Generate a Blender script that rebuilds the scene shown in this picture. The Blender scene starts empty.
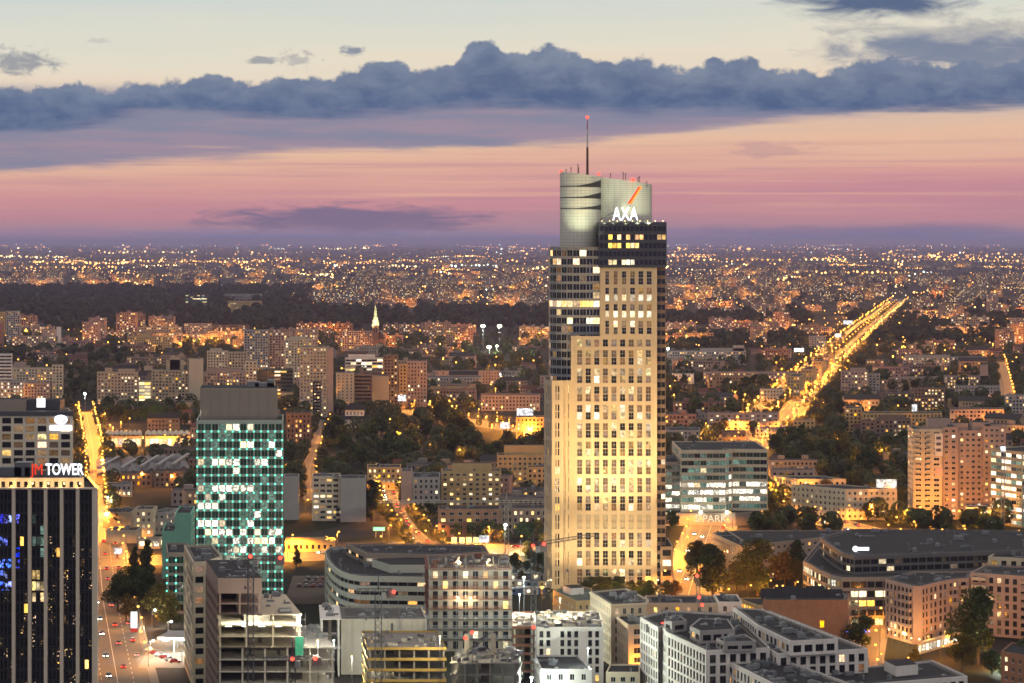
import bpy, math, random
from mathutils import Vector, Matrix

# ------------------------------------------------------------------ camera, sky, exposure
scene = bpy.context.scene
COL = scene.collection
F = 2510.0          # focal length in picture pixels
HZ = 241.0          # eye-level row
EYE = 152.0         # height of the viewing terrace
random.seed(7)

cam_data = bpy.data.cameras.new('camera')
cam = bpy.data.objects.new('camera', cam_data)
COL.objects.link(cam)
cam.location = (0, 0, EYE)
cam.rotation_euler = (math.radians(90), 0, 0)
cam_data.sensor_width = 36.0
cam_data.lens = F / 1024 * 36.0
cam_data.shift_y = -(341.5 - HZ) / 1024
cam_data.clip_start = 1.0
cam_data.clip_end = 400000.0
scene.camera = cam

scene.view_settings.view_transform = 'Standard'
scene.view_settings.look = 'None'
scene.view_settings.exposure = 0.32
scene.view_settings.gamma = 1.0
cy = scene.cycles
cy.use_denoising = True
cy.use_light_tree = True
cy.max_bounces = 3
cy.diffuse_bounces = 2
cy.glossy_bounces = 2
cy.transmission_bounces = 2
cy.volume_bounces = 0
cy.transparent_max_bounces = 4
cy.sample_clamp_indirect = 2.0
cy.sample_clamp_direct = 0.0
cy.caustics_reflective = False
cy.caustics_refractive = False
cy.filter_width = 1.6

def lin(r, g, b, k=1.0):
    f = lambda c: (c / 255 / 12.92) if c / 255 <= 0.04045 else ((c / 255 + 0.055) / 1.055) ** 2.4
    return (f(r) * k, f(g) * k, f(b) * k, 1.0)

class NT:
    """tiny helper for node expressions"""
    def __init__(s, tree):
        s.t = tree; s.n = tree.nodes; s.l = tree.links
    def new(s, kind, **kw):
        n = s.n.new(kind)
        for k, v in kw.items(): setattr(n, k, v)
        return n
    def put(s, sock, v):
        if isinstance(v, bpy.types.NodeSocket): s.l.new(v, sock)
        elif v is not None: sock.default_value = v
    def m(s, op, a, b=None, c=None, clamp=False):
        n = s.new('ShaderNodeMath', operation=op, use_clamp=clamp)
        s.put(n.inputs[0], a)
        if b is not None: s.put(n.inputs[1], b)
        if c is not None: s.put(n.inputs[2], c)
        return n.outputs[0]
    def step(s, x, a, b):
        n = s.new('ShaderNodeMapRange', interpolation_type='SMOOTHSTEP')
        s.put(n.inputs['Value'], x); s.put(n.inputs['From Min'], a); s.put(n.inputs['From Max'], b)
        return n.outputs[0]
    def mix(s, f, a, b):
        n = s.new('ShaderNodeMix', data_type='RGBA')
        s.put(n.inputs[0], f); s.put(n.inputs[6], a); s.put(n.inputs[7], b)
        return n.outputs[2]
    def xyz(s, x, y, z):
        n = s.new('ShaderNodeCombineXYZ')
        s.put(n.inputs[0], x); s.put(n.inputs[1], y); s.put(n.inputs[2], z)
        return n.outputs[0]
    def noise(s, v, scale, detail=5.0, rough=0.55, dist=0.0):
        n = s.new('ShaderNodeTexNoise')
        if v is not None: s.put(n.inputs['Vector'], v)
        n.inputs['Scale'].default_value = scale; n.inputs['Detail'].default_value = detail
        n.inputs['Roughness'].default_value = rough; n.inputs['Distortion'].default_value = dist
        return n.outputs['Fac']
    def ramp(s, x, stops, interp='LINEAR'):
        n = s.new('ShaderNodeValToRGB'); r = n.color_ramp; r.interpolation = interp
        while len(r.elements) < len(stops): r.elements.new(0.5)
        for e, (p, c) in zip(r.elements, stops):
            e.position = p; e.color = c
        s.put(n.inputs[0], x)
        return n.outputs[0]
    def curve(s, x, pts):
        n = s.new('ShaderNodeFloatCurve'); c = n.mapping.curves[0]
        n.mapping.use_clip = False
        while len(c.points) < len(pts): c.points.new(0.5, 0.5)
        for p, (a, b) in zip(c.points, pts): p.location = (a, b)
        n.mapping.update(); s.put(n.inputs['Value'], x)
        return n.outputs[0]

def build_world():
    w = bpy.data.worlds.new('World'); scene.world = w; w.use_nodes = True
    q = NT(w.node_tree); q.n.clear()
    tc = q.new('ShaderNodeTexCoord')
    sp = q.new('ShaderNodeSeparateXYZ'); q.l.new(tc.outputs['Generated'], sp.inputs[0])
    x, y, z = sp.outputs
    el = q.m('MULTIPLY', q.m('ARCSINE', z), 57.2958)
    az = q.m('MULTIPLY', q.m('ARCTAN2', x, y), 57.2958)
    E = lambda py: math.degrees(math.atan((HZ - py) / F))
    A = lambda px: math.degrees(math.atan((px - 512) / F))
    uv = q.xyz(az, el, 0.0)
    # long soft streaks move the colour bands up and down a little
    streak = q.noise(q.xyz(q.m('MULTIPLY', az, 0.10), q.m('MULTIPLY', el, 1.3), 3.1), 1.0, 5, 0.55)
    tilt = q.m('MULTIPLY', az, 0.028)
    e2 = q.m('ADD', q.m('SUBTRACT', el, q.m('MULTIPLY', tilt, q.step(el, 0.3, 1.5))), q.m('MULTIPLY', q.m('SUBTRACT', streak, 0.5), 1.25))
    t = q.m('DIVIDE', e2, 90.0)
    r = lambda py: max(0, E(py)) / 90.0
    stops = [(0.0, lin(120, 124, 166)), (r(235), lin(166, 144, 162)), (r(224), lin(180, 138, 150)), (r(208), lin(199, 140, 150)),
             (r(192), lin(209, 149, 152)), (r(176), lin(221, 165, 154)), (r(160), lin(229, 182, 158)), (r(146), lin(232, 192, 163)),
             (r(120), lin(206, 186, 176)), (r(85), lin(236, 214, 190)), (r(55), lin(231, 222, 202)), (r(25), lin(221, 220, 206)), (r(0), lin(210, 216, 210)),
             (8.5 / 90, lin(182, 182, 184)), (20 / 90, lin(192, 182, 178)), (1.0, lin(190, 179, 174))]
    base = q.ramp(t, stops)
    st2 = q.noise(q.xyz(q.m('MULTIPLY', az, 0.13), q.m('MULTIPLY', el, 6.5), 60.0), 1.0, 6, 0.6)
    base = q.mix(q.m('MULTIPLY', q.m('MULTIPLY', q.step(st2, 0.48, 0.66), 0.42), q.m('SUBTRACT', 1.0, q.step(el, 1.9, 2.6))), base, lin(184, 136, 152))
    st3 = q.noise(q.xyz(q.m('MULTIPLY', az, 0.09), q.m('MULTIPLY', el, 5.0), 90.0), 1.0, 6, 0.6)
    base = q.mix(q.m('MULTIPLY', q.m('MULTIPLY', q.step(st3, 0.5, 0.68), 0.45), q.m('MULTIPLY', q.step(el, 0.5, 1.0), q.m('SUBTRACT', 1.0, q.step(el, 1.9, 2.6)))), base, lin(240, 190, 158))
    # flat mauve stratus under the cumulus
    ua = q.m('ADD', q.m('DIVIDE', az, 26.0), 0.5)       # 0..1 over 26 degrees
    U = lambda px: A(px) / 26 + 0.5
    def edge(pts): return q.m('MULTIPLY', q.curve(ua, [(U(a), E(b) / 8) for a, b in pts]), 8.0)
    soft = q.noise(q.xyz(q.m('MULTIPLY', az, 0.22), q.m('MULTIPLY', el, 2.2), 8.0), 1.0, 6, 0.6)
    lowst = edge([(-60, 178), (60, 172), (200, 162), (380, 152), (560, 148), (700, 134), (830, 120), (1080, 106)])
    ms = q.step(q.m('ADD', q.m('SUBTRACT', el, lowst), q.m('MULTIPLY', q.m('SUBTRACT', soft, 0.5), 0.8)), -0.06, 0.22)
    mst_top = q.m('SUBTRACT', 1.0, q.step(el, E(104), E(80)))
    gap = q.noise(q.xyz(q.m('MULTIPLY', az, 0.2), q.m('MULTIPLY', el, 2.6), 21.0), 1.0, 5, 0.6)
    stc = q.mix(q.step(gap, 0.38, 0.62), lin(128, 132, 158), lin(152, 138, 158))
    col = q.mix(q.m('MULTIPLY', q.m('MULTIPLY', ms, mst_top), 0.93), base, stc)
    # thin peach rifts on the left
    rift = q.noise(q.xyz(q.m('MULTIPLY', az, 0.16), q.m('MULTIPLY', el, 5.0), 40.0), 1.0, 5, 0.6)
    rm = q.m('MULTIPLY', q.step(rift, 0.55, 0.72), q.m('MULTIPLY', q.step(el, E(170), E(160)), q.m('SUBTRACT', 1.0, q.step(el, E(152), E(142)))))
    col = q.mix(q.m('MULTIPLY', rm, q.m('SUBTRACT', 0.8, q.step(az, -8.0, -4.0))), col, lin(226, 184, 160))
    # the cumulus band
    n1 = q.noise(uv, 1.25, 8, 0.55, 0.25)
    n2 = q.noise(q.xyz(az, q.m('MULTIPLY', el, 1.25), 5.0), 2.6, 6, 0.55)
    nn = q.m('ADD', q.m('MULTIPLY', q.m('SUBTRACT', n1, 0.5), 1.15), q.m('MULTIPLY', q.m('SUBTRACT', n2, 0.5), 0.5))
    top = edge([(-60, 86), (30, 88), (100, 88), (180, 78), (290, 80), (352, 72), (385, 58), (420, 68), (450, 62), (490, 38), (520, 50), (560, 48), (600, 62),
                (630, 56), (690, 66), (735, 58), (790, 70), (850, 68), (880, 58), (930, 66), (980, 64), (1080, 64)])
    bot = edge([(-60, 142), (60, 130), (150, 119), (300, 119), (400, 115), (480, 108), (560, 110), (700, 113), (830, 114), (930, 113), (1080, 110)])
    ct = q.m('SUBTRACT', q.m('ADD', top, q.m('MULTIPLY', nn, 0.74)), el)
    mt = q.step(ct, -0.03, 0.10)
    cb = q.m('ADD', q.m('SUBTRACT', el, bot), q.m('MULTIPLY', q.m('SUBTRACT', soft, 0.5), 0.85))
    mb = q.step(cb, -0.10, 0.22)
    mc = q.m('MULTIPLY', mt, mb)
    body = q.noise(q.xyz(q.m('MULTIPLY', az, 0.8), q.m('MULTIPLY', el, 1.6), 13.0), 1.6, 7, 0.6, 0.3)
    shade = q.m('ADD', q.m('MULTIPLY', q.step(ct, 0.0, 0.9), 0.55), q.m('MULTIPLY', q.step(body, 0.35, 0.65), 0.45))
    cc = q.mix(shade, lin(122, 136, 160), lin(76, 98, 136))
    col = q.mix(q.m('MULTIPLY', mc, 0.95), col, cc)
    # dark streak and thin veil, upper right; low bar near the horizon; small puffs on the left
    def blob(px, py, rx, ry, k, seed, sx=0.5, sy=1.6, amp=1.4):
        dx = q.m('DIVIDE', q.m('SUBTRACT', az, A(px)), rx / F * 57.3)
        dy = q.m('DIVIDE', q.m('SUBTRACT', el, E(py)), ry / F * 57.3)
        d = q.m('SQRT', q.m('ADD', q.m('MULTIPLY', dx, dx), q.m('MULTIPLY', dy, dy)))
        n = q.noise(q.xyz(q.m('MULTIPLY', az, sx), q.m('MULTIPLY', el, sy), seed), 1.6, 6, 0.6, 0.4)
        return q.m('MULTIPLY', q.step(q.m('ADD', d, q.m('MULTIPLY', q.m('SUBTRACT', n, 0.5), amp)), 1.15, 0.35), k)
    for px, py, rx, ry, k, sd, c, kw in [
            (862, 6, 92, 15, 1.0, 2.0, lin(92, 108, 138), dict(amp=1.8)),
            (940, 40, 120, 24, 0.6, 4.5, lin(150, 152, 162), dict(amp=3.0)),
            (965, 54, 150, 22, 0.9, 5.5, lin(118, 131, 156), dict(amp=2.2)),
            (355, 219, 165, 16, 1.0, 9.0, lin(128, 112, 140), dict(sx=0.7, sy=4.0, amp=1.8)),
            (22, 64, 34, 15, 0.8, 11.0, lin(136, 142, 155), dict(sx=1.4, sy=2.6, amp=2.8)),
            (262, 61, 20, 5, 0.8, 12.0, lin(146, 150, 160), dict(sx=2.0, sy=5.0, amp=3.0)),
            (296, 60, 18, 8, 0.6, 12.7, lin(160, 160, 165), dict(sx=2.5, sy=4.0, amp=4.0)),
            (353, 51, 14, 5, 0.9, 15.0, lin(130, 140, 158), dict(sx=2.5, sy=5.0, amp=2.2)),
            (98, 43, 12, 3, 0.35, 16.0, lin(170, 170, 172), dict(sx=2.5, sy=5.0, amp=2.4)),
            (770, 150, 44, 9, 0.5, 18.0, lin(190, 152, 152), dict(sx=1.2, sy=5.0, amp=3.2)),
            (860, 232, 260, 9, 0.5, 19.0, lin(122, 112, 146), dict(amp=1.5))]:
        col = q.mix(blob(px, py, rx, ry, k, sd, **kw), col, c)
    # the clear part overhead is a physical sky just after sunset, mixed in above the picture
    sky = q.new('ShaderNodeTexSky', sky_type='NISHITA', sun_disc=False)
    sky.sun_elevation = math.radians(1.0); sky.sun_rotation = math.radians(8.0)
    skc = q.new('ShaderNodeMix', data_type='RGBA', blend_type='ADD')
    q.put(skc.inputs[0], q.m('MULTIPLY', q.step(el, 7.0, 25.0), 0.10)); q.put(skc.inputs[6], col); q.l.new(sky.outputs[0], skc.inputs[7])
    # visible sky scaled down; overhead sky left brighter as added warm fill for the facades
    dim = q.new('ShaderNodeVectorMath', operation='SCALE'); q.l.new(skc.outputs[2], dim.inputs[0]); q.put(dim.inputs['Scale'], q.m('ADD', 0.80, q.m('MULTIPLY', q.step(el, 5.8, 9.0), 0.16)))
    bg = q.new('ShaderNodeBackground'); out = q.new('ShaderNodeOutputWorld')
    q.l.new(dim.outputs[0], bg.inputs[0]); bg.inputs[1].default_value = 1.0
    # below the eye line: dark land far away
    q.l.new(bg.outputs[0], out.inputs[0])
    return w
build_world()

# ------------------------------------------------------------------ geometry helpers
def W(px, py, z=0.0):
    Y = (EYE - z) * F / (py - HZ)
    return Vector(((px - 512) * Y / F, Y, z))
def P(px, py, Y):
    return Vector(((px - 512) * Y / F, Y, EYE - (py - HZ) * Y / F))
def top_h(py, Y): return EYE - (py - HZ) * Y / F

class MB:
    def __init__(s): s.v = []; s.f = []; s.i = []
    def quad(s, a, b, c, d, m=0):
        k = len(s.v); s.v += [tuple(a), tuple(b), tuple(c), tuple(d)]; s.f.append((k, k+1, k+2, k+3)); s.i.append(m)
    def poly(s, pts, m=0):
        k = len(s.v); s.v += [tuple(p) for p in pts]; s.f.append(tuple(range(k, k+len(pts)))); s.i.append(m)
    def box(s, c, d, m=0, rz=0.0):
        cx, cy_, cz = c; dx, dy, dz = d[0]/2, d[1]/2, d[2]/2
        co, si = math.cos(rz), math.sin(rz); k = len(s.v)
        for z in (-dz, dz):
            for x, y in ((-dx, -dy), (dx, -dy), (dx, dy), (-dx, dy)):
                s.v.append((cx + x*co - y*si, cy_ + x*si + y*co, cz + z))
        for f in ((0, 3, 2, 1), (4, 5, 6, 7), (0, 1, 5, 4), (1, 2, 6, 5), (2, 3, 7, 6), (3, 0, 4, 7)):
            s.f.append(tuple(k + a for a in f)); s.i.append(m)
    def bar(s, a, b, w, m=0, sides=4, w2=None):
        a, b = Vector(a), Vector(b); d = (b - a)
        if d.length < 1e-6: return
        d.normalize(); up = Vector((0, 0, 1)) if abs(d.z) < 0.9 else Vector((1, 0, 0))
        x = d.cross(up).normalized(); y = d.cross(x); k = len(s.v); w2 = w if w2 is None else w2
        for p, r in ((a, w), (b, w2)):
            for j in range(sides):
                t = 2 * math.pi * (j + 0.5) / sides
                s.v.append(tuple(p + x * (math.cos(t) * r) + y * (math.sin(t) * r)))
        for j in range(sides):
            s.f.append((k + j, k + (j+1) % sides, k + sides + (j+1) % sides, k + sides + j)); s.i.append(m)
        s.f.append(tuple(k + j for j in reversed(range(sides)))); s.i.append(m)
        s.f.append(tuple(k + sides + j for j in range(sides))); s.i.append(m)
    def prism(s, poly, z0, z1, m=0, mt=None, bottom=False):
        n = len(poly)
        for j in range(n):
            a, b = poly[j], poly[(j+1) % n]
            s.quad((a[0], a[1], z0), (b[0], b[1], z0), (b[0], b[1], z1), (a[0], a[1], z1), m)
        s.poly([(p[0], p[1], z1) for p in poly], m if mt is None else mt)
        if bottom: s.poly([(p[0], p[1], z0) for p in reversed(poly)], m)
    def ball(s, c, r, m=0, n=8, h=5, sz=1.0):
        k = len(s.v)
        s.v.append((c[0], c[1], c[2] + r*sz))
        for i in range(1, h):
            t = math.pi * i / h
            for j in range(n):
                a = 2*math.pi*j/n
                s.v.append((c[0] + r*math.sin(t)*math.cos(a), c[1] + r*math.sin(t)*math.sin(a), c[2] + r*math.cos(t)*sz))
        s.v.append((c[0], c[1], c[2] - r*sz)); last = len(s.v) - 1
        for j in range(n):
            s.f.append((k, k+1+j, k+1+(j+1) % n)); s.i.append(m)
            o = k+1+(h-2)*n
            s.f.append((last, o+(j+1) % n, o+j)); s.i.append(m)
        for i in range(h-2):
            o = k+1+i*n
            for j in range(n):
                s.f.append((o+j, o+n+j, o+n+(j+1) % n, o+(j+1) % n)); s.i.append(m)
    def mesh(s, name, mats, smooth=False):
        me = bpy.data.meshes.new(name)
        me.from_pydata(s.v, [], s.f)
        for mm in (mats if isinstance(mats, (list, tuple)) else [mats]): me.materials.append(mm)
        me.polygons.foreach_set('material_index', s.i)
        if smooth: me.polygons.foreach_set('use_smooth', [True] * len(s.f))
        me.update()
        return me
    def obj(s, name, mats, parent=None, off=None, smooth=False):
        if off is not None:
            s.v = [(a - off[0], b - off[1], c - off[2]) for a, b, c in s.v]
        o = bpy.data.objects.new(name, s.mesh(name, mats, smooth))
        COL.objects.link(o)
        if parent is not None: o.parent = parent
        return o

def tag(o, label=None, cat=None, group=None, kind=None):
    if label: o['label'] = label
    if cat: o['category'] = cat
    if group: o['group'] = group
    if kind: o['kind'] = kind
    return o
def empty(name, loc, label=None, cat=None, group=None, rz=0.0):
    o = bpy.data.objects.new(name, None); COL.objects.link(o)
    o.location = loc; o.rotation_euler = (0, 0, rz)
    o.empty_display_size = 1.0
    return tag(o, label, cat, group)
def link(name, data, parent=None, mat=None, loc=None):
    o = bpy.data.objects.new(name, data); COL.objects.link(o)
    if parent is not None: o.parent = parent
    if mat is not None: o.matrix_local = mat
    if loc is not None: o.location = loc
    return o
def copy_tree(o, parent=None):
    c = o.copy(); COL.objects.link(c)
    if parent is not None: c.parent = parent
    for ch in o.children: copy_tree(ch, c)
    return c
ONES = ['', 'first', 'second', 'third', 'fourth', 'fifth', 'sixth', 'seventh', 'eighth', 'ninth', 'tenth', 'eleventh', 'twelfth', 'thirteenth', 'fourteenth',
        'fifteenth', 'sixteenth', 'seventeenth', 'eighteenth', 'nineteenth']
TENS = ['', '', 'twent', 'thirt', 'fort', 'fift', 'sixt', 'sevent', 'eight', 'ninet']
def nth(n):
    if n < 20: return ONES[n]
    if n < 100: return TENS[n // 10] + ('ieth' if n % 10 == 0 else 'y ' + ONES[n % 10])
    return 'hundred and ' + nth(n - 100) if n % 100 else 'hundredth'

# ------------------------------------------------------------------ materials
MATS = {}
def mat(name, col, rough=0.8, spec=0.3, noise=0.18, scale=0.25, rnd=0.0, metal=0.0, streak=0.0, coat=0.0):
    """plain surface: base colour broken up by stains (world position) and, if rnd, by a per-object variation"""
    if name in MATS: return MATS[name]
    m = bpy.data.materials.new(name); m.use_nodes = True; q = NT(m.node_tree); q.n.clear()
    b = q.new('ShaderNodeBsdfPrincipled'); o = q.new('ShaderNodeOutputMaterial'); q.l.new(b.outputs[0], o.inputs[0])
    g = q.new('ShaderNodeNewGeometry').outputs['Position']
    f = q.noise(g, scale, 5, 0.65)
    v = q.m('ADD', 1.0 - noise, q.m('MULTIPLY', f, 2 * noise))
    if streak:
        mp = q.new('ShaderNodeMapping'); q.l.new(g, mp.inputs[0]); mp.inputs['Scale'].default_value = (0.8, 0.8, 0.06)
        v = q.m('MULTIPLY', v, q.m('SUBTRACT', 1.0 + streak / 2, q.m('MULTIPLY', q.noise(mp.outputs[0], 1.0, 4, 0.6), streak)))
    c = (col[0], col[1], col[2], 1.0)
    if rnd:
        oi = q.new('ShaderNodeObjectInfo')
        hs = q.new('ShaderNodeHueSaturation'); hs.inputs['Color'].default_value = c
        r2 = q.m('FRACT', q.m('MULTIPLY', oi.outputs['Random'], 17.3))
        q.put(hs.inputs['Hue'], q.m('ADD', 0.5 - 0.03 * rnd, q.m('MULTIPLY', oi.outputs['Random'], 0.06 * rnd)))
        q.put(hs.inputs['Value'], q.m('ADD', 1.0 - 0.5 * rnd, q.m('MULTIPLY', r2, rnd)))
        q.put(hs.inputs['Saturation'], q.m('ADD', 0.7, q.m('MULTIPLY', q.m('FRACT', q.m('MULTIPLY', oi.outputs['Random'], 5.7)), 0.6)))
        csrc = hs.outputs[0]
    else: csrc = c
    mx = q.new('ShaderNodeVectorMath', operation='SCALE')
    q.put(mx.inputs[0], csrc if isinstance(csrc, bpy.types.NodeSocket) else (c[0], c[1], c[2])); q.put(mx.inputs['Scale'], v)
    q.l.new(mx.outputs[0], b.inputs['Base Color'])
    b.inputs['Roughness'].default_value = rough; b.inputs['Metallic'].default_value = metal
    b.inputs['Specular IOR Level'].default_value = spec; b.inputs['Coat Weight'].default_value = coat
    MATS[name] = m
    return m
def glass(name, col=(0.012, 0.014, 0.018), rough=0.08, rnd=0.6):
    """window pane seen from outside over an unlit room"""
    if name in MATS: return MATS[name]
    m = mat(name, col, rough, 0.6, 0.3, 0.5, rnd); return m
def lit(name, col, k=1.0, var=0.7, scale=0.9, blinds=0.35, t0=0.38, t1=0.62):
    """glowing pane, mostly of a lit room: brightness differs from window to window, and inside one by furniture and blinds"""
    if name in MATS: return MATS[name]
    m = bpy.data.materials.new(name); m.use_nodes = True; q = NT(m.node_tree); q.n.clear()
    b = q.new('ShaderNodeBsdfPrincipled'); o = q.new('ShaderNodeOutputMaterial'); q.l.new(b.outputs[0], o.inputs[0])
    g = q.new('ShaderNodeNewGeometry'); oi = q.new('ShaderNodeObjectInfo')
    r = q.m('FRACT', q.m('ADD', q.m('MULTIPLY', oi.outputs['Random'], 13.7), g.outputs['Random Per Island']))
    n = q.noise(g.outputs['Position'], scale, 3, 0.6)
    inner = q.m('ADD', 1.0 - blinds, q.m('MULTIPLY', q.step(n, t0, t1), blinds * 2))
    s = q.m('MULTIPLY', q.m('MULTIPLY', q.m('ADD', 1.0 - var, q.m('MULTIPLY', r, 2 * var)), inner), k)
    hs = q.new('ShaderNodeHueSaturation'); hs.inputs['Color'].default_value = (*col[:3], 1)
    q.put(hs.inputs['Hue'], q.m('ADD', 0.485, q.m('MULTIPLY', q.m('FRACT', q.m('MULTIPLY', r, 7.0)), 0.03)))
    q.put(hs.inputs['Saturation'], q.m('ADD', 0.7, q.m('MULTIPLY', q.m('FRACT', q.m('MULTIPLY', r, 3.0)), 0.5)))
    b.inputs['Base Color'].default_value = (0.02, 0.02, 0.02, 1); b.inputs['Roughness'].default_value = 0.15
    q.l.new(hs.outputs[0], b.inputs['Emission Color']); q.l.new(s, b.inputs['Emission Strength'])
    m.cycles.emission_sampling = 'NONE'
    MATS[name] = m
    return m
def glow(name, col, k, sample=False, island=0.0):
    if name in MATS: return MATS[name]
    m = bpy.data.materials.new(name); m.use_nodes = True; q = NT(m.node_tree); q.n.clear()
    e = q.new('ShaderNodeEmission'); o = q.new('ShaderNodeOutputMaterial'); q.l.new(e.outputs[0], o.inputs[0])
    e.inputs[0].default_value = (*col[:3], 1); e.inputs[1].default_value = k
    if island:
        g = q.new('ShaderNodeNewGeometry'); r = g.outputs['Random Per Island']
        q.put(e.inputs[1], q.m('MULTIPLY', q.m('ADD', 1 - island, q.m('MULTIPLY', q.m('POWER', r, 2.0), 2.2 * island)), k))
    m.cycles.emission_sampling = 'AUTO' if sample else 'NONE'
    MATS[name] = m
    return m

AMBER = (1.0, 0.42, 0.06); WARM = (1.0, 0.62, 0.25); WARMW = (1.0, 0.80, 0.48); COOL = (0.86, 1.0, 0.92); GREENW = (0.85, 1.0, 0.62)
L_AMBER = lit('lit_amber_pane', (1.0, 0.45, 0.09), 1.3)
L_WARM = lit('lit_warm_pane', (1.0, 0.60, 0.22), 1.4)
L_PALE = lit('lit_pale_pane', (1.0, 0.80, 0.46), 1.3)
L_WHITE = lit('lit_white_pane', (1.0, 0.93, 0.70), 1.35, 0.6, 1.7, 0.85)
L_DIM = lit('dim_lit_pane', (1.0, 0.55, 0.25), 0.16, 0.8)
L_GREEN = lit('greenish_glow_pane', (0.34, 0.64, 0.48), 0.20, 0.8, 1.2, 0.6)  # on the green tower this puts LED glow into unlit panes
REFL_BLUE = lit('blue_reflection_pane', (0.12, 0.18, 1.0), 0.9, 0.8, 0.7, 1.0, 0.46, 0.62)  # blue glow painted on panes in place of a reflected blue light
G_DARK = glass('dark_pane')
G_GREEN = glass('green_tinted_pane', (0.03, 0.06, 0.045), 0.07)
FRAME_W = mat('white_window_frame', (0.6, 0.6, 0.58), 0.6)
FRAME_D = mat('dark_window_frame', (0.06, 0.06, 0.065), 0.5)
FRAME_S = mat('silver_window_frame', (0.4, 0.41, 0.42), 0.4, 0.5)
ROOF_D = mat('dark_roof_felt', (0.024, 0.026, 0.029), 0.85, 0.2, 0.45, 0.12)
ROOF_G = mat('grey_roof_gravel', (0.085, 0.085, 0.08), 0.9, 0.2, 0.4, 0.15)
ROOF_B = mat('brown_roof', (0.09, 0.06, 0.05), 0.85, 0.2, 0.4, 0.12)
CONC = mat('concrete', (0.38, 0.36, 0.33), 0.85, 0.2, 0.22, 0.12, 0, 0, 0.3)
CONC_D = mat('dark_concrete', (0.2, 0.19, 0.18), 0.9, 0.2, 0.3, 0.15, 0, 0, 0.3)
STEEL = mat('grey_painted_steel', (0.25, 0.26, 0.27), 0.5, 0.5)
DARKST = mat('dark_painted_steel', (0.06, 0.065, 0.075), 0.5, 0.5)
WHITE = mat('white_plaster', (0.70, 0.68, 0.64), 0.85, 0.2, 0.16, 0.2, 0, 0, 0.4)
UNIT = mat('roof_unit_metal', (0.17, 0.185, 0.20), 0.5, 0.5, 0.4, 0.3)
UNITD = mat('dark_roof_unit', (0.10, 0.115, 0.13), 0.5, 0.5, 0.25, 0.3)
RED_L = glow('red_obstruction_lamp', (1.0, 0.06, 0.035), 3.2)
# ------------------------------------------------------------------ building kit
PANE = {'d': G_DARK, 'a': L_AMBER, 'w': L_WARM, 'p': L_PALE, 'W': L_WHITE, 'm': L_DIM, 'g': L_GREEN, 'G': G_GREEN, 'b': REFL_BLUE, 'q': lit('lit_soft_pane', (1.0, 0.72, 0.34), 0.55, 0.7, 0.6, 0.6), 's': lit('reflection_speck_pane', (1.0, 0.62, 0.28), 0.55, 0.9, 1.5, 1.0, 0.58, 0.68), 'L': mat('louvre_panel', (0.33, 0.29, 0.22), 0.7)}  # speckled panes: glow specks painted in for warm lights reflected by the glass
PK = list(PANE)
def pick(rng, wts):
    t = rng.random() * sum(w for _, w in wts)
    for k, w in wts:
        t -= w
        if t <= 0: return k
    return wts[0][0]
HOME = [('d', 70), ('m', 13), ('a', 4), ('w', 7), ('p', 5), ('W', 1)]
DARKISH = [('d', 86), ('m', 8), ('w', 3), ('p', 2), ('a', 1)]
OFFICE = [('d', 55), ('g', 18), ('W', 14), ('p', 9), ('m', 4)]

def inset(poly, d):
    n = len(poly); out = []
    for i in range(n):
        p0, p1, p2 = Vector(poly[i-1][:2]), Vector(poly[i][:2]), Vector(poly[(i+1) % n][:2])
        a = (p1 - p0).normalized(); b = (p2 - p1).normalized()
        na = Vector((-a.y, a.x)); nb = Vector((-b.y, b.x)); m = na + nb
        if m.length < 1e-4: m = na
        m.normalize(); k = d / max(0.35, m.dot(na))
        out.append((p1.x + m.x * k, p1.y + m.y * k))
    return out
def inside(poly, x, y):
    c = False; n = len(poly); j = n - 1
    for i in range(n):
        if (poly[i][1] > y) != (poly[j][1] > y) and x < (poly[j][0]-poly[i][0]) * (y-poly[i][1]) / (poly[j][1]-poly[i][1]) + poly[i][0]: c = not c
        j = i
    return c
def ccw(poly):
    a = sum(poly[i-1][0]*poly[i][1] - poly[i][0]*poly[i-1][1] for i in range(len(poly)))
    return list(poly) if a > 0 else list(reversed(poly))

WIN_CACHE = {}
def win_mesh(w, h, t, fr, mull, rec, tr=0):
    key = (round(w, 2), round(h, 2), t, fr.name, mull, rec, tr)
    if key in WIN_CACHE: return WIN_CACHE[key]
    mb = MB(); y = rec - 0.06
    win_geo(mb, w, h, y, mull, tr)
    if w < 2.6 and rec > 0.22: mb.box((0, rec/2-0.06, -0.04), (w+0.16, rec+0.12, 0.07), 1)
    WIN_CACHE[key] = mb.mesh('window', [PANE[t], fr])
    return WIN_CACHE[key]
def win_geo(mb, w, h, y, mull, tr=0, pm=0, fm=1):
    e = 0.07
    mb.quad((-w/2+e, y, e), (w/2-e, y, e), (w/2-e, y, h-e), (-w/2+e, y, h-e), pm)
    for a, b in (((-w/2, 0), (w/2, e)), ((-w/2, h-e), (w/2, h)), ((-w/2, e), (-w/2+e, h-e)), ((w/2-e, e), (w/2, h-e))):
        mb.box(((a[0]+b[0])/2, y-0.02, (a[1]+b[1])/2), (b[0]-a[0], 0.08, b[1]-a[1]), fm)
    for i in range(1, mull):
        mb.box((-w/2 + w*i/mull, y-0.015, h/2), (0.07, 0.06, h-2*e), fm)
    if tr: mb.box((0, y-0.012, h*0.5), (w-2*e, 0.05, 0.35 if tr > 1 else 0.08), fm)

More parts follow.
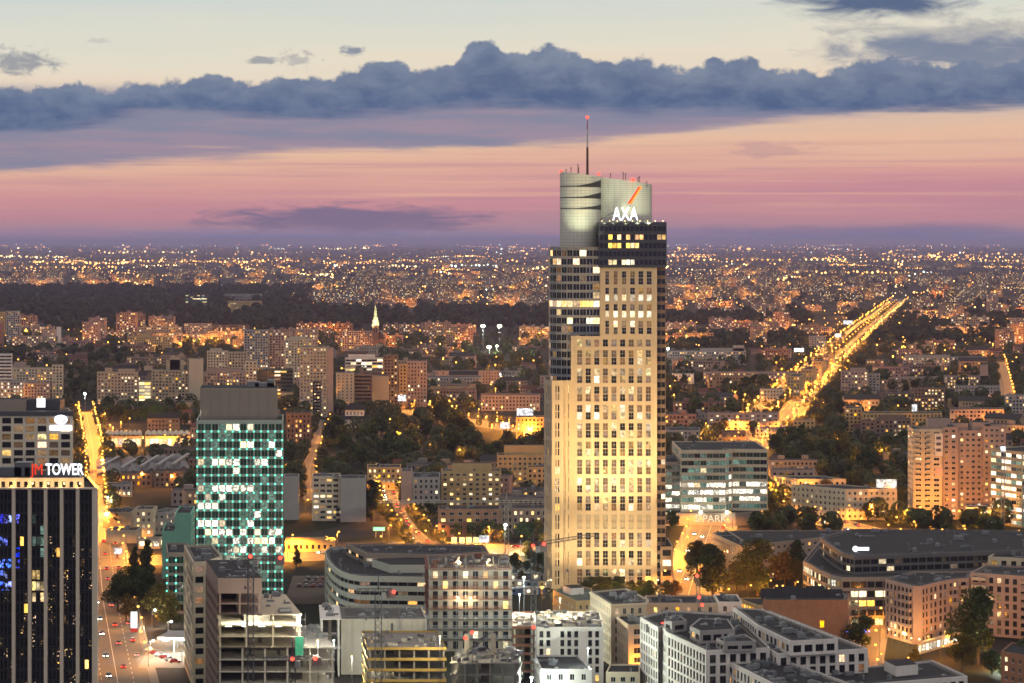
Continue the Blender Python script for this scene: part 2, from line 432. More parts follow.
def facade(mb, A, B, z0, z1, st, wins, rng, mi=0, widx=0):
    A, B = Vector((A[0], A[1])), Vector((B[0], B[1])); L = (B-A).length
    if L < 0.05: return
    u = (B-A)/L; n = Vector((u.y, -u.x)); H_ = z1 - z0
    mid = (A+B)/2; to = Vector((-mid.x, -mid.y)).normalized()
    blind = st is None or n.dot(to) < -0.25 or (widx in st.get('blind', ()))
    def pt(x, z, d=0.0): return (A.x + u.x*x - n.x*d, A.y + u.y*x - n.y*d, z0 + z)
    def solid(x0, x1, a, b):
        if x1-x0 > 1e-4 and b-a > 1e-4: mb.quad(pt(x0, a), pt(x1, a), pt(x1, b), pt(x0, b), mi)
    if blind or L < st['bay'] * 0.7:
        solid(0, L, 0, H_); return
    sm = st.get('side', 0.6); tm = st.get('top', 0.8); bm = st.get('base', 0.0)
    cols = max(1, round((L-2*sm)/st['bay'])); cw = (L-2*sm)/cols
    rows = max(1, round((H_-tm-bm)/st['sto'])); rh = (H_-tm-bm)/rows
    w = cw*st['ww']; h = rh*st['wh']; rec = st.get('rec', 0.25)
    za = bm; lastz = 0.0
    for r in range(rows):
        s0 = bm + r*rh + rh*(st['pair'][r % 2] if 'pair' in st else st.get('sill', (1-st['wh'])*0.55)); s1 = s0 + h
        solid(0, L, lastz, s0); lastz = s1
        xl = 0.0
        for c in range(cols):
            if st.get('skip') and st['skip'](r, rows, c, cols, widx): continue
            x0 = sm + c*cw + (cw-w)/2; x1 = x0 + w
            solid(xl, x0, s0, s1); xl = x1
            mb.quad(pt(x0, s0), pt(x1, s0), pt(x1, s0, rec), pt(x0, s0, rec), mi)
            mb.quad(pt(x0, s1, rec), pt(x1, s1, rec), pt(x1, s1), pt(x0, s1), mi)
            mb.quad(pt(x0, s0, rec), pt(x0, s1, rec), pt(x0, s1), pt(x0, s0), mi)
            mb.quad(pt(x1, s0), pt(x1, s1), pt(x1, s1, rec), pt(x1, s0, rec), mi)
            t = None
            if st.get('row'): t = st['row'](r, rows, c, cols, widx, rng)
            if t is None: t = pick(rng, st['lit'])
            o = pt((x0+x1)/2, s0)
            wins.append((o, u, n, w, h, t, st.get('frame', FRAME_D), st.get('mull', 1), rec, st.get('tr', 0)))
        solid(xl, L, s0, s1)
        if st.get('course') and r:
            zc = bm + r*rh; e = 0.07
            mb.quad(pt(0, zc-0.09, -e), pt(L, zc-0.09, -e), pt(L, zc+0.09, -e), pt(0, zc+0.09, -e), mi); mb.quad(pt(0, zc+0.09, -e), pt(L, zc+0.09, -e), pt(L, zc+0.09), pt(0, zc+0.09), mi); mb.quad(pt(0, zc-0.09), pt(L, zc-0.09), pt(L, zc-0.09, -e), pt(0, zc-0.09, -e), mi)
    solid(0, L, lastz, H_)

UNIT_MESH = []
def unit_meshes():
    if UNIT_MESH: return UNIT_MESH
    for k in range(3):
        mb = MB(); mb.box((0, 0, 0.55), (2.6, 1.6, 0.9)); mb.box((0, 0, 0.05), (2.8, 1.8, 0.1))
        for s in (-0.7, 0.7):
            mb.bar((s, 0, 1.0), (s, 0, 1.2), 0.55, 0, 10)
        if k == 1: mb.box((1.6, 0, 0.4), (0.5, 1.0, 0.5))
        if k == 2: mb.bar((-1.2, -1.1, 0.2), (-1.2, 3.0, 0.2), 0.2, 0, 6)
        UNIT_MESH.append(mb.mesh('roof_unit', [UNIT if k != 1 else UNITD]))
    mb = MB(); mb.bar((0, 0, 0), (0, 0, 1.1), 0.22, 0, 8); mb.bar((0, 0, 1.1), (0, 0, 1.3), 0.36, 0, 8); UNIT_MESH.append(mb.mesh('roof_vent', [UNIT]))
    mb = MB(); mb.box((0, 0, 0.1), (1.6, 1.6, 0.2)); mb.box((0, 0, 0.28), (1.3, 1.3, 0.18)); UNIT_MESH.append(mb.mesh('skylight', [UNIT]))
    mb = MB(); mb.box((0, 0, 0.2), (6.0, 0.5, 0.4)); mb.box((2.6, 1.5, 0.2), (0.5, 3.0, 0.4)); UNIT_MESH.append(mb.mesh('roof_duct', [UNIT]))
    return UNIT_MESH

ROOF_P = mat('pale_roof_gravel', (0.14, 0.135, 0.125), 0.9, 0.2, 0.5, 0.4)
BLD_FOOT = []       # footprints, so that trees and small houses keep clear of them
class Bld:
    def __init__(s, name, label, cat, org, group=None, seed=None, parts=True):
        s.o = Vector((org[0], org[1], 0)); s.root = empty(name, s.o, label, cat, group); s.parts = parts
        s.rng = random.Random(seed if seed is not None else len(BLD_FOOT)*7+3); s.wins = []
    def part(s, mb, name, mats, parent=None, smooth=False):
        return mb.obj(name, mats, parent or s.root, s.o if parent is None else s.o, smooth)
    def vol(s, poly, z0, z1, st, wall, roof=ROOF_D, parapet=0.7, units=0, wname='wall', foot=True, trim=None, rname='roof', cornice=0.0):
        poly = ccw([(p[0], p[1]) for p in poly]); n = len(poly); mb = MB()
        if foot and z0 < 8: BLD_FOOT.append(poly)
        wins = []
        for i in range(n):
            facade(mb, poly[i], poly[(i+1) % n], z0, z1, st, wins, s.rng, 0, i)
        mats = [wall]
        if parapet > 0:
            q = inset(poly, 0.45)
            for i in range(n):
                a, b, c, d = poly[i], poly[(i+1) % n], q[(i+1) % n], q[i]
                mb.quad((a[0], a[1], z1), (b[0], b[1], z1), (c[0], c[1], z1), (d[0], d[1], z1), 1)
                mb.quad((d[0], d[1], z1), (c[0], c[1], z1), (c[0], c[1], z1-parapet), (d[0], d[1], z1-parapet), 0)
            mats = [wall, trim or wall]
        else: q = poly
        if not s.parts:
            for (o, u, nn, w, h, t, fr, mu, rec, tr) in wins:
                k = 2 + PK.index(t); d = rec - 0.05
                a = Vector((o[0]-u.x*w/2-nn.x*d, o[1]-u.y*w/2-nn.y*d, o[2])); b = a + Vector((u.x*w, u.y*w, 0)); up = Vector((0, 0, h))
                mb.quad(a, b, b+up, a+up, k)
            mats = [wall, trim or wall] + [PANE[k] for k in PK]
        else: s.wins += wins
        s.part(mb, wname, mats)
        rb = MB(); rb.poly([(p[0], p[1], z1-parapet+0.004) for p in q])
        rf = s.part(rb, rname, roof)
        if cornice:
            cb = MB(); qo = inset(poly, -cornice)
            for i in range(n):
                a, b, c, d = qo[i], qo[(i+1) % n], poly[(i+1) % n], poly[i]
                zt, zb = z1-0.25, z1-0.75
                cb.quad((a[0], a[1], zb), (b[0], b[1], zb), (b[0], b[1], zt), (a[0], a[1], zt))
                cb.quad((a[0], a[1], zt), (b[0], b[1], zt), (c[0], c[1], zt), (d[0], d[1], zt))
                cb.quad((d[0], d[1], zb), (c[0], c[1], zb), (b[0], b[1], zb), (a[0], a[1], zb))
            s.part(cb, 'cornice', trim or wall)
        if s.parts and units >= 6 and poly[0][1] < 1250:
            r1, r2, r3 = inset(poly, 1.0), inset(poly, 1.9), inset(poly, 0.75); m2 = MB(); m3 = MB(); zr = z1-parapet
            for i in range(n):
                a, b, c, d = r1[i], r1[(i+1) % n], r2[(i+1) % n], r2[i]
                m2.quad((a[0], a[1], zr+0.05), (b[0], b[1], zr+0.05), (c[0], c[1], zr+0.05), (d[0], d[1], zr+0.05))
                A, B = Vector(r3[i]), Vector(r3[(i+1) % n]); L = (B-A).length; k = max(1, int(L/2.5)); zt = z1+0.55
                for zz in (zt, zt-0.45): m3.bar((A.x, A.y, zz), (B.x, B.y, zz), 0.045)
                for j in range(k): p = A+(B-A)*(j/k); m3.bar((p.x, p.y, zr), (p.x, p.y, zt), 0.04)
            s.part(m2, 'roof_border', ROOF_P); s.part(m3, 'roof_rail', UNIT)
        if units: s.units(q, z1-parapet, int(units*1.5) if s.parts else units)
        return poly
    def units(s, poly, z, k, big=0.35):
        xs = [p[0] for p in poly]; ys = [p[1] for p in poly]; um = unit_meshes(); done = 0; tries = 0
        e = max(range(len(poly)), key=lambda i: (Vector(poly[i])-Vector(poly[i-1])).length)
        d = Vector(poly[e]) - Vector(poly[e-1]); ang = math.atan2(d.y, d.x); q = inset(poly, 1.8)
        while done < k and tries < k*12:
            tries += 1
            x, y = s.rng.uniform(min(xs), max(xs)), s.rng.uniform(min(ys), max(ys))
            if not inside(q, x, y): continue
            me = um[s.rng.choice([0, 0, 1, 2, 3, 3, 4, 5])]; sc = s.rng.uniform(0.55, 1.5)
            m = Matrix.Translation((x-s.o.x, y-s.o.y, z)) @ Matrix.Rotation(ang + s.rng.choice([0, math.pi/2]), 4, 'Z') @ Matrix.Diagonal((sc, sc, s.rng.uniform(0.8, 1.5), 1))
            link(me.name.split('.')[0], me, s.root, m); done += 1
    def bulkhead(s, poly, z0, z1, wall, roof=ROOF_D, name='penthouse'):
        poly = ccw([(p[0], p[1]) for p in poly]); mb = MB(); mb.prism(poly, z0, z1, 0, 1)
        return s.part(mb, name, [wall, roof])
    def balcony(s, A, B, z, depth=1.4, mats=None, rail=1.05, solid=True):
        A, B = Vector((A[0], A[1])), Vector((B[0], B[1])); u = (B-A).normalized(); n = Vector((u.y, -u.x)); mb = MB()
        a, b = A, B; c, d = B + n*depth, A + n*depth
        mb.prism(ccw([a[:], b[:], c[:], d[:]]), z-0.2, z, 0, 0, True)
        for p, q in ((a, d), (d, c), (c, b)):
            m = (p+q)/2; t = (q-p); ang = math.atan2(t.y, t.x)
            if solid: mb.box((m.x, m.y, z+rail/2+0.02), (t.length, 0.08, rail), 1, ang)
            else: mb.box((m.x, m.y, z+rail), (t.length, 0.06, 0.06), 1, ang); mb.box((m.x, m.y, z+rail*0.5), (t.length, 0.03, 0.5), 1, ang)
        return s.part(mb, 'balcony', mats or [CONC, STEEL])
    def finish(s, cap=100, reststuff='window_grid'):
        if not s.wins: return s
        def score(w):
            o, u, n, ww, hh = w[:5]; v = Vector((-o[0], -o[1], EYE-o[2])); d = v.length
            c = (n.x*v.x + n.y*v.y)/d
            px = 512 + o[0]*F/o[1]; py = HZ + (EYE-o[2])*F/o[1]
            vis = -20 < px < 1044 and py < 700
            return ww*hh*max(c, 0.001)*(1 if vis else 0.01)
        ws = sorted(s.wins, key=score, reverse=True)
        for (o, u, n, w, h, t, fr, mu, rec, tr) in ws[:cap]:
            m = Matrix(((u.x, -n.x, 0, o[0]-s.o.x), (u.y, -n.y, 0, o[1]-s.o.y), (0, 0, 1, o[2]), (0, 0, 0, 1)))
            link('window', win_mesh(w, h, t, fr, mu, rec, tr), s.root, m)
        rest = ws[cap:]
        if rest:
            mb = MB(); frs = []
            for (o, u, n, w, h, t, fr, mu, rec, tr) in rest:
                if fr not in frs: frs.append(fr)
                k0 = len(mb.v); t2 = MB(); win_geo(t2, w, h, rec-0.06, mu, tr, PK.index(t), len(PK)+frs.index(fr))
                for v in t2.v:
                    mb.v.append((o[0] + u.x*v[0] - n.x*v[1], o[1] + u.y*v[0] - n.y*v[1], o[2] + v[2]))
                for f, i in zip(t2.f, t2.i): mb.f.append(tuple(k0+a for a in f)); mb.i.append(i)
            o = s.part(mb, reststuff, [PANE[k] for k in PK] + frs); tag(o, kind='stuff')
        return s

def rect(px0, px1, Y, depth, skew=0.0):
    """box footprint from its front edge in the photo and its distance; sides run straight back (skew shifts the back in x)"""
    x0, x1 = (px0-512)*Y/F, (px1-512)*Y/F
    return [(x0, Y), (x1, Y), (x1+skew, Y+depth), (x0+skew, Y+depth)]
def roofpoly(pts, h):
    return [tuple(W(px, py, h))[:2] for px, py in pts]

# ------------------------------------------------------------------ trees
def foliage(name, col, rnd=0.8):
    m = bpy.data.materials.new(name); m.use_nodes = True; q = NT(m.node_tree); q.n.clear()
    b = q.new('ShaderNodeBsdfPrincipled'); tr = q.new('ShaderNodeBsdfTranslucent'); ms = q.new('ShaderNodeMixShader'); o = q.new('ShaderNodeOutputMaterial')
    oi = q.new('ShaderNodeObjectInfo'); g = q.new('ShaderNodeNewGeometry')
    hs = q.new('ShaderNodeHueSaturation'); hs.inputs['Color'].default_value = (*col, 1)
    q.put(hs.inputs['Hue'], q.m('ADD', 0.5 - 0.05*rnd, q.m('MULTIPLY', oi.outputs['Random'], 0.085*rnd)))
    q.put(hs.inputs['Value'], q.m('ADD', 0.55, q.m('ADD', q.m('MULTIPLY', g.outputs['Random Per Island'], 0.7), q.m('MULTIPLY', q.m('FRACT', q.m('MULTIPLY', oi.outputs['Random'], 9.1)), 0.4))))
    q.l.new(hs.outputs[0], b.inputs['Base Color']); q.l.new(hs.outputs[0], tr.inputs[0])
    b.inputs['Roughness'].default_value = 0.7; b.inputs['Specular IOR Level'].default_value = 0.2
    ms.inputs[0].default_value = 0.35; q.l.new(b.outputs[0], ms.inputs[1]); q.l.new(tr.outputs[0], ms.inputs[2]); q.l.new(ms.outputs[0], o.inputs[0])
    return m
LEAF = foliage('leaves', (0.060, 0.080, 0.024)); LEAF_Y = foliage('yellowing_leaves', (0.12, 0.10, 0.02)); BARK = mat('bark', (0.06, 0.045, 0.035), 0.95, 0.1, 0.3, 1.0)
def crown_mesh(rng, leaf, n, hgt=10.0, wid=4.5, blobs=9, mats=LEAF, pointed=False, lo=0.28):
    """many small leaf faces spread through uneven clumps"""
    mb = MB(); cl = []
    for i in range(blobs):
        t = (i+0.5)/blobs
        z = hgt*(lo + (0.95-lo)*t) + rng.uniform(-0.4, 0.4)
        prof = (1-t)**0.7 if pointed else math.sin(math.pi*min(1, 0.16+0.84*t))**0.6
        a = rng.uniform(0, 6.28) + i*2.4; rr = wid*prof*rng.uniform(0.2, 0.75)
        cl.append((rr*math.cos(a), rr*math.sin(a), z, wid*rng.uniform(0.34, 0.58)*(0.55+0.45*prof)))
    for i in range(n):
        cx, cy_, cz, r = cl[rng.randrange(blobs)]
        while True:
            x, y, z = rng.uniform(-1, 1), rng.uniform(-1, 1), rng.uniform(-1, 1); d = x*x+y*y+z*z
            if 0.2 < d < 1: break
        p = Vector((cx+x*r, cy_+y*r, cz+z*r*0.8)); s = leaf*rng.uniform(0.6, 1.3)
        a = Vector((rng.uniform(-1, 1), rng.uniform(-1, 1), rng.uniform(-0.6, 0.6))).normalized()*s
        b = a.cross(Vector((rng.uniform(-1, 1), rng.uniform(-1, 1), rng.uniform(-1, 1)))).normalized()*s*0.75
        mb.quad(p-a, p-b*0.8, p+a, p+b)
    return mb.mesh('crown', [mats])
def trunk_mesh(rng, hgt=10.0, limbs=4):
    mb = MB(); mb.bar((0, 0, -0.1), (0.1, 0.05, hgt*0.35), 0.32, 0, 7, 0.2); mb.bar((0.1, 0.05, hgt*0.35), (0.15, 0.1, hgt*0.75), 0.2, 0, 6, 0.06)
    for i in range(limbs):
        a = i*6.28/limbs + rng.uniform(-0.5, 0.5); z = hgt*(0.3+0.06*i)
        mb.bar((0.1, 0.05, z), (math.cos(a)*hgt*0.22, math.sin(a)*hgt*0.22, z+hgt*0.25), 0.12, 0, 5, 0.04)
    return mb.mesh('trunk', [BARK])
_r = random.Random(5)
TRUNKS = [trunk_mesh(_r) for _ in range(3)]
CROWN = {'near': [crown_mesh(_r, 0.30, 3200, blobs=13, wid=4.6) for _ in range(4)],
         'nearY': [crown_mesh(_r, 0.30, 2600, blobs=12, wid=4.4, mats=LEAF_Y) for _ in range(2)],
         'mid': [crown_mesh(_r, 0.55, 900, blobs=10, wid=4.8) for _ in range(5)],
         'midY': [crown_mesh(_r, 0.5, 800, blobs=9, wid=4.6, mats=LEAF_Y) for _ in range(2)],
         'far': [crown_mesh(_r, 0.9, 320, blobs=8, wid=5.4, lo=0.2) for _ in range(4)],
         'poplar': [crown_mesh(_r, 0.4, 1500, blobs=12, wid=1.9, pointed=False, lo=0.1) for _ in range(2)],
         'fir': [crown_mesh(_r, 0.45, 1200, blobs=12, wid=3.0, pointed=True, lo=0.1) for _ in range(1)]}
TREES = []
def tree(x, y, h, kind='mid', label=None, group=None, wide=1.0, name='leafy_tree'):
    r = random.Random(len(TREES)*3+1)
    t = empty(name, (x, y, 0), label, 'tree', group, r.uniform(0, 6.28)); s = h/10.0
    m = Matrix.Diagonal((s*wide, s*wide, s, 1))
    link('trunk', TRUNKS[len(TREES) % 3], t, m); c = CROWN[kind]; link('crown', c[len(TREES) % len(c)], t, m)
    TREES.append(t); return t

# ------------------------------------------------------------------ street lamps with their own light
GL_AMB = glow('sodium_lamp_glass', (1.0, 0.44, 0.075), 4.2); GL_WHT = glow('white_lamp_glass', (0.88, 1.0, 0.90), 9.0); GL_WRM = glow('warm_lamp_glass', (1.0, 0.72, 0.34), 5.0)
LIGHTS = {}
def point(power, col, r=0.25):
    k = ('p', power, col)
    if k not in LIGHTS:
        l = bpy.data.lights.new('lamp_light', 'POINT'); l.energy = power; l.color = col; l.shadow_soft_size = r; l.use_shadow = True
        LIGHTS[k] = l
    return LIGHTS[k]
LAMP_MESH = {}
LP = 3.0
LAMPQ = []
def lamp(x, y, label, group=None, h=9.0, power=6000, col=(1.0, 0.37, 0.045), bulb=0.5, gm=None, arm=1.2, rz=0.0, z=0.0, cone=0):
    px, py = 512 + x*F/y, HZ + (EYE-h)*F/y
    if -12 < px < 1036 and py < 700: LAMPQ.append((y, x, label, group, h, power*LP, col, bulb, gm or GL_AMB, arm, rz, z, cone))
def lamp_cone(power, col, gm, cone):
    return point(power if gm is GL_WHT else power*0.5, col) if not cone else spot_light(power*cone, col, 166, 0.3, 0.25)
def build_lamps(most=285):
    """the nearest ones are things of their own, the rest one mass"""
    LAMPQ.sort(key=lambda t: t[0])
    for (y, x, label, group, h, power, col, bulb, gm, arm, rz, z, cone) in LAMPQ[:most]:
        key = (h, bulb, gm.name, arm)
        if key not in LAMP_MESH:
            a = MB(); a.bar((0, 0, 0), (0, 0, h), 0.12, 0, 6, 0.07); a.bar((0, 0, h), (arm, 0, h+0.35), 0.06, 0, 5); a.box((arm, 0, h+0.42), (0.9, 0.3, 0.16))
            b = MB(); b.ball((arm, 0, h+0.05), bulb, 0, 8, 5, 0.8)
            LAMP_MESH[key] = (a.mesh('pole', [DARKST]), b.mesh('lamp_glass', [gm]))
        t = empty('street_lamp', (x, y, z), label, 'street lamp', group, rz)
        p, g = LAMP_MESH[key]; link('pole', p, t); link('lamp_glass', g, t)
        if power: link('lamp_light', lamp_cone(power, col, gm, cone), t, loc=(arm, 0, h-bulb-0.25))
    ms = [GL_AMB, GL_WHT, GL_WRM]; mb = MB()
    for (y, x, label, group, h, power, col, bulb, gm, arm, rz, z, cone) in LAMPQ[most:]:
        mb.bar((x, y, 0), (x, y, h), 0.15, 3, 4); mb.ball((x, y-0.4, h+bulb), bulb, ms.index(gm), 6, 4)
    o = tag(mb.obj('distant_street_lamps', ms + [DARKST]), kind='stuff')
    for (y, x, label, group, h, power, col, bulb, gm, arm, rz, z, cone) in LAMPQ[most:]:
        if power: link('lamp_light', lamp_cone(power, col, gm, cone), o, loc=(x, y-bulb-1.0, h-0.3))
def spot_light(power, col, ang, blend=0.6, r=0.4):
    k = ('s', power, col, ang)
    if k not in LIGHTS:
        l = bpy.data.lights.new('flood_light', 'SPOT'); l.energy = power; l.color = col; l.spot_size = math.radians(ang); l.spot_blend = blend; l.shadow_soft_size = r
        LIGHTS[k] = l
    return LIGHTS[k]
FLOOD = []
def floodlight(loc, aim, power, col, ang, label, group=None, gm=None, size=0.5):
    if not FLOOD:
        a = MB(); a.box((0, 0, 0), (1.0, 0.6, 0.5)); a.box((0, -0.35, 0.0), (0.2, 0.2, 0.9))
        b = MB(); b.box((0, 0.32, 0), (0.9, 0.04, 0.42))
        FLOOD.extend([a.mesh('housing', [DARKST]), b])
    t = empty('floodlight', loc, label, 'floodlight', group)
    d = (Vector(aim)-Vector(loc)).normalized(); rot = d.to_track_quat('Y', 'Z').to_matrix().to_4x4()
    m = rot @ Matrix.Diagonal((size*2, size*2, size*2, 1))
    link('housing', FLOOD[0], t, m)
    key = (gm or GL_WRM).name
    if key not in LAMP_MESH: LAMP_MESH[key] = FLOOD[1].mesh('lamp_glass', [gm or GL_WRM])
    link('lamp_glass', LAMP_MESH[key], t, m)
    lo = link('flood_light', spot_light(power, col, ang), t, d.to_track_quat('-Z', 'Y').to_matrix().to_4x4())
    lo.location = d * (size*0.9)
    return t

# ------------------------------------------------------------------ letters
def lettering(txt, size, m, parent, mtx, name='lettering', bold=0.02, depth=0.15, align='LEFT'):
    c = bpy.data.curves.new(name, 'FONT'); c.body = txt; c.size = size; c.extrude = depth; c.offset = bold*size; c.align_x = align; c.materials.append(m)
    c.resolution_u = 3
    t = bpy.data.objects.new('letters', c); COL.objects.link(t)
    me = bpy.data.meshes.new_from_object(t.evaluated_get(bpy.context.evaluated_depsgraph_get()))
    bpy.data.objects.remove(t)
    o = bpy.data.objects.new(name, me); COL.objects.link(o); o.parent = parent; o.matrix_local = mtx
    return o
UPRIGHT = Matrix.Rotation(math.radians(90), 4, 'X')

# ------------------------------------------------------------------ cars
CARS = []
CAR_COL = [(0.03, 0.03, 0.035), (0.35, 0.36, 0.38), (0.55, 0.55, 0.54), (0.06, 0.08, 0.18), (0.30, 0.04, 0.03), (0.14, 0.15, 0.16)]
CAR_COLN = ['black', 'silver', 'white', 'dark blue', 'red', 'grey']
def car_meshes():
    if CARS: return CARS
    gl = G_DARK; ty = mat('tyre', (0.02, 0.02, 0.02), 0.9)
    hl = glow('headlight_glass', (1.0, 0.90, 0.68), 30.0); tl = glow('tail_light_glass', (1.0, 0.04, 0.02), 8.0); ho = mat('headlight_off', (0.5, 0.5, 0.5), 0.2, 0.6)
    to = mat('tail_light_off', (0.25, 0.01, 0.01), 0.3)
    bod = []
    for c, n in zip(CAR_COL, CAR_COLN):
        mb = MB()
        prof = [(-2.15, 0.35), (2.15, 0.35), (2.2, 0.7), (1.9, 0.85), (1.15, 0.92), (0.55, 1.42), (-1.1, 1.46), (-1.75, 1.0), (-2.15, 0.92)]
        for k in range(len(prof)):
            a, b = prof[k], prof[(k+1) % len(prof)]
            wa = 0.88 if a[1] < 1.2 else 0.66; wb = 0.88 if b[1] < 1.2 else 0.66
            mb.quad((a[0], -wa, a[1]), (b[0], -wb, b[1]), (b[0], wb, b[1]), (a[0], wa, a[1]))
        mb.poly([(a, -(0.88 if z < 1.2 else 0.66), z) for a, z in reversed(prof)]); mb.poly([(a, (0.88 if z < 1.2 else 0.66), z) for a, z in prof])
        bod.append(mb.mesh('body', [mat('car_paint_' + n.replace(' ', '_'), c, 0.25, 0.5, 0.02, 1.0, 0, 0.2, 0, 0.6)]))
    g = MB(); g.quad((1.13, -0.8, 0.96), (1.13, 0.8, 0.96), (0.58, 0.62, 1.41), (0.58, -0.62, 1.41)); g.quad((-1.72, 0.8, 1.04), (-1.72, -0.8, 1.04), (-1.14, -0.62, 1.45), (-1.14, 0.62, 1.45))
    for s in (-1, 1): g.quad((-1.5, s*0.86, 1.0), (0.95, s*0.86, 0.98), (0.5, s*0.70, 1.38), (-1.1, s*0.70, 1.4))
    wm = MB(); wm.bar((0, -0.1, 0), (0, 0.1, 0), 0.32, 0, 10)
    def small(m, n):
        b = MB(); b.box((0, 0, 0), (0.1, 0.42, 0.2)); return b.mesh(n, [m])
    CARS.extend([bod, g.mesh('car_window', [gl]), wm.mesh('wheel', [ty]), small(hl, 'headlight'), small(tl, 'tail_light'), small(ho, 'headlight'), small(to, 'tail_light')])
    return CARS
CAR_N = [0]
def car(x, y, rz, label, group=None, col=0, on=True, z=0.05, parts=True):
    cm = car_meshes(); t = empty('parked_car' if not on else 'driving_car', (x, y, z), label, 'car', group, rz)
    link('body', cm[0][col], t); link('car_window', cm[1], t)
    for sx in (-1.35, 1.35):
        for sy in (-0.78, 0.78): link('wheel', cm[2], t, loc=(sx, sy, 0.32))
    for sy in (-0.6, 0.6):
        link('headlight', cm[3 if on else 5], t, loc=(2.17, sy, 0.66)); link('tail_light', cm[4 if on else 6], t, loc=(-2.16, sy, 0.8))
    return t
# ------------------------------------------------------------------ ground, roads, air
def ground_mat():
    m = bpy.data.materials.new('city_ground'); m.use_nodes = True; q = NT(m.node_tree); q.n.clear()
    b = q.new('ShaderNodeBsdfPrincipled'); o = q.new('ShaderNodeOutputMaterial'); q.l.new(b.outputs[0], o.inputs[0])
    g = q.new('ShaderNodeNewGeometry').outputs['Position']
    v = q.new('ShaderNodeTexVoronoi'); v.feature = 'F1'; q.l.new(g, v.inputs['Vector']); v.inputs['Scale'].default_value = 0.018
    sp = q.new('ShaderNodeSeparateColor'); q.l.new(v.outputs['Color'], sp.inputs[0])
    n = q.noise(g, 0.06, 6, 0.65); big = q.noise(g, 0.0016, 5, 0.6)
    c = q.ramp(q.m('ADD', q.m('MULTIPLY', sp.outputs[0], 0.6), q.m('MULTIPLY', n, 0.4)),
               [(0.0, (0.014, 0.018, 0.008, 1)), (0.4, (0.02, 0.024, 0.012, 1)), (0.6, (0.032, 0.031, 0.028, 1)), (0.8, (0.045, 0.042, 0.036, 1)), (1.0, (0.06, 0.054, 0.045, 1))])
    c = q.mix(q.step(big, 0.5, 0.6), c, (0.014, 0.018, 0.010, 1))
    q.l.new(c, b.inputs['Base Color']); b.inputs['Roughness'].default_value = 0.95; b.inputs['Specular IOR Level'].default_value = 0.1
    return m
mb = MB()
ys = [-1500, 1000, 2500, 6000, 15000, 40000, 100000, 190000]
for a, b in zip(ys, ys[1:]):
    for x0, x1 in ((-60000, -8000), (-8000, 0), (0, 8000), (8000, 60000)):
        mb.quad((x0, a, 0), (x1, a, 0), (x1, b, 0), (x0, b, 0))
tag(mb.obj('ground', ground_mat()), kind='structure')

ASPH = mat('asphalt', (0.12, 0.112, 0.10), 0.85, 0.3, 0.3, 0.3)
PAVE = mat('pavement_slabs', (0.20, 0.19, 0.17), 0.9, 0.2, 0.25, 0.4)
PAINT = mat('road_paint', (0.7, 0.7, 0.66), 0.7)
LAWN = mat('lawn', (0.035, 0.055, 0.015), 0.95, 0.1, 0.4, 0.5)
ROADS = []
def road(name, pts, w, z=0.05, pave=3.0, lanes=2):
    pts = [Vector(p) for p in pts]; ROADS.append((pts, w/2 + pave + 1))
    def strip(o0, o1, zz, nm, m, mb=None):
        own = mb is None; mb = mb or MB(); L = []
        for i, p in enumerate(pts):
            d = ((pts[min(i+1, len(pts)-1)] - pts[max(i-1, 0)])).normalized(); n = Vector((-d.y, d.x))
            L.append((p + n*o0, p + n*o1))
        for (a, b), (c, d) in zip(L, L[1:]):
            mb.quad((b.x, b.y, zz), (a.x, a.y, zz), (c.x, c.y, zz), (d.x, d.y, zz))
        if own: tag(mb.obj(nm, m), kind='structure')
    strip(-w/2, w/2, z, name, ASPH)
    if pave:
        for s in (-1, 1):
            mb = MB(); a, b = (s*w/2, s*(w/2+pave))
            lo, hi = min(a, b), max(a, b)
            strip(lo, hi, z+0.13, 'x', PAVE, mb)
            strip(lo, lo, 0, 'x', PAVE, mb) if False else None
            tag(mb.obj('pavement', PAVE), kind='structure')
    mb = MB()
    for k in range(1, lanes):
        o = -w/2 + w*k/lanes
        for i in range(len(pts)-1):
            d = pts[i+1]-pts[i]; L = d.length; d.normalize(); n = Vector((-d.y, d.x)); t = 0
            solid_ = lanes >= 4 and k == lanes//2
            while t < L and len(mb.f) < 3000:
                e = min(L, t + (L if solid_ else 4)); p, r = pts[i]+d*t+n*o, pts[i]+d*e+n*o
                mb.quad((p.x-n.x*.09, p.y-n.y*.09, z+0.01), (r.x-n.x*.09, r.y-n.y*.09, z+0.01), (r.x+n.x*.09, r.y+n.y*.09, z+0.01), (p.x+n.x*.09, p.y+n.y*.09, z+0.01))
                t += 10 if not solid_ else L+1
    if mb.f: tag(mb.obj('road_markings', PAINT), kind='structure')
def near_road(x, y, extra=0.0):
    for pts, w in ROADS:
        for a, b in zip(pts, pts[1:]):
            d = b-a; t = max(0, min(1, ((Vector((x, y))-a).dot(d))/max(d.length_squared, 1e-6)))
            if (a + d*t - Vector((x, y))).length < w + extra: return True
    return False
g2 = lambda px, py: tuple(W(px, py))[:2]
LEFT_ST = [g2(121, 700), g2(103, 600), g2(98, 540)]
LEFT_FAR = [g2(98, 540), g2(93, 450), g2(86, 412)]
TOWER_RD = [g2(676, 640), g2(694, 575), g2(724, 490), g2(757, 437)]
BOULEVARD = [g2(757, 437), g2(792, 400), g2(826, 366), g2(864, 331), g2(903, 299)]
CROSS_ST = [g2(60, 562), g2(190, 560), g2(330, 556), g2(420, 545), g2(545, 552), g2(690, 560)]
RIGHT_ST = [g2(714, 520), g2(770, 511), g2(830, 522), g2(900, 541), g2(1060, 556)]
MID_ST = [g2(430, 550), g2(405, 528), g2(392, 508), g2(388, 490)]
PLAZA_ST = [g2(380, 409), g2(425, 414), g2(480, 424), g2(560, 436), g2(757, 437)]
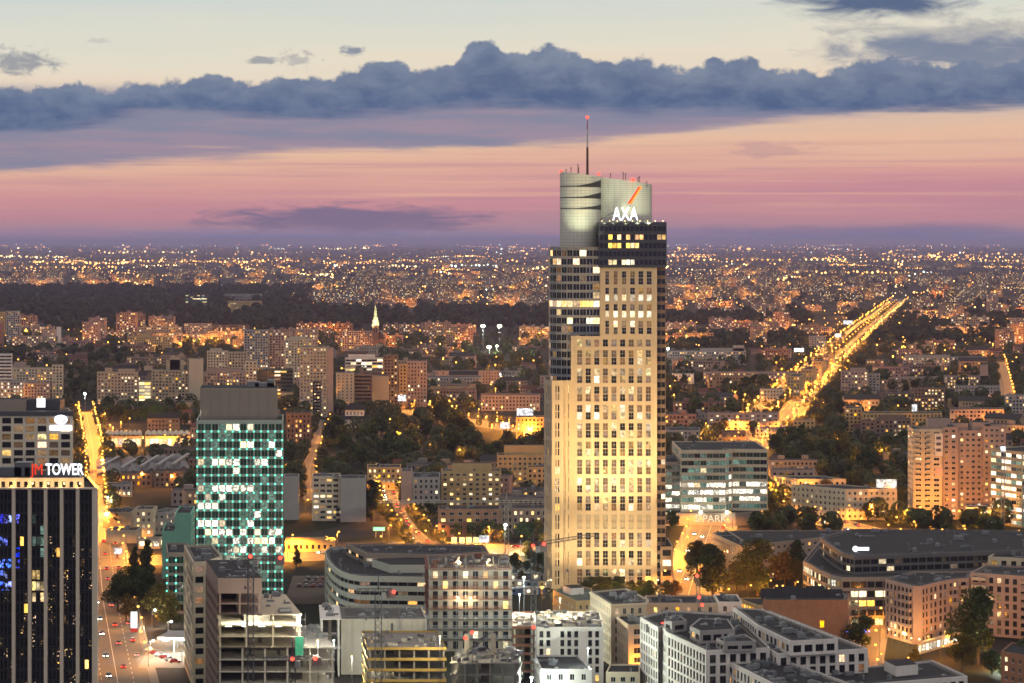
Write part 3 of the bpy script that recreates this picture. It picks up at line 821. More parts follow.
STREET_B = [g2(312, 500), g2(309, 470), g2(318, 440), g2(326, 420)]
SIDE_ST = [g2(1010, 410), g2(1005, 385), g2(1000, 362)]
NEAR_ST = [g2(860, 700), g2(858, 664), g2(872, 600), g2(890, 545)]
road('street', LEFT_ST, 22, lanes=4)
road('street', LEFT_FAR, 11, z=0.045, pave=2)
road('boulevard', BOULEVARD, 40, z=0.07, pave=8, lanes=8)
road('tower_road', TOWER_RD, 20, z=0.065, pave=4, lanes=4)
road('cross_street', CROSS_ST, 30, z=0.06, lanes=4)
road('side_street', RIGHT_ST, 20, z=0.08, lanes=4)
road('lane', MID_ST, 8, z=0.075, pave=2)
road('avenue', PLAZA_ST, 26, z=0.055, lanes=4)
road('back_street', STREET_B, 7, z=0.065, pave=1.5)
road('distant_street', SIDE_ST, 9, z=0.05, pave=2)
road('near_street', NEAR_ST, 12, z=0.085)

# the evening air
mb = MB(); mb.box((0, 94000, 105.0), (140000, 200000, 212.0))
hz = bpy.data.materials.new('haze_air'); hz.use_nodes = True; q = NT(hz.node_tree); q.n.clear()
pv = q.new('ShaderNodeVolumePrincipled'); o_ = q.new('ShaderNodeOutputMaterial'); q.l.new(pv.outputs[0], o_.inputs['Volume'])
pv.inputs['Density'].default_value = 2.8e-5; pv.inputs['Density Attribute'].default_value = ''; pv.inputs['Color'].default_value = (0.66, 0.62, 1.0, 1); pv.inputs['Anisotropy'].default_value = 0.2
tag(mb.obj('haze', hz), kind='stuff')
# ------------------------------------------------------------------ the floodlit office tower
STONE = mat('tower_stone', (0.46, 0.385, 0.285), 0.8, 0.25, 0.10, 0.08, 0, 0, 0.15)
SILVER = mat('silver_spandrel', (0.22, 0.225, 0.23), 0.35, 0.6, 0.12, 0.2)
GLAZE = mat('dark_glass_spandrel', (0.045, 0.05, 0.06), 0.15, 0.6, 0.2, 0.2)
CROWNM = mat('crown_panel', (0.64, 0.63, 0.56), 0.5, 0.4, 0.08, 0.2)
TY = 1100.0; TS = TY/F
tx = lambda px: (px-512)*TS
tz = lambda py: EYE-(py-HZ)*TS
T = Bld('office_tower', 'tall floodlit stone and glass office skyscraper with round metal crown and antenna', 'skyscraper', (tx(610), TY+20), seed=11)
def row_main(r, rows, c, cols, wi, g):
    py = HZ + (EYE - (r+0.5)*3.95)/TS
    if wi != 0: return None
    if 520 < py < 533: return 'L'
    k = g.random()
    if 352 < py < 385: return ('p' if k < 0.16 and c > 3 else 'q' if k < 0.38 else 'm' if k < 0.8 else 'd')
    if 405 < py < 475: return ('p' if k < 0.09 else 'q' if k < 0.32 else 'm' if k < 0.78 else 'd')
    return None
TLIT = [('d', 34), ('m', 48), ('q', 14), ('w', 2), ('p', 2)]
MAIN = dict(bay=3.93, sto=3.95, ww=0.60, wh=0.78, pair=(0.19, 0.02), tr=1, side=1.9, top=1.4, base=1.0, rec=0.55, mull=2, frame=FRAME_S, lit=TLIT, row=row_main)
T.vol([(tx(571), TY), (tx(657), TY), (tx(657), TY+42), (tx(571), TY+42)], 0, tz(336), MAIN, STONE, ROOF_G, 0.8)
def row_up(r, rows, c, cols, wi, g):
    py = HZ + (EYE - (tz(336) + (r+0.5)*3.73))/TS
    if abs(py-298.5) < 4: return 'p' if g.random() < 0.9 else 'w'
    if abs(py-315.5) < 4: return 'p' if g.random() < 0.75 else 'w'
    if abs(py-324) < 4 and c in (1, 3): return 'p'
    return 'd' if g.random() < 0.55 else 'm'
UP = dict(MAIN, sto=3.73, base=0.2, top=0.9, side=1.6, row=row_up, ww=0.58)
T.vol([(tx(600), TY), (tx(657), TY), (tx(657), TY+42), (tx(600), TY+42)], tz(336), tz(267.5), UP, STONE, ROOF_G, 0.6)
# dark glass block under the crown and the glass strip on its side
def row_top(r, rows, c, cols, wi, g):
    if wi != 0: return None
    f = c/cols; k = g.random()
    if r == 0: return 'p' if 0.12 < f < 0.5 and k < 0.85 else 'd'
    if r == 2: return 'w' if 0.08 < f < 0.55 and k < 0.9 else 'd'
    if r == 3: return 'w' if k < 0.55 else 'd'
    if r == 5: return 'p' if k < 0.92 else 'd'
    return 'd'
TOPS = dict(bay=1.9, sto=3.4, ww=0.9, wh=0.62, side=0.3, top=1.2, base=0.4, rec=0.15, frame=FRAME_D, lit=DARKISH, row=row_top)
T.vol([(tx(598.5), TY-0.8), (tx(666.5), TY-0.8), (tx(666.5), TY+40), (tx(598.5), TY+40)], tz(267.5), tz(222), TOPS, GLAZE, ROOF_D, 1.0)
STRIP = dict(bay=2.0, sto=3.8, ww=0.92, wh=0.6, side=0.1, top=0.6, rec=0.12, frame=FRAME_D, lit=[('d', 88), ('m', 6), ('p', 3), ('w', 3)])
T.vol([(tx(657), TY+3), (tx(666), TY+3), (tx(666), TY+38), (tx(657), TY+38)], 0, tz(267.5), STRIP, mat('bronze_spandrel', (0.14, 0.10, 0.08), 0.4, 0.5), ROOF_D, 0.5)
# rounded glass bay on the other side
arc = [(tx(600), TY+2.5)]
for k in range(9):
    a = math.radians(270 - k*11.25); arc.append((tx(573) + math.cos(a)*tx(535)*-0 + math.cos(a)*10.1, TY+14 + math.sin(a)*11.5))
poly = [(tx(600), TY+40)] + list(reversed([])) 
bay_poly = [(tx(550), TY+38), (tx(550), TY+14)] + [(tx(573) - math.cos(math.radians(a))*10.1, TY+14 - math.sin(math.radians(a))*11.5) for a in (15, 30, 45, 60, 75, 90)] + [(tx(600), TY+2.5), (tx(600), TY+38)]
def row_bay(r, rows, c, cols, wi, g):
    py = HZ + (EYE - (r+0.5)*3.73)/TS; k = g.random()
    if abs(py-302) < 4.3: return 'w' if k < 0.9 else 'p'
    if abs(py-319.5) < 4.3: return 'p' if wi >= 6 and k < 0.8 else 'd'
    if abs(py-259) < 4.3: return 'w' if k < 0.6 else 'd'
    return 'w' if k < 0.07 else 'p' if k < 0.09 else 'm' if k < 0.2 else 'd'
BAY = dict(bay=2.9, sto=3.73, ww=0.97, wh=0.74, mull=2, side=0.05, top=0.9, rec=0.12, frame=FRAME_S, lit=DARKISH, row=row_bay)
T.vol(bay_poly, 0, tz(247), BAY, SILVER, ROOF_D, 0.8, wname='glass_bay')
for px in (556.5, 590):      # bright vertical rails on the glass bay
    mb = MB(); yy = TY+2.6 if px > 580 else TY+8.5
    mb.box((tx(px), yy-0.35, (tz(372)+tz(250))/2 if px < 580 else (tz(334)+tz(262))/2), (0.35, 0.35, tz(250)-tz(372) if px < 580 else tz(262)-tz(334)))
    T.part(mb, 'rail', mat('polished_rail', (0.6, 0.62, 0.65), 0.2, 0.6, 0.05, 1, 0, 0.7))
LB = dict(bay=2.4, sto=3.95, ww=0.5, wh=0.73, pair=(0.22, 0.03), side=0.8, top=1.4, base=1.0, rec=0.5, mull=1, frame=FRAME_S, lit=DARKISH)
T.vol([(tx(545), TY+5), (tx(551.5), TY-4), (tx(563), TY-4), (tx(566), TY-1.5), (tx(571), TY-1.5), (tx(571), TY+30), (tx(545), TY+30)], 0, tz(380), LB, STONE, ROOF_G, 0.8, wname='side_wing')
POD = dict(bay=3.4, sto=4.2, ww=0.8, wh=0.6, side=0.3, top=0.6, rec=0.2, frame=FRAME_D, lit=[('d', 60), ('w', 15), ('p', 25)])
T.vol([(tx(660.5), TY-2.2), (tx(672.5), TY-2.2), (tx(672.5), TY+30), (tx(660.5), TY+30)], 0, tz(546), POD, mat('bronze_spandrel', (0.14, 0.10, 0.08)), ROOF_D, 0.5, wname='podium_wing')
# crown: a drum and a wider shell with a slanting rim
def rimz(px): return tz(170.5 + (px-561)*(183.5-170.5)/(655-561))
def shell(name, cx, rx, cy_, ry, a0, a1, z0, n, closed=True):
    mb = MB(); pts = []
    for k in range(n+1):
        a = math.radians(a0 + (a1-a0)*k/n); px = cx + math.cos(a)*rx
        pts.append((tx(px), cy_ + math.sin(a)*ry, rimz(px)))
    lev = 24
    for (x0, y0, t0), (x1, y1, t1) in zip(pts, pts[1:]):
        mb.quad((x0, y0, z0), (x1, y1, z0), (x1, y1, t1), (x0, y0, t0))
    mb.poly([(x, y, t-0.5) for x, y, t in pts])
    c = ((sum(p[0] for p in pts)/len(pts)), sum(p[1] for p in pts)/len(pts))
    for k in range(1, lev):            # horizontal panel joints stand a hair proud
        z = z0 + k*(max(p[2] for p in pts)-z0)/lev
        for (x0, y0, t0), (x1, y1, t1) in zip(pts, pts[1:]):
            if z < min(t0, t1)-0.3:
                o = lambda x, y: (x + (x-c[0])*0.004, y + (y-c[1])*0.004)
                a, b = o(x0, y0), o(x1, y1)
                mb.quad((*a, z), (*b, z), (*b, z+0.10), (*a, z+0.10), 1)
    for (x0, y0, t0) in pts[::2]:
        mb.bar((x0 + (x0-c[0])*0.003, y0 + (y0-c[1])*0.003, z0), (x0 + (x0-c[0])*0.003, y0 + (y0-c[1])*0.003, t0), 0.05, 1, 4)
    return T.part(mb, name, [CROWNM, mat('crown_joint', (0.3, 0.3, 0.28), 0.5)])
shell('crown_drum', 582, 21, TY+20, 12.5, 180, 360, tz(249), 32)
shell('crown_shell', 622, 33, TY+26, 12.0, 160, 380, tz(224), 40)
SLIT = mat('slit_shadow_gap', (0.05, 0.05, 0.05), 0.9)
for pyb, th in ((186, 7), (197.5, 6), (208.5, 4.5)):
    mb = MB(); n = 20
    for k in range(n):
        q_ = []
        for f in (k/n, (k+1)/n):
            a = math.radians(183 + 174*f); px = 582 + math.cos(a)*21.15
            g = max(0.0, (px-575)/28); t = (0.9 + th*min(1, g**1.6)) * TS
            q_.append((tx(px), TY+20 + math.sin(a)*12.62, tz(pyb + (px-561)*0.02), t))
        (x0, y0, z0, t0), (x1, y1, z1, t1) = q_
        mb.quad((x0, y0, z0), (x1, y1, z1), (x1, y1, z1+t1), (x0, y0, z0+t0))
    T.part(mb, 'slit', SLIT)
mb = MB(); ax_, ay_ = tx(588.5), TY+16
mb.bar((ax_, ay_, tz(178)), (ax_, ay_, tz(146)), 0.62, 0, 8, 0.5); mb.bar((ax_, ay_, tz(146)), (ax_, ay_, tz(128)), 0.36, 1, 8, 0.3); mb.bar((ax_, ay_, tz(128)), (ax_, ay_, tz(117)), 0.25, 2, 8, 0.15)
T.part(mb, 'antenna', [mat('antenna_brown', (0.10, 0.05, 0.04), 0.6), mat('antenna_white', (0.5, 0.45, 0.42), 0.6), mat('antenna_red', (0.35, 0.06, 0.04), 0.6)])
for px, a, b in ((572, 176, 166), (579, 176, 163), (579.8, 176, 166), (567, 174, 168), (612, 180, 172), (625, 182, 171), (627.5, 182, 172), (640, 184, 176), (641.5, 184, 175), (649, 186, 180)):
    mb = MB(); mb.bar((tx(px), TY+18, tz(a)), (tx(px), TY+18, tz(b)), 0.16, 0, 5); mb.bar((tx(px)-0.5, TY+18, tz(b)-0.4), (tx(px)+0.5, TY+18, tz(b)-0.4), 0.08)
    T.part(mb, 'aerial', DARKST)
for px, py, yy, r in ((588.5, 115.5, TY+16, 0.75), (562, 170.5, TY+18, 0.8), (600, 173, TY+16, 0.65), (634.5, 179, TY+14, 0.8)):
    mb = MB(); mb.ball((tx(px), yy, tz(py)), r); T.part(mb, 'obstruction_light', RED_L)
for k in range(9):          # terrace lamps along the roof edge
    px = 602 + k*7.6
    mb = MB(); mb.ball((tx(px), TY-0.6, tz(221)), 0.2, 0, 6, 4); T.part(mb, 'terrace_lamp', GL_WRM)
for k in range(10):        # stone ribs between the window columns
    x = tx(571) + 1.9 + k*(tx(657)-tx(571)-3.8)/9; zt = tz(336) if k < 3 else tz(268)
    mb = MB(); mb.box((x, TY-0.14, zt/2), (0.7, 0.3, zt-0.4)); T.part(mb, 'rib', STONE)
for x in (tx(552.6), tx(557), tx(565.5), tx(569.5)):
    mb = MB(); mb.box((x, (TY-4.1) if x < tx(563) else TY-1.7, tz(380)/2), (0.6, 0.3, tz(380)-0.4)); T.part(mb, 'rib', STONE)
T.finish()
# the sign on the roof
sg = empty('rooftop_sign', (tx(625), TY+1.5, tz(222)), 'glowing white AXA letters with slanting red bar on the skyscraper roof', 'sign')
SIGN_W = glow('sign_white', (0.92, 0.96, 1.0), 1.7, True); SIGN_R = glow('sign_red', (1.0, 0.035, 0.015), 1.3); SIGN_O = glow('sign_orange', (1.0, 0.25, 0.03), 1.6)
lettering('AXA', 8.3, SIGN_W, sg, Matrix.Translation((-5.4, 0, 0.8)) @ UPRIGHT @ Matrix.Diagonal((0.66, 1, 1, 1)), bold=0.010)
mb = MB()
for d, m_ in ((0.0, 0), (0.8, 1)):
    a, b = (1.2 + d*1.0, 8.0), (6.0 + d*1.0, 15.6)
    mb.quad((a[0], -0.2, a[1]), (a[0]+0.9, -0.2, a[1]), (b[0]+0.9, -0.2, b[1]), (b[0], -0.2, b[1]), m_)
    mb.quad((a[0], 0.2, a[1]), (b[0], 0.2, b[1]), (b[0]+0.8, 0.2, b[1]), (a[0]+0.8, 0.2, a[1]), m_)
    mb.quad((a[0], -0.2, a[1]), (b[0], -0.2, b[1]), (b[0], 0.2, b[1]), (a[0], 0.2, a[1]), m_)
mb.obj('slash_bar', [SIGN_R, SIGN_O], sg)
mb = MB()
for x in (-5, -1.5, 2, 5): mb.bar((x, 0.5, 0), (x, 0.5, 7), 0.1); mb.bar((x, 0.5, 5), (x, 4, 0), 0.1)
mb.bar((2, 0.5, 6), (6, 0.6, 15), 0.12); mb.bar((-11, 0.5, 1), (-5, 0.5, 4.2), 0.35)
mb.obj('support_frame', DARKST, sg)
# floodlights that wash the stone
GW = (1.0, 0.69, 0.30)
for k, (px, z, Yf, apx, apz, pw, ang, lab) in enumerate([
        (575, 2, TY-26, 583, 30, 0.55, 75, 'ground floodlight below the west bay of the skyscraper front'),
        (595, 2, TY-30, 600, 30, 0.55, 75, 'ground floodlight under the third window column of the skyscraper'),
        (618, 2, TY-30, 618, 30, 0.55, 75, 'ground floodlight at the middle of the skyscraper front'),
        (640, 2, TY-30, 640, 30, 0.55, 75, 'ground floodlight under the seventh window column of the skyscraper'),
        (655, 2, TY-26, 650, 30, 0.5, 75, 'ground floodlight at the glass edge of the skyscraper'),
        (548, 2, TY-26, 556, 40, 0.8, 75, 'ground floodlight below the narrow side wing of the skyscraper'),
        (590, 3, TY-52, 600, 88, 7.5, 58, 'large mast floodlight aimed at the upper stone floors, nearer the side wing'),
        (640, 3, TY-52, 630, 88, 7.5, 58, 'large mast floodlight aimed at the upper stone floors, nearer the glass strip')]):
    floodlight((tx(px), Yf, z), (tx(apx), TY, apz), (46000*pw if pw < 5 else 56000*pw), (GW if pw < 5 else (1.0, 0.62, 0.24)), ang, lab, 'floodlights round the skyscraper', size=0.6)
GC = (0.98, 1.0, 0.62)
for k, (px, apx) in enumerate(((604, 608), (614, 616), (626, 626), (638, 636), (649, 645))):
    floodlight((tx(px), TY-6.0, tz(221)-1.5), (tx(apx), TY+14, tz(190)), (2600, 2200, 2600, 5500, 12000)[k], GC, 75, 'roof floodlight behind the sign lighting the crown shell, %s along' % nth(k+1), 'floodlights under the crown', size=0.2)
for k, (px, yy, apx) in enumerate(((559, 6.0, 570), (567, 3.6, 573), (576, 2.8, 579), (585, 2.8, 584), (594, 2.8, 590))):
    floodlight((tx(px), TY-7.0, tz(248)), (tx(apx), TY+8, tz(188)), 4300, GC, 75, 'roof floodlight on the glass bay lighting the drum, %s along' % nth(k+1), 'floodlights under the drum', size=0.2)
mb = MB()
for px in (604, 614, 626, 638, 649): mb.bar((tx(px), TY-6.0, tz(221)-1.7), (tx(px), TY-0.7, tz(221)-1.9), 0.1)
for px in (559, 567, 576, 585, 594): mb.bar((tx(px), TY-7.0, tz(248)-0.2), (tx(px), TY+6.5, tz(248)-0.6), 0.1)
T.part(mb, 'added_lamp_bracket', DARKST)  # brackets added to hold the floodlights off the crown for even light
# ------------------------------------------------------------------ wall finishes
BEIGE = mat('beige_render', (0.42, 0.36, 0.27), 0.85, 0.2, 0.14, 0.15, 0, 0, 0.2)
CREAM = mat('cream_render', (0.55, 0.48, 0.36), 0.85, 0.2, 0.12, 0.15, 0, 0, 0.2)
PINK = mat('pinkish_render', (0.42, 0.31, 0.26), 0.85, 0.2, 0.14, 0.15, 0, 0, 0.2)
GREYW = mat('grey_render', (0.34, 0.33, 0.32), 0.85, 0.2, 0.14, 0.15, 0, 0, 0.2)
TAUPE = mat('taupe_panel', (0.30, 0.25, 0.21), 0.7, 0.3, 0.1, 0.15)
BROWN = mat('brown_render', (0.20, 0.15, 0.12), 0.85, 0.2, 0.2, 0.15, 0, 0, 0.2)
OCHRE = mat('ochre_render', (0.50, 0.36, 0.18), 0.85, 0.2, 0.14, 0.15, 0, 0, 0.2)
LED_MINT = mat('led_mint_wall', (0.20, 0.46, 0.36), 0.8, 0.2, 0.12, 0.2, 0, 0, 0.2)  # turquoise LED light painted into the wall colour
def brick_mat(name, c1, c2):
    m = mat(name, c1, 0.9, 0.15, 0.28, 0.35, 0, 0, 0.35)
    q = NT(m.node_tree); b = [n for n in q.n if n.type == 'BSDF_PRINCIPLED'][0]
    old = b.inputs['Base Color'].links[0].from_socket
    bt = q.new('ShaderNodeTexBrick'); bt.inputs['Scale'].default_value = 1.6; bt.inputs['Color1'].default_value = (1, 1, 1, 1); bt.inputs['Color2'].default_value = (0.75, 0.72, 0.7, 1); bt.inputs['Mortar'].default_value = (0.8, 0.8, 0.8, 1)
    mp = q.new('ShaderNodeMapping'); mp.inputs['Rotation'].default_value = (math.radians(90), 0, 0); q.l.new(q.new('ShaderNodeNewGeometry').outputs['Position'], mp.inputs[0]); q.l.new(mp.outputs[0], bt.inputs[0])
    mx = q.new('ShaderNodeMix', data_type='RGBA', blend_type='MULTIPLY'); mx.inputs[0].default_value = 0.8
    q.l.new(old, mx.inputs[6]); q.l.new(bt.outputs[0], mx.inputs[7]); q.l.new(mx.outputs[2], b.inputs['Base Color'])
    return m
BRICK = brick_mat('old_brick', (0.30, 0.17, 0.11), None)
APT = dict(bay=3.2, sto=3.05, ww=0.48, wh=0.52, side=0.8, top=1.0, base=0.6, rec=0.25, mull=2, frame=FRAME_W, lit=HOME)
WHT = dict(course=True, bay=3.2, sto=3.15, ww=0.60, wh=0.74, side=0.6, top=1.1, base=0.5, rec=0.35, mull=2, frame=FRAME_D, lit=[('d', 90), ('m', 6), ('w', 2), ('a', 1)])
OFF = dict(bay=2.6, sto=3.6, ww=0.96, wh=0.56, side=0.3, top=1.2, base=0.5, rec=0.2, frame=FRAME_S, lit=OFFICE)

# ---------------- the dark glass tower with pale fins, lower corner of the view
JY = 784.0
b = Bld('office_tower', 'dark glass office tower with pale vertical fins and rooftop letters', 'office tower', rect(-70, 97.5, JY, 40)[0], seed=21)
JH = top_h(489, JY)
def row_jm(r, rows, c, cols, wi, g):
    if wi != 0: return None
    px = -70 + 167*(c+0.5)/cols; z = 1 + (r+0.5)*3.5; py = HZ + (EYE-z)*F/JY; k = g.random()
    if px < 21 and (536 < py < 592 or 512 < py < 520) and k < 0.75: return 'b'
    if 30 < px < 50 and 572 < py < 596 and k < 0.45: return 'q'
    if 30 < px < 46 and 500 < py < 560 and k < 0.4: return 'g'
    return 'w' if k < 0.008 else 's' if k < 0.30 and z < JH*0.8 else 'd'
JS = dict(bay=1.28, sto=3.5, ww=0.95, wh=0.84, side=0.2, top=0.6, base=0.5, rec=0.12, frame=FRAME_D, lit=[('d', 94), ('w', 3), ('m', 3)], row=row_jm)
FIN = mat('pale_fin', (0.62, 0.54, 0.44), 0.7, 0.3, 0.08, 0.3)
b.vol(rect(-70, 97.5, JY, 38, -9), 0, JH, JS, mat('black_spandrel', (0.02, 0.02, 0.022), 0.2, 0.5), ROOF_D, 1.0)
for px in (-66, -50, -34, -18, -2, 14, 30, 46, 62, 78):
    mb = MB(); mb.box(((px-512)*JY/F, JY-0.45, JH/2), (1.05, 0.9, JH-0.01)); b.part(mb, 'fin', FIN)
mb = MB(); mb.box(((95.2-512)*JY/F, JY-0.3, JH/2), (1.7, 1.2, JH-0.01)); b.part(mb, 'corner_pier', FIN)
mb = MB(); mb.box(((12-512)*JY/F, JY-0.4, JH+0.25), (170*JY/F, 1.4, 0.5)); b.part(mb, 'cornice', FIN)
st = dict(bay=2.4, sto=3.6, ww=0.5, wh=0.6, side=0.4, top=0.6, base=0.4, rec=0.25, frame=FRAME_D, lit=[('d', 1)])
b.vol(rect(-70, 84, JY+3, 30, -8), JH-0.9, JH+3.2, st, CREAM, ROOF_D, 0.5, wname='top_storey')
for px in (-4, 12, 29, 45, 61, 77):
    mb = MB(); mb.ball(((px-512)*JY/F, JY-0.8, JH+0.9), 0.38, 0, 8, 5); o = b.part(mb, 'cornice_lamp', GL_AMB)
    lo = link('lamp_light', point(420, (1.0, 0.62, 0.25)), b.root, loc=((px-512)*JY/F-b.o.x, JY-1.4, 0)); lo.location = ((px-512)*JY/F-b.o.x, JY+0.6-b.o.y, JH+1.2)
for k in range(7):
    f = k/6; mb = MB(); mb.ball(((96.5-512)*JY/F - 8.2*f, JY + 1 + 33*f, JH+0.4), 0.4, 0, 8, 5); b.part(mb, 'parapet_lamp', GL_AMB)
for px, w, h_ in ((2, 7, 3), (14, 5, 4.5), (23, 4, 3)):
    mb = MB(); mb.box(((px-512)*JY/F, JY+16, JH+2.6+h_/2), (w, 6, h_)); mb.bar(((px-512)*JY/F, JY+15, JH+3+h_), ((px-512)*JY/F+1, JY+15, JH+6+h_), 0.1); b.part(mb, 'roof_unit', UNITD)
b.finish()
sg = empty('rooftop_sign', ((28-512)*JY/F, JY+4, JH+3.2), 'red and white JM TOWER letters lit on the dark glass tower', 'sign')
lettering('JM', 5.0, glow('sign_deep_red', (1.0, 0.05, 0.015), 1.0), sg, Matrix.Translation((0.2, 0, 0.9)) @ UPRIGHT @ Matrix.Diagonal((0.74, 1, 1, 1)), 'red_lettering', 0.0)
lettering('TOWER', 5.0, glow('sign_cool_white', (0.85, 0.92, 1.0), 1.8), sg, Matrix.Translation((4.75, 0, 0.9)) @ UPRIGHT @ Matrix.Diagonal((0.665, 1, 1, 1)), 'white_lettering', 0.012)
mb = MB()
for k in range(8): mb.bar((0.6+k*2.2, 0.5, -0.1), (0.6+k*2.2, 0.5, 4.4), 0.08); mb.bar((0.6+k*2.2, 0.5, 3.5), (0.6+k*2.2, 3.0, 0), 0.07)
mb.bar((0, 0.5, 1.0), (16.4, 0.5, 1.0), 0.08); mb.bar((0, 0.5, 3.8), (16.4, 0.5, 3.8), 0.08)
mb.obj('sign_frame', DARKST, sg)

# ---------------- gridded office behind it
Y = 1250.0
b = Bld('office_block', 'grey gridded office block with glowing emblem behind the dark glass tower', 'office block', rect(-60, 73, Y, 40)[0], seed=22)
GRID = dict(bay=5.75, sto=3.9, ww=0.76, wh=0.72, side=0.8, top=1.9, base=0.5, rec=0.6, mull=3, frame=FRAME_D, lit=[('d', 34), ('m', 50), ('w', 11), ('q', 5)])
b.vol(rect(-60, 73, Y, 38, -9), 0, top_h(413, Y), GRID, mat('warm_grey_panel', (0.62, 0.57, 0.47), 0.7, 0.3, 0.1, 0.2), ROOF_D, 0.8, 3)
mb = MB(); mb.prism(rect(-60, 73.4, Y-0.6, 3, -0.8), top_h(417, Y)+0.6, top_h(412, Y)+0.4); b.part(mb, 'roof_edge', DARKST)
b.bulkhead(rect(-20, 26, Y+14, 14), top_h(413, Y)-0.8, top_h(401, Y), TAUPE); b.bulkhead(rect(27, 60, Y+16, 14), top_h(413, Y)-0.8, top_h(402, Y), DARKST)
b.finish()
sg = empty('facade_sign', ((61-512)*Y/F, Y-0.4, top_h(430, Y)), 'white glowing oval emblem above a bar on the gridded office block', 'sign')
mb = MB(); n = 24
def ring(cx, cz, rx, rz_, t, m=0):
    for k in range(n):
        a, c = 2*math.pi*k/n, 2*math.pi*(k+1)/n
        p = lambda an, s: (cx + math.cos(an)*rx*s, -0.2, cz + math.sin(an)*rz_*s)
        mb.quad(p(a, t), p(c, t), p(c, 1), p(a, 1), m); 
        mb.quad(p(a, 1), p(c, 1), (p(c, 1)[0], 0.1, p(c, 1)[2]), (p(a, 1)[0], 0.1, p(a, 1)[2]), m)
ring(0, 5.2, 3.2, 2.3, 0.72); ring(0, 5.6, 1.9, 1.2, 0.55); ring(0, 4.9, 1.1, 1.7, 0.55)
mb.obj('emblem', glow('sign_blue_white', (0.75, 0.8, 1.0), 3.2), sg)
mb = MB(); mb.box((0, -0.1, 1.0), (11.0, 0.3, 2.4)); mb.obj('name_bar', glow('sign_bar_white', (0.86, 0.88, 1.0), 2.2), sg)
sg = empty('billboard', ((41-512)*(Y+10)/F, Y+10, top_h(412, Y)), 'small square white lit screen on the gridded office roof', 'billboard')
mb = MB(); mb.box((0, 0, 4.0), (4.2, 0.4, 4.6)); mb.obj('screen', SIGN_W, sg); mb = MB(); mb.box((0, 0.3, 2.0), (0.5, 0.3, 4.0)); mb.box((0, 0.3, 4), (4.6, 0.3, 5.0)); mb.obj('support_frame', DARKST, sg)

# ---------------- the glass tower with turquoise lights
Y = 1040.0; S = Y/F
CX0, CX1 = 196.4, 283.2
b = Bld('office_tower', 'green glass office tower dotted with turquoise lights and a plain grey roof box', 'office tower', rect(CX0, CX1, Y, 34)[0], seed=23)
CH = top_h(420, Y); NR = 22
def row_c(r, rows, c, cols, wi, g):
    py = HZ + (EYE - (r+0.5)*CH/rows)/S; k = g.random()
    for a, x0, x1, p in ((444, 0.45, 1, .85), (453, 0.84, 1, .95), (462, 0, 0.75, .8), (488, 0, 1, .9), (427, 0, 0.7, .6), (523, 0, 0.6, .85), (532, 0, 1, .6), (541, 0.1, 0.9, .8), (470, 0.05, 0.55, .4), (505, 0, 0.2, .5), (514, 0.2, 0.9, .25), (497, 0, 0.5, .4), (550, 0.3, 1, .4)):
        if abs(py-a) < 4.3 and x0 <= c/cols <= x1 and k < p: return 'W' if g.random() < 0.6 else 'p' if g.random() < 0.6 else 'g'
    return 'g' if k < 0.3 else 'G'
CS = dict(bay=3.0, sto=3.6, ww=0.86, wh=0.74, side=0.4, top=1.2, base=0.5, rec=0.3, mull=2, frame=FRAME_S, lit=[('g', 50), ('G', 50)], row=row_c)
PAN = mat('pale_green_panel', (0.30, 0.36, 0.32), 0.5, 0.4, 0.1, 0.2)
cp = rect(CX0, CX1, Y, 34, -3.0); b.vol(cp, 0, CH, CS, PAN, ROOF_D, 1.0, 4)
ROOFBOX = mat('grey_cladding', (0.26, 0.225, 0.195), 0.7, 0.3, 0.06, 0.3, 0, 0, 0.15)
b.bulkhead(rect(200, 277, Y+3, 24, -2), CH-1.0, top_h(388.5, Y), ROOFBOX, ROOF_D, 'roof_box')
for k in range(13):
    z = CH + 0.4 + k*(top_h(388.5, Y)-CH-0.6)/13; mb = MB(); mb.box(((238.5-512)*S, Y+2.95, z), (77*S-0.4, 0.1, 0.22)); b.part(mb, 'louvre', mat('brown_louvre', (0.22, 0.19, 0.165), 0.7))
for k in range(9):
    mb = MB(); mb.box(((200.5+k*9.5-512)*S, Y+2.9, (CH+top_h(388.5, Y))/2), (0.16, 0.12, top_h(388.5, Y)-CH-0.2)); b.part(mb, 'seam', mat('brown_louvre', (0.22, 0.19, 0.165), 0.7))
for px, w, h_ in ((250, 5, 2.2), (262, 8, 1.6), (268, 3, 3)):
    mb = MB(); mb.box(((px-512)*S, Y+14, top_h(388.5, Y)+h_/2), (w, 5, h_)); b.part(mb, 'roof_unit', UNIT)
TURQ = glow('turquoise_led', (0.12, 1.0, 0.66), 2.6)
rh = (CH-1.7)/max(1, round((CH-1.7)/3.6)); nr = round((CH-1.7)/rh); x0 = (CX0-512)*S; x1 = (CX1-512)*S; nc = max(1, round((x1-x0-0.8)/3.0)); cw = (x1-x0-0.8)/nc
LED = MB(); LED.box((0, -0.35, 0), (0.42, 0.42, 0.55)); LEDM = LED.mesh('facade_light', [TURQ]); cnt = 0; rest = MB()
for r in range(nr-1, -1, -1):
    for c in range(nc+1):
        p = (x0 + 0.4 + c*cw, Y, 0.5 + r*rh + 0.1)
        if cnt < 100: link('facade_light', LEDM, b.root, loc=(p[0]-b.o.x, p[1]-b.o.y, p[2])); cnt += 1
        else: rest.box((p[0], p[1]-0.35, p[2]), (0.42, 0.42, 0.55))
tag(b.part(rest, 'facade_light_grid', TURQ), kind='stuff')
b.finish()
floodlight(((194-512)*S, Y+2, CH+4), ((200-512)*S, Y+6, CH+2), 900, (0.9, 1.0, 0.85), 120, 'white lamp at the roof corner of the green glass tower', gm=GL_WHT, size=0.9)

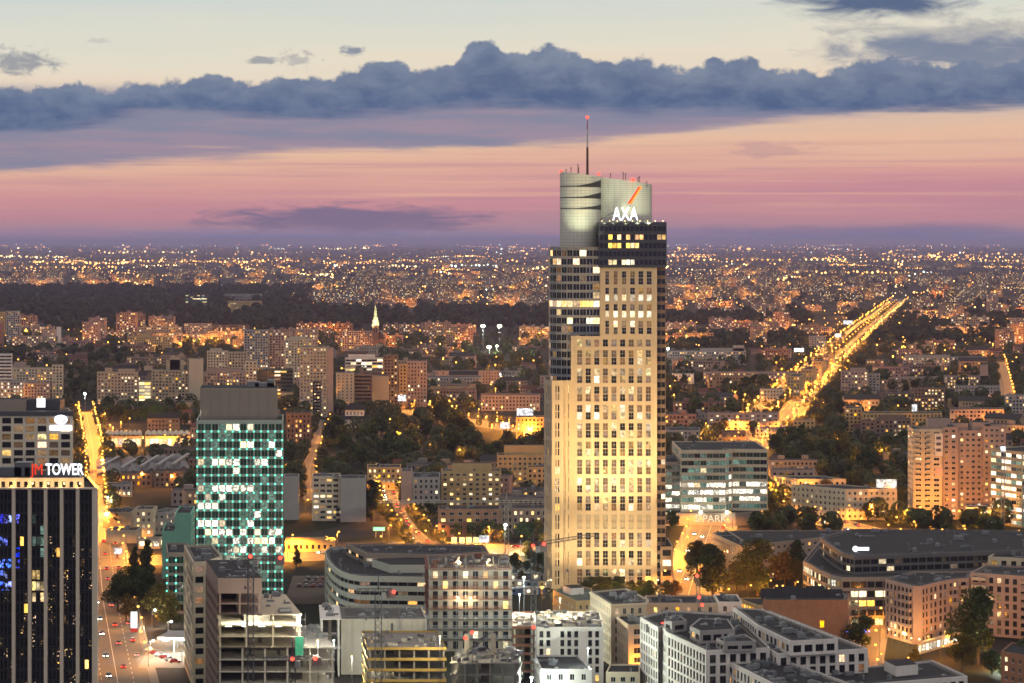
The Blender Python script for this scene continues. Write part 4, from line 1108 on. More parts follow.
# ---------------- low houses left of it
GT = dict(APT, lit=[('d', 50), ('w', 25), ('p', 15), ('m', 10)])
def simple(name, label, cat, poly, h, wall, st, roof=ROOF_D, seed=None, parts=True, units=2, parapet=0.5, **kw):
    b = Bld(name, label, cat, poly[0], seed=seed, parts=parts); b.vol(poly, 0, h, st, wall, roof, parapet, units, **kw); b.finish(); return b
simple('house', 'blank orange lit gable wall facing the wide amber street', 'house', rect(106, 137, 1262, 16), top_h(530, 1262), BEIGE, dict(APT, blind=(0,)), units=4)
simple('house', 'beige blank walled house behind the orange gable by the amber street', 'house', rect(103, 131, 1330, 22), top_h(512, 1330), BEIGE, dict(APT, blind=(0,)), units=3)
simple('tenement', 'narrow tenement with three columns of lit windows beside the orange gable', 'house', rect(134, 153, 1290, 16), top_h(509, 1290), CREAM, dict(GT, bay=3.0, lit=[('d', 35), ('w', 30), ('p', 35)]), units=2)
simple('house', 'pale house with sloping grey roof left of the LED tinted wall', 'house', rect(152, 166, 1300, 20, 4), top_h(512, 1300), GREYW, APT)
simple('kiosk_row', 'low shopfront row with white awnings along the amber street', 'shop', rect(138, 160, 1240, 8), 5.0, CREAM, dict(bay=4, sto=4, ww=0.8, wh=0.6, side=0.3, top=0.6, base=0.3, lit=[('p', 60), ('W', 40)]), units=0)
Y = 1130.0
b = Bld('office_block', 'stepped wall with mint LED light in its colour left of the green glass tower', 'office block', rect(162, 191, Y, 36)[0], seed=24)
SID = dict(APT, blind=(0,))
b.vol(rect(162, 175, Y, 34, -3), 0, top_h(531, Y), SID, LED_MINT, ROOF_D, 0.6, 2); b.vol(rect(175.05, 191, Y, 30, -2), 0, top_h(513, Y), SID, LED_MINT, ROOF_D, 0.6, 2, wname='tall_wall')
b.finish()
def dots(b, poly, h, n, m, size=0.5):
    (x0, y0), (x1, y1) = poly[0], poly[1]
    for r in range(1, n):
        for c in range(m+1):
            f = c/m; mb = MB(); mb.box((x0+(x1-x0)*f, y0-0.3, h*r/n), (size, size, 0.6)); b.part(mb, 'facade_light', TURQ)
pl = ccw(roofpoly([(167, 552.5), (185, 552.5), (188, 543), (166, 543)], 25))
b = Bld('office_block', 'small annex with turquoise corner lights in front of the LED tinted wall', 'office block', pl[0], seed=25)
pf = sorted(pl, key=lambda p: p[1])[:2]; pf.sort()
b.vol(pl, 0, 25, dict(CS, row=None, bay=3.2, lit=[('G', 70), ('d', 30)]), TAUPE, ROOF_D, 0.7, 1); dots(b, pf, 25, 8, 2); b.finish()
# slim pale office and stepped construction in the lower left
pl = roofpoly([(184, 545), (193, 562), (206, 561.5), (222, 556), (212, 544.5)], 43)
b = Bld('office_block', 'slim pale office with lit side bays between the annex and the building shell', 'office block', pl[1], seed=26)
b.vol(pl, 0, 43, dict(bay=3.4, sto=3.5, ww=0.72, wh=0.62, side=0.3, top=1.0, base=0.4, rec=0.45, frame=FRAME_D, lit=[('d', 60), ('m', 18), ('w', 10), ('p', 8), ('W', 4)]), CREAM, ROOF_D, 0.8, 9)
b.finish()

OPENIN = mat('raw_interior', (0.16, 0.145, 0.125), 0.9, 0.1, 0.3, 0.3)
WORKL = glow('work_light_tube', (1.0, 0.98, 0.80), 14.0)
NET = mat('green_safety_net', (0.05, 0.35, 0.22), 0.8)
def shell_bld(b, poly, z0, z1, sto, bay, slabm=CONC, edge=None, core=True, cores=0.45):
    """open concrete frame: floor slabs, columns, an inner core wall"""
    poly = ccw([tuple(p) for p in poly]); n = len(poly); k = max(1, round((z1-z0)/sto)); h = (z1-z0)/k
    if z0 < 8: BLD_FOOT.append(poly)
    for i in range(k+1):
        mb = MB(); mb.prism(poly, z0+i*h-0.3, z0+i*h, 0, 0, True); b.part(mb, 'floor_slab', slabm)
        if edge and i:
            q = inset(poly, -0.05); mb = MB()
            for j in range(n):
                a, c = Vector(q[j]), Vector(q[(j+1) % n]); m = (a+c)/2; d = c-a
                mb.box((m.x, m.y, z0+i*h+0.15), (d.length, 0.12, 0.9), 0, math.atan2(d.y, d.x))
            b.part(mb, 'edge_protection', edge)
    q = inset(poly, 0.7)
    for j in range(n):
        a, c = Vector(q[j]), Vector(q[(j+1) % n]); L = (c-a).length; m = max(1, round(L/bay))
        if (c-a).normalized().x < -0.8: continue
        for t in range(m):
            p = a + (c-a)*(t/m); mb = MB()
            for i in range(k): mb.box((p.x, p.y, z0+i*h+(h-0.3)/2), (0.55, 0.55, h-0.302))
            b.part(mb, 'column', slabm)
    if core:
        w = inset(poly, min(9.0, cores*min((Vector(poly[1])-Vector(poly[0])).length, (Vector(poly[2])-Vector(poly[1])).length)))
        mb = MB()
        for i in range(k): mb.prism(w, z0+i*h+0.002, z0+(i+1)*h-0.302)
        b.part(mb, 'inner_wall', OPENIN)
    return poly, h
# stepped shell
tA = roofpoly([(206, 560), (218, 578), (262, 578), (256, 560)], 45)
b = Bld('building_shell', 'stepped unfinished tower with brown top storey and glaring white lit floor', 'construction site', tA[1], seed=27)
f0 = Vector(tA[1]); f1 = Vector(tA[2]); bk = Vector(tA[0])-f0; ex = (f1-f0)
hA, hB, hC = 45.0, 33.5, 23.0
u = ex.normalized()
def foot(L): return [tuple(f0), tuple(f0+u*L), tuple(f0+u*L+bk), tuple(f0+bk)]
LA = ex.length; LB_ = LA*84/44; LC = LA*117/44
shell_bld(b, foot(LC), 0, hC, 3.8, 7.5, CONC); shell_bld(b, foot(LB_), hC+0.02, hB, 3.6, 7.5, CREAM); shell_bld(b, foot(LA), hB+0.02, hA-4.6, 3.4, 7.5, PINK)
mb = MB(); mb.prism(ccw(foot(LA)), hA-4.6, hA, 0, 1); b.part(mb, 'top_storey', [PINK, ROOF_D])
FAC = mat('brown_side_panel', (0.28, 0.20, 0.16), 0.8, 0.2, 0.15, 0.2)
w_ = []; mb = MB(); facade(mb, tuple(f0+bk), tuple(f0), 0, hA-4.6, dict(bay=6.5, sto=3.5, ww=0.8, wh=0.4, side=0.3, top=0.3, rec=0.3, lit=[('d', 90), ('m', 10)]), w_, b.rng); b.wins += w_
mb.v = [(x-0.15, y, z) for x, y, z in mb.v]; b.part(mb, 'side_wall', FAC)
b.units(foot(LA), hA, 14); b.units([tuple(f0+u*(LA+1)), tuple(f0+u*LB_), tuple(f0+u*LB_+bk), tuple(f0+u*(LA+1)+bk)], hB+0.02, 9)
b.units([tuple(f0+u*(LB_+1)), tuple(f0+u*LC), tuple(f0+u*LC+bk), tuple(f0+u*(LB_+1)+bk)], hC+0.02, 9)
for k in range(5):
    mb = MB(); p = f0 + u*(3+k*LB_/5.5) + Vector((0, 4.0)); mb.box((p.x, p.y, hB-0.75), (3.0, 0.5, 0.2)); b.part(mb, 'work_light', glow('work_light_bright', (1.0, 1.0, 0.82), 40.0, True))
for k in range(4):
    mb = MB(); p = f0 + u*(3+k*LB_/5.0) + Vector((0, 2.5)); mb.box((p.x, p.y, hB-4.2), (2.0, 0.25, 0.12)); b.part(mb, 'work_light', WORKL)
for p, c in ((f0+u*(LA+14)+Vector((0, -1)), 8000), (f0+u*(LA*0.7)+Vector((0, 5)), 5000)):
    lo = link('lamp_light', point(c, (1.0, 0.97, 0.75)), b.root); lo.location = (p.x-b.o.x, p.y-b.o.y, hB-1.4)
mb = MB(); p = f0+u*(LB_*0.97); mb.box((p.x, p.y-0.4, hB-10), (2.6, 0.1, 6)); b.part(mb, 'safety_net', NET)
mb = MB()
for zz in range(0, int(hB), 2): mb.bar((p.x+2, p.y-1.5, zz), (p.x+2, p.y-1.5, zz+2), 0.06); mb.bar((p.x, p.y-1.5, zz), (p.x+2, p.y-1.5, zz), 0.05)
b.part(mb, 'hoist', STEEL); b.finish()

# ---------------- curved white office
pl = roofpoly([(324.7, 551), (326, 557), (329, 562), (334, 567), (340, 571), (348, 574), (360, 576), (427, 577), (427, 562), (372, 560), (356, 549), (340, 546), (330, 547)], 20)
b = Bld('office_block', 'white office with rounded end and ribbon windows around a courtyard', 'office block', pl[0], seed=28)
RIB = dict(bay=4.0, sto=3.3, ww=0.97, wh=0.42, side=0.05, top=1.3, base=0.6, rec=0.25, mull=3, frame=FRAME_D, lit=[('d', 74), ('m', 10), ('w', 8), ('p', 5), ('g', 3)])
WG = mat('white_green_cladding', (0.52, 0.55, 0.48), 0.6, 0.3, 0.08, 0.3)
b.vol(pl, 0, 20, RIB, WG, ROOF_D, 0.8, 14)
b.vol(roofpoly([(366, 553), (440, 554.5), (489, 551.5), (484, 545), (432, 543.5), (346, 543.5)], 24), 0, 24, dict(RIB, lit=[('d', 55), ('w', 22), ('p', 12), ('m', 11)]), TAUPE, ROOF_D, 0.8, 10, wname='rear_wing')
b.bulkhead(roofpoly([(372, 560), (390, 566), (427, 566), (427, 558)], 22), 19, 22.5, WG)
b.finish()

# ---------------- scaffolded block
Y = 930.0; pl = rect(429, 512, Y, 38, -2); h = top_h(568, Y)
b = Bld('building_shell', 'unfinished concrete block with red-brown scaffold decks and rough open top', 'construction site', pl[0], seed=29)
SC = dict(bay=3.7, sto=3.65, ww=0.52, wh=0.74, side=0.5, top=0.8, base=0.4, rec=0.5, mull=1, frame=FRAME_D, lit=[('d', 86), ('m', 6), ('w', 5), ('p', 3)])
b.vol(pl, 0, h, SC, mat('raw_block_wall', (0.27, 0.235, 0.20), 0.9, 0.15, 0.3, 0.3, 0, 0, 0.5), ROOF_G, 0.3, 0)
DECK = mat('red_brown_deck', (0.20, 0.09, 0.06), 0.85, 0.2, 0.3, 0.6)
for k in range(1, 9):
    z = h - 0.4 - (k-1)*3.65; m_ = DECK if k < 6 else STEEL
    for A, B in ((pl[0], pl[1]), (pl[3], pl[0])):
        d = (Vector(B)-Vector(A)).normalized(); n = Vector((d.y, -d.x)); A2, B2 = Vector(A)+n*0.02, Vector(B)+n*0.02
        mb = MB(); mb.prism([tuple(A2), tuple(B2), tuple(B2+n*1.1), tuple(A2+n*1.1)][::-1], z-0.12, z+0.05, 0, 0, True)
        m = (A2+B2)/2+n*1.12
        for dz in (0.55, 1.1): mb.box((m.x, m.y, z+dz), ((B2-A2).length, 0.06, 0.16), 0, math.atan2(d.y, d.x))
        b.part(mb, 'scaffold_deck', m_)
for k in range(10):
    x = pl[0][0] + (pl[1][0]-pl[0][0])*k/9; mb = MB(); mb.bar((x, Y-1.15, 0), (x, Y-1.15, h+1.5), 0.07, 0, 5); b.part(mb, 'scaffold_pole', STEEL)
rg = random.Random(3)
for k in range(40):
    x = rg.uniform(pl[0][0]+1, pl[1][0]-1); y = rg.uniform(Y+1, Y+36); mb = MB(); w = rg.uniform(0.4, 3.5)
    mb.box((x, y, h-0.3+rg.uniform(0.3, 0.9)), (w, rg.uniform(0.3, 2.5), rg.uniform(0.5, 1.6)), 0, rg.uniform(0, 3)); b.part(mb, 'stacked_formwork', [rg.choice([CONC_D, DECK, BEIGE, STEEL])])
for k in range(14):
    x = pl[0][0] + 1 + rg.random()*30; mb = MB(); mb.box((x, Y+1+rg.random()*20, h+1.2), (0.4, 0.4, 3.0)); b.part(mb, 'starter_column', CONC_D)
for px, py in ((458, 561), (458.5, 598), (470.5, 598), (489, 560)):
    mb = MB(); p = P(px, py, Y-1.6) if py > 570 else P(px, py, Y+12); mb.ball(tuple(p), 0.45); b.part(mb, 'work_light', GL_WRM)
    lo = link('lamp_light', point(1800, (1.0, 0.78, 0.42)), b.root); lo.location = (p.x-b.o.x, p.y-0.8-b.o.y, p.z-0.2)
b.finish()

# ---------------- concrete panel hall, yellow-edged shell, dark-roofed shell
Y = 880.0; pl = rect(341, 427, Y, 30, -3)
b = Bld('concrete_hall', 'windowless hall of pale concrete panels with cluttered roof', 'hall', pl[0], seed=30)
b.vol(pl, 0, top_h(619, Y), None, mat('concrete_panel', (0.46, 0.43, 0.37), 0.85, 0.2, 0.2, 0.25, 0, 0, 0.4), ROOF_G, 0.5, 16)
for px in range(352, 426, 12):
    mb = MB(); mb.box(((px-512)*Y/F, Y-0.02, top_h(619, Y)/2), (0.12, 0.1, top_h(619, Y)-1)); b.part(mb, 'panel_joint', CONC_D)
mb = MB(); mb.box(((392-512)*Y/F, Y-0.05, top_h(636, Y)), (0.9, 0.14, 9)); b.part(mb, 'dark_gap', DARKST)
for px in (370, 389, 403):
    mb = MB(); mb.box(((px-512)*Y/F, Y-0.03, top_h(638, Y)), (2.0, 0.12, 1.4)); b.part(mb, 'opening', G_DARK)
b.finish()
pl = rect(320, 340.8, Y-4, 34, -3)
b = Bld('building_shell', 'white concrete portal frame beside the windowless panel hall', 'construction site', pl[0], seed=31)
hh = top_h(619, Y-4); shell_bld(b, pl, 0, hh, hh/2, 12, WHITE); b.units(pl, hh, 8); b.finish()
Y = 808.0; pl = rect(368, 446, Y, 34, -4)
b = Bld('building_shell', 'open concrete shell with yellow edge boards in front of the panel hall', 'construction site', pl[0], seed=32)
YEL = mat('yellow_board', (0.34, 0.235, 0.07), 0.8, 0.2, 0.25, 0.5)
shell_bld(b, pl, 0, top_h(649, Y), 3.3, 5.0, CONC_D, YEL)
rg = random.Random(9)
def clutter(b, poly, z, n, mats=None, hmax=1.3):
    xs = [p[0] for p in poly]; ys = [p[1] for p in poly]
    for k in range(n):
        x, y = rg.uniform(min(xs)+1, max(xs)-1), rg.uniform(min(ys)+1, max(ys)-1)
        if not inside(poly, x, y): continue
        mb = MB(); hgt = rg.uniform(0.4, hmax); mb.box((x, y, z+hgt/2), (rg.uniform(0.5, 3.5), rg.uniform(0.5, 2.2), hgt), 0, rg.uniform(0, 3)); b.part(mb, 'building_material', [rg.choice(mats or [CONC, CONC_D, STEEL, BEIGE, DARKST])])
clutter(b, pl, top_h(649, Y), 40)
for k in range(4):
    mb = MB(); mb.box((pl[0][0]+5+k*6, Y+3, 13.2), (1.8, 0.2, 0.12)); b.part(mb, 'work_light', WORKL)
b.finish()
Y = 795.0; pl = rect(450, 517, Y, 26, 2)
b = Bld('building_shell', 'low dark-topped concrete shell beneath the red crane lights', 'construction site', pl[0], seed=33)
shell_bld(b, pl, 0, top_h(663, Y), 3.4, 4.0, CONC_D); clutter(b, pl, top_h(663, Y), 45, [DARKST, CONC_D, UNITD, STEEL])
for px in (466, 493):
    mb = MB(); mb.box(((px-512)*Y/F, Y+14, top_h(650, Y)), (1.6, 2, 6)); b.part(mb, 'lift_shaft', CONC_D)
b.finish()
# white lit new block
Y = 860.0; pl = rect(535, 603.5, Y, 36, 0)
b = Bld('apartment_block', 'new white walled block under glaring site lights with debris on its roof', 'apartment block', pl[0], seed=34)
b.vol(pl, 0, top_h(627, Y), dict(bay=2.45, sto=3.2, ww=0.55, wh=0.70, side=1.0, top=1.0, base=0.6, rec=0.3, mull=2, frame=FRAME_D, lit=[('d', 92), ('w', 5), ('m', 3)], skip=lambda r, n, c, m, w: c % 4 == 2), WHITE, ROOF_G, 0.3)
clutter(b, pl, top_h(627, Y)-0.3, 60, [WHITE, CREAM, DARKST, CONC, UNIT]); b.finish()
Y = 868.0; pl = rect(512.5, 534.5, Y, 34, 0)
b = Bld('building_shell', 'narrow open floored shell stacked with materials beside the white lit block', 'construction site', pl[0], seed=35)
shell_bld(b, pl, 0, top_h(628, Y), 3.2, 4.5, CREAM, DECK); clutter(b, pl, top_h(628, Y), 26, [WHITE, CREAM, CONC, BEIGE]); b.finish()
Y = 815.0
simple('workshop', 'squat grey building with flat dark roof below the white lit block', 'building', roofpoly([(534, 655), (541, 669), (592, 669), (577, 655)], 12), 12, GREYW, dict(APT, ww=0.4, wh=0.6, bay=3.4, lit=[('d', 95), ('m', 5)]), units=4, seed=36)
# cream town houses below the tower
b = simple('town_house', 'white town house with dark flat roof seen corner on below the skyscraper', 'town house', roofpoly([(590, 591.5), (611, 604.5), (646, 603), (648, 599), (626, 588)], 22), 22, CREAM, dict(APT, bay=3.0, ww=0.42, wh=0.62, sto=3.6, lit=[('d', 88), ('m', 8), ('w', 4)]), units=9, seed=37, cornice=0.35)
b = simple('town_house', 'narrow cream house with tall shaded windows right below the corner town house', 'town house', roofpoly([(617, 617), (628.5, 625), (646, 624), (650, 616), (628, 611)], 18), 18, CREAM, dict(APT, bay=3.4, ww=0.5, wh=0.6, sto=3.6, lit=[('d', 90), ('m', 10)]), units=4, seed=38, cornice=0.3)
GRN = mat('verdigris_roof', (0.10, 0.13, 0.10), 0.8, 0.2, 0.3, 0.3)
b = simple('town_house', 'beige house with greenish flat roof and white roof boxes beside the construction yard', 'town house', roofpoly([(553, 590), (576, 601), (592, 600), (592, 588), (570, 584)], 15), 15, OCHRE, dict(APT, ww=0.36, lit=[('d', 92), ('m', 8)]), GRN, 39, units=5)
b.bulkhead(roofpoly([(563, 586), (571, 589), (584, 588), (577, 585)], 17), 14.6, 17.2, WHITE)
simple('town_house', 'low cream yard building at the foot of the narrow cream house', 'town house', roofpoly([(606, 672), (640, 672), (640, 664), (610, 664)], 8), 8, CREAM, dict(APT, lit=[('d', 60), ('a', 40)]), units=1)
Y = 932.0
b = Bld('apartment_block', 'long white block with black roof and small dark windows below the tower', 'apartment block', rect(648, 741, Y, 20)[0], seed=40)
b.vol(rect(648, 718, Y, 20), 0, top_h(603, Y), dict(APT, bay=4.2, ww=0.32, wh=0.62, sto=3.4, lit=[('d', 80), ('a', 8), ('w', 12)]), CREAM, ROOF_D, 0.4, 8); b.vol(rect(718.05, 742, Y-2, 20), 0, top_h(601, Y), dict(APT, bay=3.6, ww=0.4, wh=0.6, sto=3.4, lit=DARKISH), WHITE, ROOF_D, 0.4, 4, wname='end_wall')
b.finish()
# ---------------- white complex, bottom right
b = Bld('apartment_block', 'large white grid-fronted block seen corner on, nearest of the white complex', 'apartment block', tuple(W(706, 650, 25))[:2], seed=41)
b.vol(roofpoly([(640, 617), (658, 627.5), (662, 626), (667, 632), (706, 650.5), (770, 647.5), (735, 614), (668, 610)], 25), 0, 25, WHT, WHITE, ROOF_D, 0.6, 16)
for pts, hh in (([(664, 619), (672, 622), (687, 620), (680, 616)], 28), ([(690, 626), (700, 631), (735, 629), (728, 619), (700, 618)], 28.5), ([(716, 638), (724, 642), (756, 641), (745, 634)], 27.5)):
    b.vol(roofpoly(pts, hh), 24.4, hh, dict(WHT, bay=4.0, ww=0.75, lit=[('d', 88), ('w', 8), ('m', 4)]), GREYW, ROOF_D, 0.3, 3, wname='roof_storey', foot=False)
b.finish()
b = Bld('apartment_block', 'white block with nine black window columns and a long raised black roof', 'apartment block', tuple(W(777, 653, 24))[:2], seed=42)
b.vol(roofpoly([(777, 653.5), (868, 648.5), (770, 611), (724, 613), (764, 646)], 24), 0, 24, WHT, WHITE, ROOF_D, 0.6, 10)
b.vol(roofpoly([(733, 607), (757, 625), (790, 641), (838, 638.5), (762, 609)], 28), 23.4, 28, dict(WHT, bay=4.0, ww=0.72), WHITE, ROOF_D, 0.4, 16, wname='roof_storey', foot=False)
b.finish()
b = Bld('apartment_block', 'low white block with skylights in its roof in front of the nine-column block', 'apartment block', tuple(W(722, 658, 21))[:2], seed=43)
b.vol(roofpoly([(722, 658), (800, 697), (880, 694), (765, 653), (748, 652)], 21), 0, 21, WHT, WHITE, ROOF_D, 0.7, 30); b.finish()
b = Bld('apartment_block', 'white block with wide black roof and white roof hut at the bottom edge', 'apartment block', tuple(W(967, 676, 17))[:2], seed=44)
b.vol(roofpoly([(806, 689), (967.5, 676), (932, 660), (913, 662), (885, 664), (800, 672)], 17), 0, 17, WHT, WHITE, ROOF_D, 0.6, 10)
b.bulkhead(roofpoly([(884, 659), (896, 665), (918, 663), (905, 657)], 20), 16.4, 19.6, WHITE); b.finish()
# brick gable and lit pavilion
Y = 930.0
b = Bld('tenement', 'old brick tenement with huge blank firewall and jumbled dark roofs', 'tenement', rect(763, 848, Y, 18)[0], seed=45)
b.vol(rect(763, 848, Y, 18, 3), 0, top_h(600, Y), dict(APT, blind=(0,)), BRICK, ROOF_D, 0.3, 10)
for px, w, hh in ((775, 9, 3.5), (790, 6, 4.2), (803, 8, 3.6), (818, 7, 4.4), (833, 9, 3.2)):
    mb = MB(); x = (px-512)*Y/F; z = top_h(600, Y)-0.3
    mb.poly([(x-w/2, Y+4, z), (x+w/2, Y+4, z), (x+w/2, Y+8, z+hh), (x-w/2, Y+8, z+hh)]); mb.poly([(x-w/2, Y+8, z+hh), (x+w/2, Y+8, z+hh), (x+w/2, Y+13, z), (x-w/2, Y+13, z)])
    mb.poly([(x-w/2, Y+4, z), (x-w/2, Y+8, z+hh), (x-w/2, Y+13, z)]); mb.poly([(x+w/2, Y+13, z), (x+w/2, Y+8, z+hh), (x+w/2, Y+4, z)]); b.part(mb, 'roof_ridge', ROOF_D)
mb = MB(); mb.box(((822-512)*Y/F, Y-0.05, top_h(624, Y)), (1.4, 0.2, 2.4)); b.part(mb, 'window', L_AMBER); b.finish()
Y = 1000.0; pl = rect(757, 790, Y, 20, -6)
b = Bld('pavilion', 'low pavilion with dark flat roof glowing amber between the trees', 'pavilion', pl[0], seed=46)
b.vol(pl, 0, 7, dict(bay=3, sto=5, ww=0.85, wh=0.7, side=0.2, top=0.8, base=0.3, lit=[('a', 60), ('w', 40)]), OCHRE, ROOF_D, 0.3, 1); b.finish()
# ---------------- two-tier office on the right
b = Bld('office_block', 'two-tier dark glass office with rounded corner and lit floors', 'office block', tuple(W(836, 575, 20))[:2], seed=47)
S2 = dict(bay=3.4, sto=4.0, ww=0.9, wh=0.66, side=0.2, top=1.1, base=0.5, rec=0.3, mull=2, frame=FRAME_D, lit=[('d', 66), ('m', 10), ('w', 6), ('p', 12), ('W', 6)], row=lambda r, n, c, m, w, g: ('p' if g.random() < 0.7 else 'W') if r == n-1 and w in (0, 1, 2) and g.random() < 0.7 else None)
b.vol(roofpoly([(803, 561), (818, 569.5), (830, 575), (842, 577.5), (900, 577), (1060, 566), (1060, 540), (820, 541)], 20), 0, 20, S2, TAUPE, ROOF_D, 0.5, 8)
b.vol(roofpoly([(820, 538), (832, 547), (842, 553), (854, 556), (1060, 549), (1060, 531), (850, 529)], 27), 19.5, 27, dict(S2, sto=3.5, row=None, lit=[('d', 84), ('m', 8), ('p', 6), ('W', 2)]), mat('dark_grey_panel', (0.12, 0.12, 0.12), 0.5, 0.4), ROOF_D, 0.6, 26, wname='upper_tier', foot=False)
b.finish()
sg = empty('facade_sign', tuple(W(861, 550, 27)), 'blurred white company sign glowing on the two-tier office roof edge', 'sign'); mb = MB(); mb.box((0, -1.0, 0.6), (6.2, 0.3, 1.3)); mb.ball((-2.4, -1.0, 0.6), 1.2); mb.obj('sign_box', SIGN_W, sg); mb = MB(); mb.box((0, -0.5, -0.4), (5, 0.2, 0.9)); mb.obj('support_frame', DARKST, sg)
# curved apartments
APB = dict(course=True, bay=3.0, sto=3.05, ww=0.52, wh=0.64, side=0.4, top=0.9, base=0.5, rec=0.3, mull=2, frame=FRAME_D, lit=[('d', 72), ('m', 14), ('w', 5), ('q', 5), ('a', 4)])
hh = 22.0; cpts = [(885, 579), (913, 586), (921.5, 586.2), (929, 584.3), (938, 582), (948, 580), (958, 578.6), (969, 578)]
pl = roofpoly(cpts + [(973, 571), (915, 571)], hh)
b = Bld('apartment_block', 'curved pinkish apartment block with balconies in front of the two-tier office', 'apartment block', pl[1], seed=48)
b.vol(pl, 0, hh, dict(APB, blind=(1,)), PINK, ROOF_D, 0.6, 9)
for k in range(6):
    z = 3.2 + k*3.03; A, B = Vector(pl[0]), Vector(pl[1])
    b.balcony(tuple(A + (B-A)*0.62), tuple(A+(B-A)*0.95), z, 1.3, [CREAM, PINK]); 
    for i in (5, 6):
        A2, B2 = Vector(pl[i]), Vector(pl[i+1]); b.balcony(tuple(A2+(B2-A2)*0.1), tuple(A2+(B2-A2)*0.75), z, 1.2, [CREAM, PINK])
b.finish()
pl = roofpoly([(970.5, 572.5), (1052, 578), (1052, 567), (985, 565)], 24)
b = Bld('apartment_block', 'pinkish apartment block with long balconies behind the big dark tree', 'apartment block', pl[0], seed=49)
b.vol(pl, 0, 24, APB, PINK, ROOF_D, 0.6, 6)
A, B = Vector(pl[0]), Vector(pl[1])
for k in range(7):
    z = 3.3 + k*3.03; b.balcony(tuple(A+(B-A)*0.02), tuple(A+(B-A)*0.2), z, 1.3, [CREAM, CREAM]); b.balcony(tuple(A+(B-A)*0.62), tuple(A+(B-A)*0.95), z, 1.3, [CREAM, PINK])
b.finish()
simple('apartment_block', 'cream block whose top floors show above the pinkish balconied block', 'apartment block', roofpoly([(988, 556.5), (1060, 560), (1060, 551), (1000, 550)], 26), 26, CREAM, dict(APB, bay=4.0), units=4, seed=50)
simple('house', 'low reddish brick house with black roof at the frame edge by the bright lawn', 'house', roofpoly([(1001, 651), (1060, 662), (1060, 648), (1012, 642)], 11), 11, BRICK, dict(APT, ww=0.4, lit=DARKISH), units=2, seed=51)
g0, g1 = W(918, 655), W(966, 641)
b = Bld('pavilion', 'long low greenish lit glass canopy at the foot of the curved apartments', 'pavilion', (g0.x, g0.y), seed=52)
b.vol([(g0.x, g0.y), (g1.x, g1.y), (g1.x+3, g1.y+7), (g0.x+3, g0.y+7)], 0, 4.2, dict(bay=3, sto=4, ww=0.9, wh=0.7, side=0.2, top=0.5, base=0.2, lit=[('W', 60), ('p', 40)]), CREAM, mat('pale_green_roof', (0.45, 0.55, 0.40), 0.6), 0.1, 0); b.finish()
# ---------------- office park
Y = 1343.0; S = Y/F
b = Bld('office_block', 'wide office with green glass ribbons, brilliantly lit lower floors', 'office block', ((681-512)*S, Y), seed=53)
def row_pk(r, rows, c, cols, wi, g):
    k = g.random(); q = r/rows
    if q < 0.12: return 'W' if wi == 0 and c < cols*0.6 else 'g'
    if q < 0.5: return 'W' if k < 0.62 else 'p' if k < 0.72 else 'g'
    if q < 0.62: return 'W' if k < 0.2 else 'g' if k < 0.7 else 'G'
    return 'g' if k < 0.4 else 'G' if k < 0.8 else 'd' if k < 0.95 else 'p'
PK_ = dict(bay=3.4, sto=3.75, ww=0.97, wh=0.62, side=0.3, top=1.2, base=0.6, rec=0.25, mull=2, frame=FRAME_S, lit=OFFICE, row=row_pk)
h = top_h(450, Y)
pp = [((681-512)*S, Y), ((726-512)*S, Y), ((733-512)*S, Y+7), ((768.5-512)*S, Y+5), ((766-512)*S, Y+60), ((679-512)*S, Y+60)]
b.vol(pp, 7, h, PK_, CREAM, ROOF_D, 0.6, 10); b.vol([((664-512)*S, Y+6), ((681-512)*S, Y+6), ((681-512)*S, Y+50), ((664-512)*S, Y+50)], 7, top_h(463, Y), PK_, TAUPE, ROOF_D, 0.6, 2, wname='side_wing')
mb = MB(); mb.prism([((662-512)*S, Y-3), ((735-512)*S, Y-3), ((762-512)*S, Y+6), ((762-512)*S, Y+58), ((662-512)*S, Y+58)], 0, 6.98, 0, 1); b.part(mb, 'base_wall', [TAUPE, ROOF_D])
for k, px in enumerate((670, 700, 726)):
    p = Vector(((px-512)*S, Y-6, 7.5)); mb = MB(); mb.ball(tuple(p), 0.9); b.part(mb, 'entrance_lamp', GL_WHT); lo = link('lamp_light', point(900, (1.0, 0.80, 0.45)), b.root); lo.location = (p.x-b.o.x, p.y-0.5-b.o.y, 7.0-1.0)
b.finish()
sg = empty('facade_sign', ((701-512)*S, Y-3.4, 2.0), 'pale capital letters PARK on the lit office base', 'sign'); lettering('S PARK', 5.4, glow('sign_dim_pale', (1.0, 0.8, 0.5), 0.9), sg, Matrix.Translation((-3.5, 0, 0)) @ UPRIGHT, bold=0.01)

